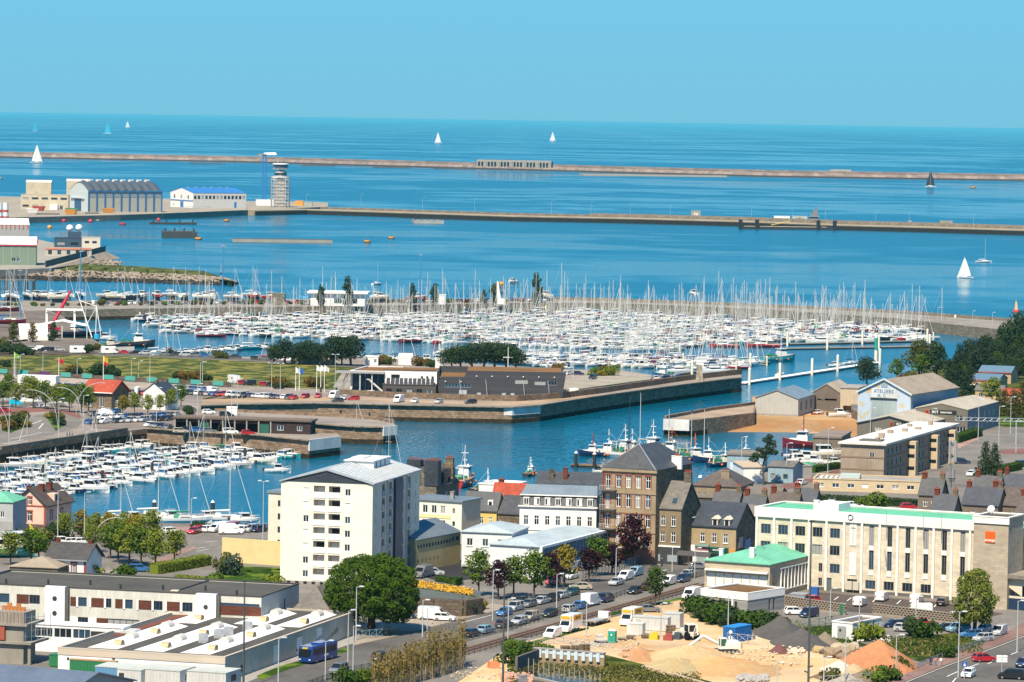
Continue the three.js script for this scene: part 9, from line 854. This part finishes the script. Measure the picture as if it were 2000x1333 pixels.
[[1625,1285,1.5,[0.33,0.25,0.17]],[1640,1276,1.4,[0.5,0.42,0.3]],[1648,1282,1.1,[0.36,0.28,0.2]],[1656,1274,1.2,[0.46,0.38,0.27]],[1668,1270,1,[0.5,0.43,0.33]],[1634,1271,1,[0.48,0.38,0.24]],[1600,1276,1,[0.5,0.38,0.2]],[1610,1279,0.8,[0.18,0.16,0.14]],[1645,1288,0.9,[0.3,0.24,0.18]]].forEach(([x,y,r,c],i)=>{const g=new THREE.IcosahedronGeometry(r,1),p=g.attributes.position,k=new Map();for(let j=0;j<p.count;j++){const key=[p.getX(j).toFixed(2),p.getY(j).toFixed(2),p.getZ(j).toFixed(2)].join();if(!k.has(key))k.set(key,rr(0.78,1.15));const s=k.get(key);p.setXYZ(j,p.getX(j)*s*1.2,p.getY(j)*s*0.85+r*0.5,p.getZ(j)*s);}g.deleteAttribute('normal');const o=single('boulder',g,M(c,0.95,{map:T.ground}),'weathered boulder in the pile beside the orange heap','boulder','boulders beside the orange heap');o.position.copy(P(x,y));});
const rub=(px,py,w,d,n,r0,r1,m,label)=>rocks('rubble',()=>{const p=P(px+rr(-w,w),py+rr(-d,d));p.y=GL+rr(0.05,0.5);return p;},n,r0,r1,m,label);rub(1556,1275,16,5,90,0.12,0.4,M([0.6,0.48,0.36],0.95),'scattered pale stones before the boulders');rub(1240,1280,22,7,170,0.12,0.42,M([0.46,0.28,0.2],0.95),'broken brick rubble west of the spoil bank');rub(1010,1328,30,8,150,0.12,0.4,M([0.5,0.27,0.19],0.95),'brick rubble along the ditch kerb');rub(1470,1328,30,6,130,0.15,0.5,M([0.34,0.32,0.3],0.95),'grey broken concrete in front of the spoil bank');rub(1700,1252,40,4,90,0.12,0.35,M([0.5,0.47,0.42],0.95),'pale stones strewn before the substation');
{sheet('ditch_water',[[1010,1310],[1060,1298],[1165,1306],[1180,1322],[1140,1345],[1060,1345]],M([0.02,0.024,0.012],0.12),0.13);const A=P(1052,1296),B=P(1180,1306),d=B.clone().sub(A),L=d.length(),o=thing('ditch_wall','concrete ditch wall with pale blue buttresses','wall',A,-Math.atan2(d.z,d.x));mesh('wall',bx(-1,L,0,2.4,-0.5,0),M([0.4,0.3,0.18],0.9,{map:T.weather}),o);mesh('coping',bx(-1,L,2.4,2.6,-0.7,0.2),MAT.concrete,o);for(let i=0;i<9;i++)mesh('buttress',bx(L*i/9,L*i/9+0.6,1,2.4,0.01,0.35),M([0.52,0.6,0.64],0.8),o);mesh('blue_band',bx(-0.9,L,1.7,2.35,0.005,0.06),M([0.5,0.58,0.62],0.8),o);wallAlong('ditch_wall',[[1008,1312],[1052,1296]],GL,GL+2.4,0.5,MAT.concreteDark,'dark end wall of the ditch','wall');wallAlong('ditch_kerb',[[985,1318],[1060,1332],[1140,1352]],GL,GL+0.5,0.6,MAT.concrete,'pale concrete kerb along the near side of the ditch','kerb');for(let i=0;i<15;i++){const q=thing('ditch_post','grey timber post standing in the ditch','post',P(1032+i*10,1318+i*1.6),0,'posts standing in the ditch');mesh('post',cyl(0.09,0.08,rr(1.8,2.6),0,0,0,6),MAT.concrete,q);mesh('cap',cyl(0.1,0.1,0.08,0,2.6,0,6),MAT.concrete,q).visible=true;}wallAlong('ditch_kerb',[[1255,1305],[1330,1325],[1400,1345]],GL,GL+0.4,0.5,M([0.5,0.38,0.28],0.9),'reddish kerb along the weeds below the spoil bank','kerb');rub(1110,1334,2,2,4,0.1,0.2,MAT.concrete,'few stones lying beside the ditch kerb');}
{const w=M([0.72,0.71,0.66],0.5),o=thing('excavator','white tracked excavator with folded arm on the building ground','excavator',P(1418,1278),0.35);for(const z of[-1.1,1.1]){const t=mesh('track',[bx(-1.8,1.8,0.1,0.85,z-0.3,z+0.3)],MAT.dark,o);for(const x of[-1.5,-0.75,0,0.75,1.5])mesh('roller',new THREE.CylinderGeometry(0.26,0.26,0.66,10).rotateX(1.57).translate(x,0.45,z),M([0.35,0.32,0.26],0.7),t);}mesh('body',[bx(-0.6,2.2,1,2.1,-1.3,1.3),taper(1.2,-1.2,0.9,0.9,2.1,1,-1,0.7,0.7,2.3).translate(1.2,0,0)],w,o);const c=mesh('cab',[bx(-1.6,-0.3,1,1.5,0.1,1.2),bx(-1.5,-0.3,2.75,2.9,0.1,1.2),...[[-1.5,0.15],[-1.5,1.15],[-0.35,0.15],[-0.35,1.15]].map(([x,z])=>bx(x-0.06,x+0.06,1.5,2.75,z-0.06,z+0.06))],w,o);mesh('cab_glass',bx(-1.46,-0.34,1.5,2.75,0.16,1.14),M([0.02,0.1,0.08],0.1),c);mesh('boom',[bar([-1,1.6,-0.4],[-4.2,3.2,-0.4],0.3,5),bar([-4.2,3.2,-0.4],[-6.6,1.6,-0.4],0.26,5)],w,o);mesh('stick',bar([-6.6,1.6,-0.4],[-4.6,0.5,-0.4],0.2,5),w,o);mesh('bucket',[taper(0.5,-0.5,0.7,0.7,0.1,0.4,-0.4,0.6,0.6,0.9).translate(-4.4,0,-0.4)],MAT.grey,o);mesh('counterweight',bx(2.2,2.6,1,1.9,-1.2,1.2),M([0.42,0.3,0.12],0.6),o);}
{const w=M([0.7,0.68,0.6],0.5),o=thing('wheel_loader','white wheeled backhoe with glazed cab beside the pallets','digger',P(1346,1250),-1.1);mesh('body',[bx(-2,1.6,0.8,1.5,-0.9,0.9),bx(-2.2,-0.6,1.5,1.9,-0.7,0.7)],w,o);const c=mesh('cab',[bx(-0.5,1.3,2.7,2.85,-0.85,0.85),...[[-0.45,-0.8],[-0.45,0.8],[1.25,-0.8],[1.25,0.8]].map(([x,z])=>bx(x-0.06,x+0.06,1.5,2.7,z-0.06,z+0.06))],w,o);mesh('cab_glass',bx(-0.42,1.22,1.5,2.7,-0.78,0.78),MV.glass,c);mesh('loader_bucket',[bx(-4,-3.2,0.2,1,-1.1,1.1),bar([-2,1.4,0.8],[-3.4,0.8,0.8],0.12,5),bar([-2,1.4,-0.8],[-3.4,0.8,-0.8],0.12,5)],w,o);mesh('digger_arm',[bar([1.6,1.2,0],[2.6,3,0],0.16,5),bar([2.6,3,0],[3.2,1.2,0],0.13,5)],w,o);for(const[x,r]of[[-1.4,0.55],[1,0.8]])for(const z of[-0.95,0.95])mesh('wheel',new THREE.CylinderGeometry(r,r,0.4,14).rotateX(1.57).translate(x,r,z),MV.tyre,o);}
{const o=cabin(1412,1255,2.5,5.6,2.7,-34,M([0.01,0.14,0.42],0.5,{map:T.weather}),M([0.02,0.2,0.52],0.5),'bright blue shipping container on the building ground',{name:'shipping_container',cat:'container'});mesh('side_mark',[new THREE.CylinderGeometry(0.35,0.35,0.03,14).rotateX(1.57).translate(1.6,1.9,0.07),bx(1.2,1.5,0.6,1.2,0.06,0.08),bx(1.7,2,0.6,1.2,0.06,0.08)],MAT.paint,o);for(let i=0;i<11;i++)mesh('rib',bx(2.5,2.56,0.2,2.6,-0.3-i*0.5,-0.1-i*0.5),M([0.01,0.12,0.38],0.5),o);}
cabin(1236,1232,6.4,2.5,2.4,-16,cabW,cabR,'white site cabin with red notice on the building ground',{door:cabR});cabin(1296,1228,3,3,2.6,-16,cabW,cabR,'second white site cabin behind the long one');cabin(1224,1242,2.9,2,2.1,-16,cabW,cabW,'small white square cabin beside the box truck');{const o=thing('portable_toilet','green portable toilet cubicle on the building ground','toilet',P(1194,1258),-0.3),gm=M([0.02,0.32,0.22],0.5);mesh('cubicle',bx(-0.65,0.65,0,2.2,-1.2,0),gm,o);mesh('roof',[prof([[-0.7,2.2],[0.7,2.2],[0.5,2.45],[-0.5,2.45]],1.3).translate(0,0,0.05)],M([0.6,0.62,0.58],0.6),o);mesh('door',bx(-0.45,0.45,0.1,1.9,0.01,0.05),M([0.02,0.26,0.18],0.5),o);mesh('door_sign',bx(-0.12,0.12,1.4,1.7,0.05,0.07),MAT.paint,o);}
const palM=M([0.34,0.25,0.17],0.9,{map:T.boards});[[1105,1270,3],[1125,1272,4],[1142,1276,6],[1310,1238,6],[1262,1248,3],[1215,1252,2],[1232,1250,3]].forEach(([x,y,n],i)=>{const o=thing('pallet_stack',['low stack of timber pallets, west of three by the weeds','stack of timber pallets between two others','tallest stack of timber pallets by the weeds','tall brown crate stack beside the backhoe','stack of boards behind the toilet cubicle','low board stack beside the toilet cubicle','board stack next to the small square cabin'][i],'pallets',P(x,y),rr(-0.4,0.4));for(let k=0;k<n;k++){mesh('pallet',[bx(-0.8,0.8,k*0.26+0.12,k*0.26+0.2,-0.6,0.6),bx(-0.8,-0.6,k*0.26,k*0.26+0.12,-0.6,0.6),bx(-0.1,0.1,k*0.26,k*0.26+0.12,-0.6,0.6),bx(0.6,0.8,k*0.26,k*0.26+0.12,-0.6,0.6)],palM,o,[rr(-0.06,0.06),0,rr(-0.06,0.06)]);}});
{const o=thing('tracked_dumper','small white and black site dumper beside the toilet','dumper',P(1174,1257),0.3);mesh('body',[bx(-0.9,0.9,0.5,1,-0.6,0.6),taper(0.6,-0.6,0.5,0.5,1,0.7,-0.7,0.6,0.6,1.5).translate(-0.3,0,0)],M([0.6,0.58,0.5],0.6),o);for(const z of[-0.65,0.65])mesh('track',bx(-1,1,0.05,0.5,z-0.18,z+0.18),MAT.dark,o);const q=thing('digger_bucket','orange digger bucket lying on the sand','bucket',P(964,1306),0.4);mesh('bucket',[taper(0.7,-0.7,0.9,0.9,0,0.5,-0.6,0.8,0.8,1),bx(-0.9,0.9,1,1.1,-0.6,-0.3)],M([0.55,0.2,0.08],0.6),q);mesh('teeth',[-0.7,-0.25,0.25,0.7].map(x=>bx(x-0.08,x+0.08,0,0.12,0.7,1)),MAT.grey,q);}
for(const[x,y,m,l]of[[1278,1250,M([0.55,0.42,0.02],0.7),'yellow tarpaulin heap by the board stack'],[1305,1252,M([0.3,0.06,0.05],0.8),'red crates piled beside the backhoe'],[1322,1250,M([0.05,0.07,0.09],0.7),'black drum standing by the crates'],[1465,1250,M([0.25,0.24,0.22],0.8),'scrap metal heap beside the blue container'],[1020,1335,M([0.2,0.2,0.22],0.8),'grey machine part lying by the ditch kerb'],[1275,1226,M([0.4,0.38,0.33],0.8),'grey sheet stack beside the white cabin']]){const o=thing('site_material',l,'materials',P(x,y),rr(-0.5,0.5));mesh('block',box(1.6,0.8,1.2),m,o);mesh('upper_block',box(1,0.5,0.9,0.1,0.8,0,0.3),m,o);}fence([[985,1262],[1100,1258],[1200,1268]],1.2,MAT.steel,'thin mesh site fence by the pallets',2.6);fence([[1420,1256],[1480,1262]],1.8,MAT.steel,'mesh cage beside the blue container',2);fence([[1600,1345],[1700,1338]],2,MAT.steel,'thin mesh fence at the picture bottom',2.6);fence([[1790,1308],[1870,1275],[1960,1246]],1,MAT.steel,'thin wire fence along the grass bank',3);fence([[1625,1222],[1600,1228],[1560,1222]],1.8,M([0.05,0.14,0.09],0.6),'green mesh fence beside the substation',2.4);
function tufts(name,n,a,b,c,d,size,col,label){const o=single(name,leaves(n,()=>{const u=rnd(),v=rnd(),p=P(a+(c-a)*u+rr(-6,6),b+(d-b)*u+v*34-17);return[p.x,p.y+0.12+rr(0,0.3),p.z,rr(-1,1),0.4,rr(-1,1)];},size),leafM(col),label,'weeds');o.userData.kind='stuff';}
tufts('weeds',3600,1000,1292,1370,1335,0.17,LEAF.olive,'rough green weeds around the ditch');tufts('weeds',1500,1010,1300,1360,1340,0.17,[0.26,0.2,0.08],'dry straw coloured weeds around the ditch');tufts('weeds',2600,1705,1262,1920,1262,0.17,LEAF.deep,'rough green weeds on the bank by the road');tufts('weeds',900,1705,1266,1900,1268,0.17,[0.26,0.2,0.08],'dry weeds on the bank by the road');tufts('weeds',900,660,1335,900,1282,0.16,LEAF.olive,'weeds along the railway verge');tufts('weeds',800,1535,1228,1660,1258,0.16,LEAF.green,'weeds around the substation');
rub(1180,1262,70,10,160,0.06,0.2,M([0.5,0.44,0.36],0.95),'loose stones strewn over the bare ground');rub(1480,1285,90,18,260,0.07,0.26,M([0.48,0.4,0.3],0.95),'loose stones between the heaps');rub(940,1318,60,12,120,0.06,0.2,M([0.52,0.42,0.3],0.95),'loose stones on the sand beside the canes');
// ---------- things of a row that share a description are told apart by their order ----------
{const sets=new Map();scene.updateMatrixWorld(true);
for(const o of scene.children)if(o.userData.label&&o.userData.kind!=='stuff')(sets.get(o.userData.label)||sets.set(o.userData.label,[]).get(o.userData.label)).push(o);
const nth=i=>['first','second','third','fourth','fifth','sixth','seventh','eighth','ninth'][i]||(i+1)+([,'st','nd','rd'][(i+1)%10>3||i===10||i===11||i===12?0:(i+1)%10]||'th');
for(const[label,list]of sets){if(list.length<2)continue;list.sort((a,b)=>proj(a.position)[0]-proj(b.position)[0]);list.forEach((o,i)=>{const t=label+(i===list.length-1&&i>1?', last from the west':`, ${nth(i)} from the west`);if(t.split(/\s+/).length<=16)o.userData.label=t;});}}
renderer.render(scene,camera);
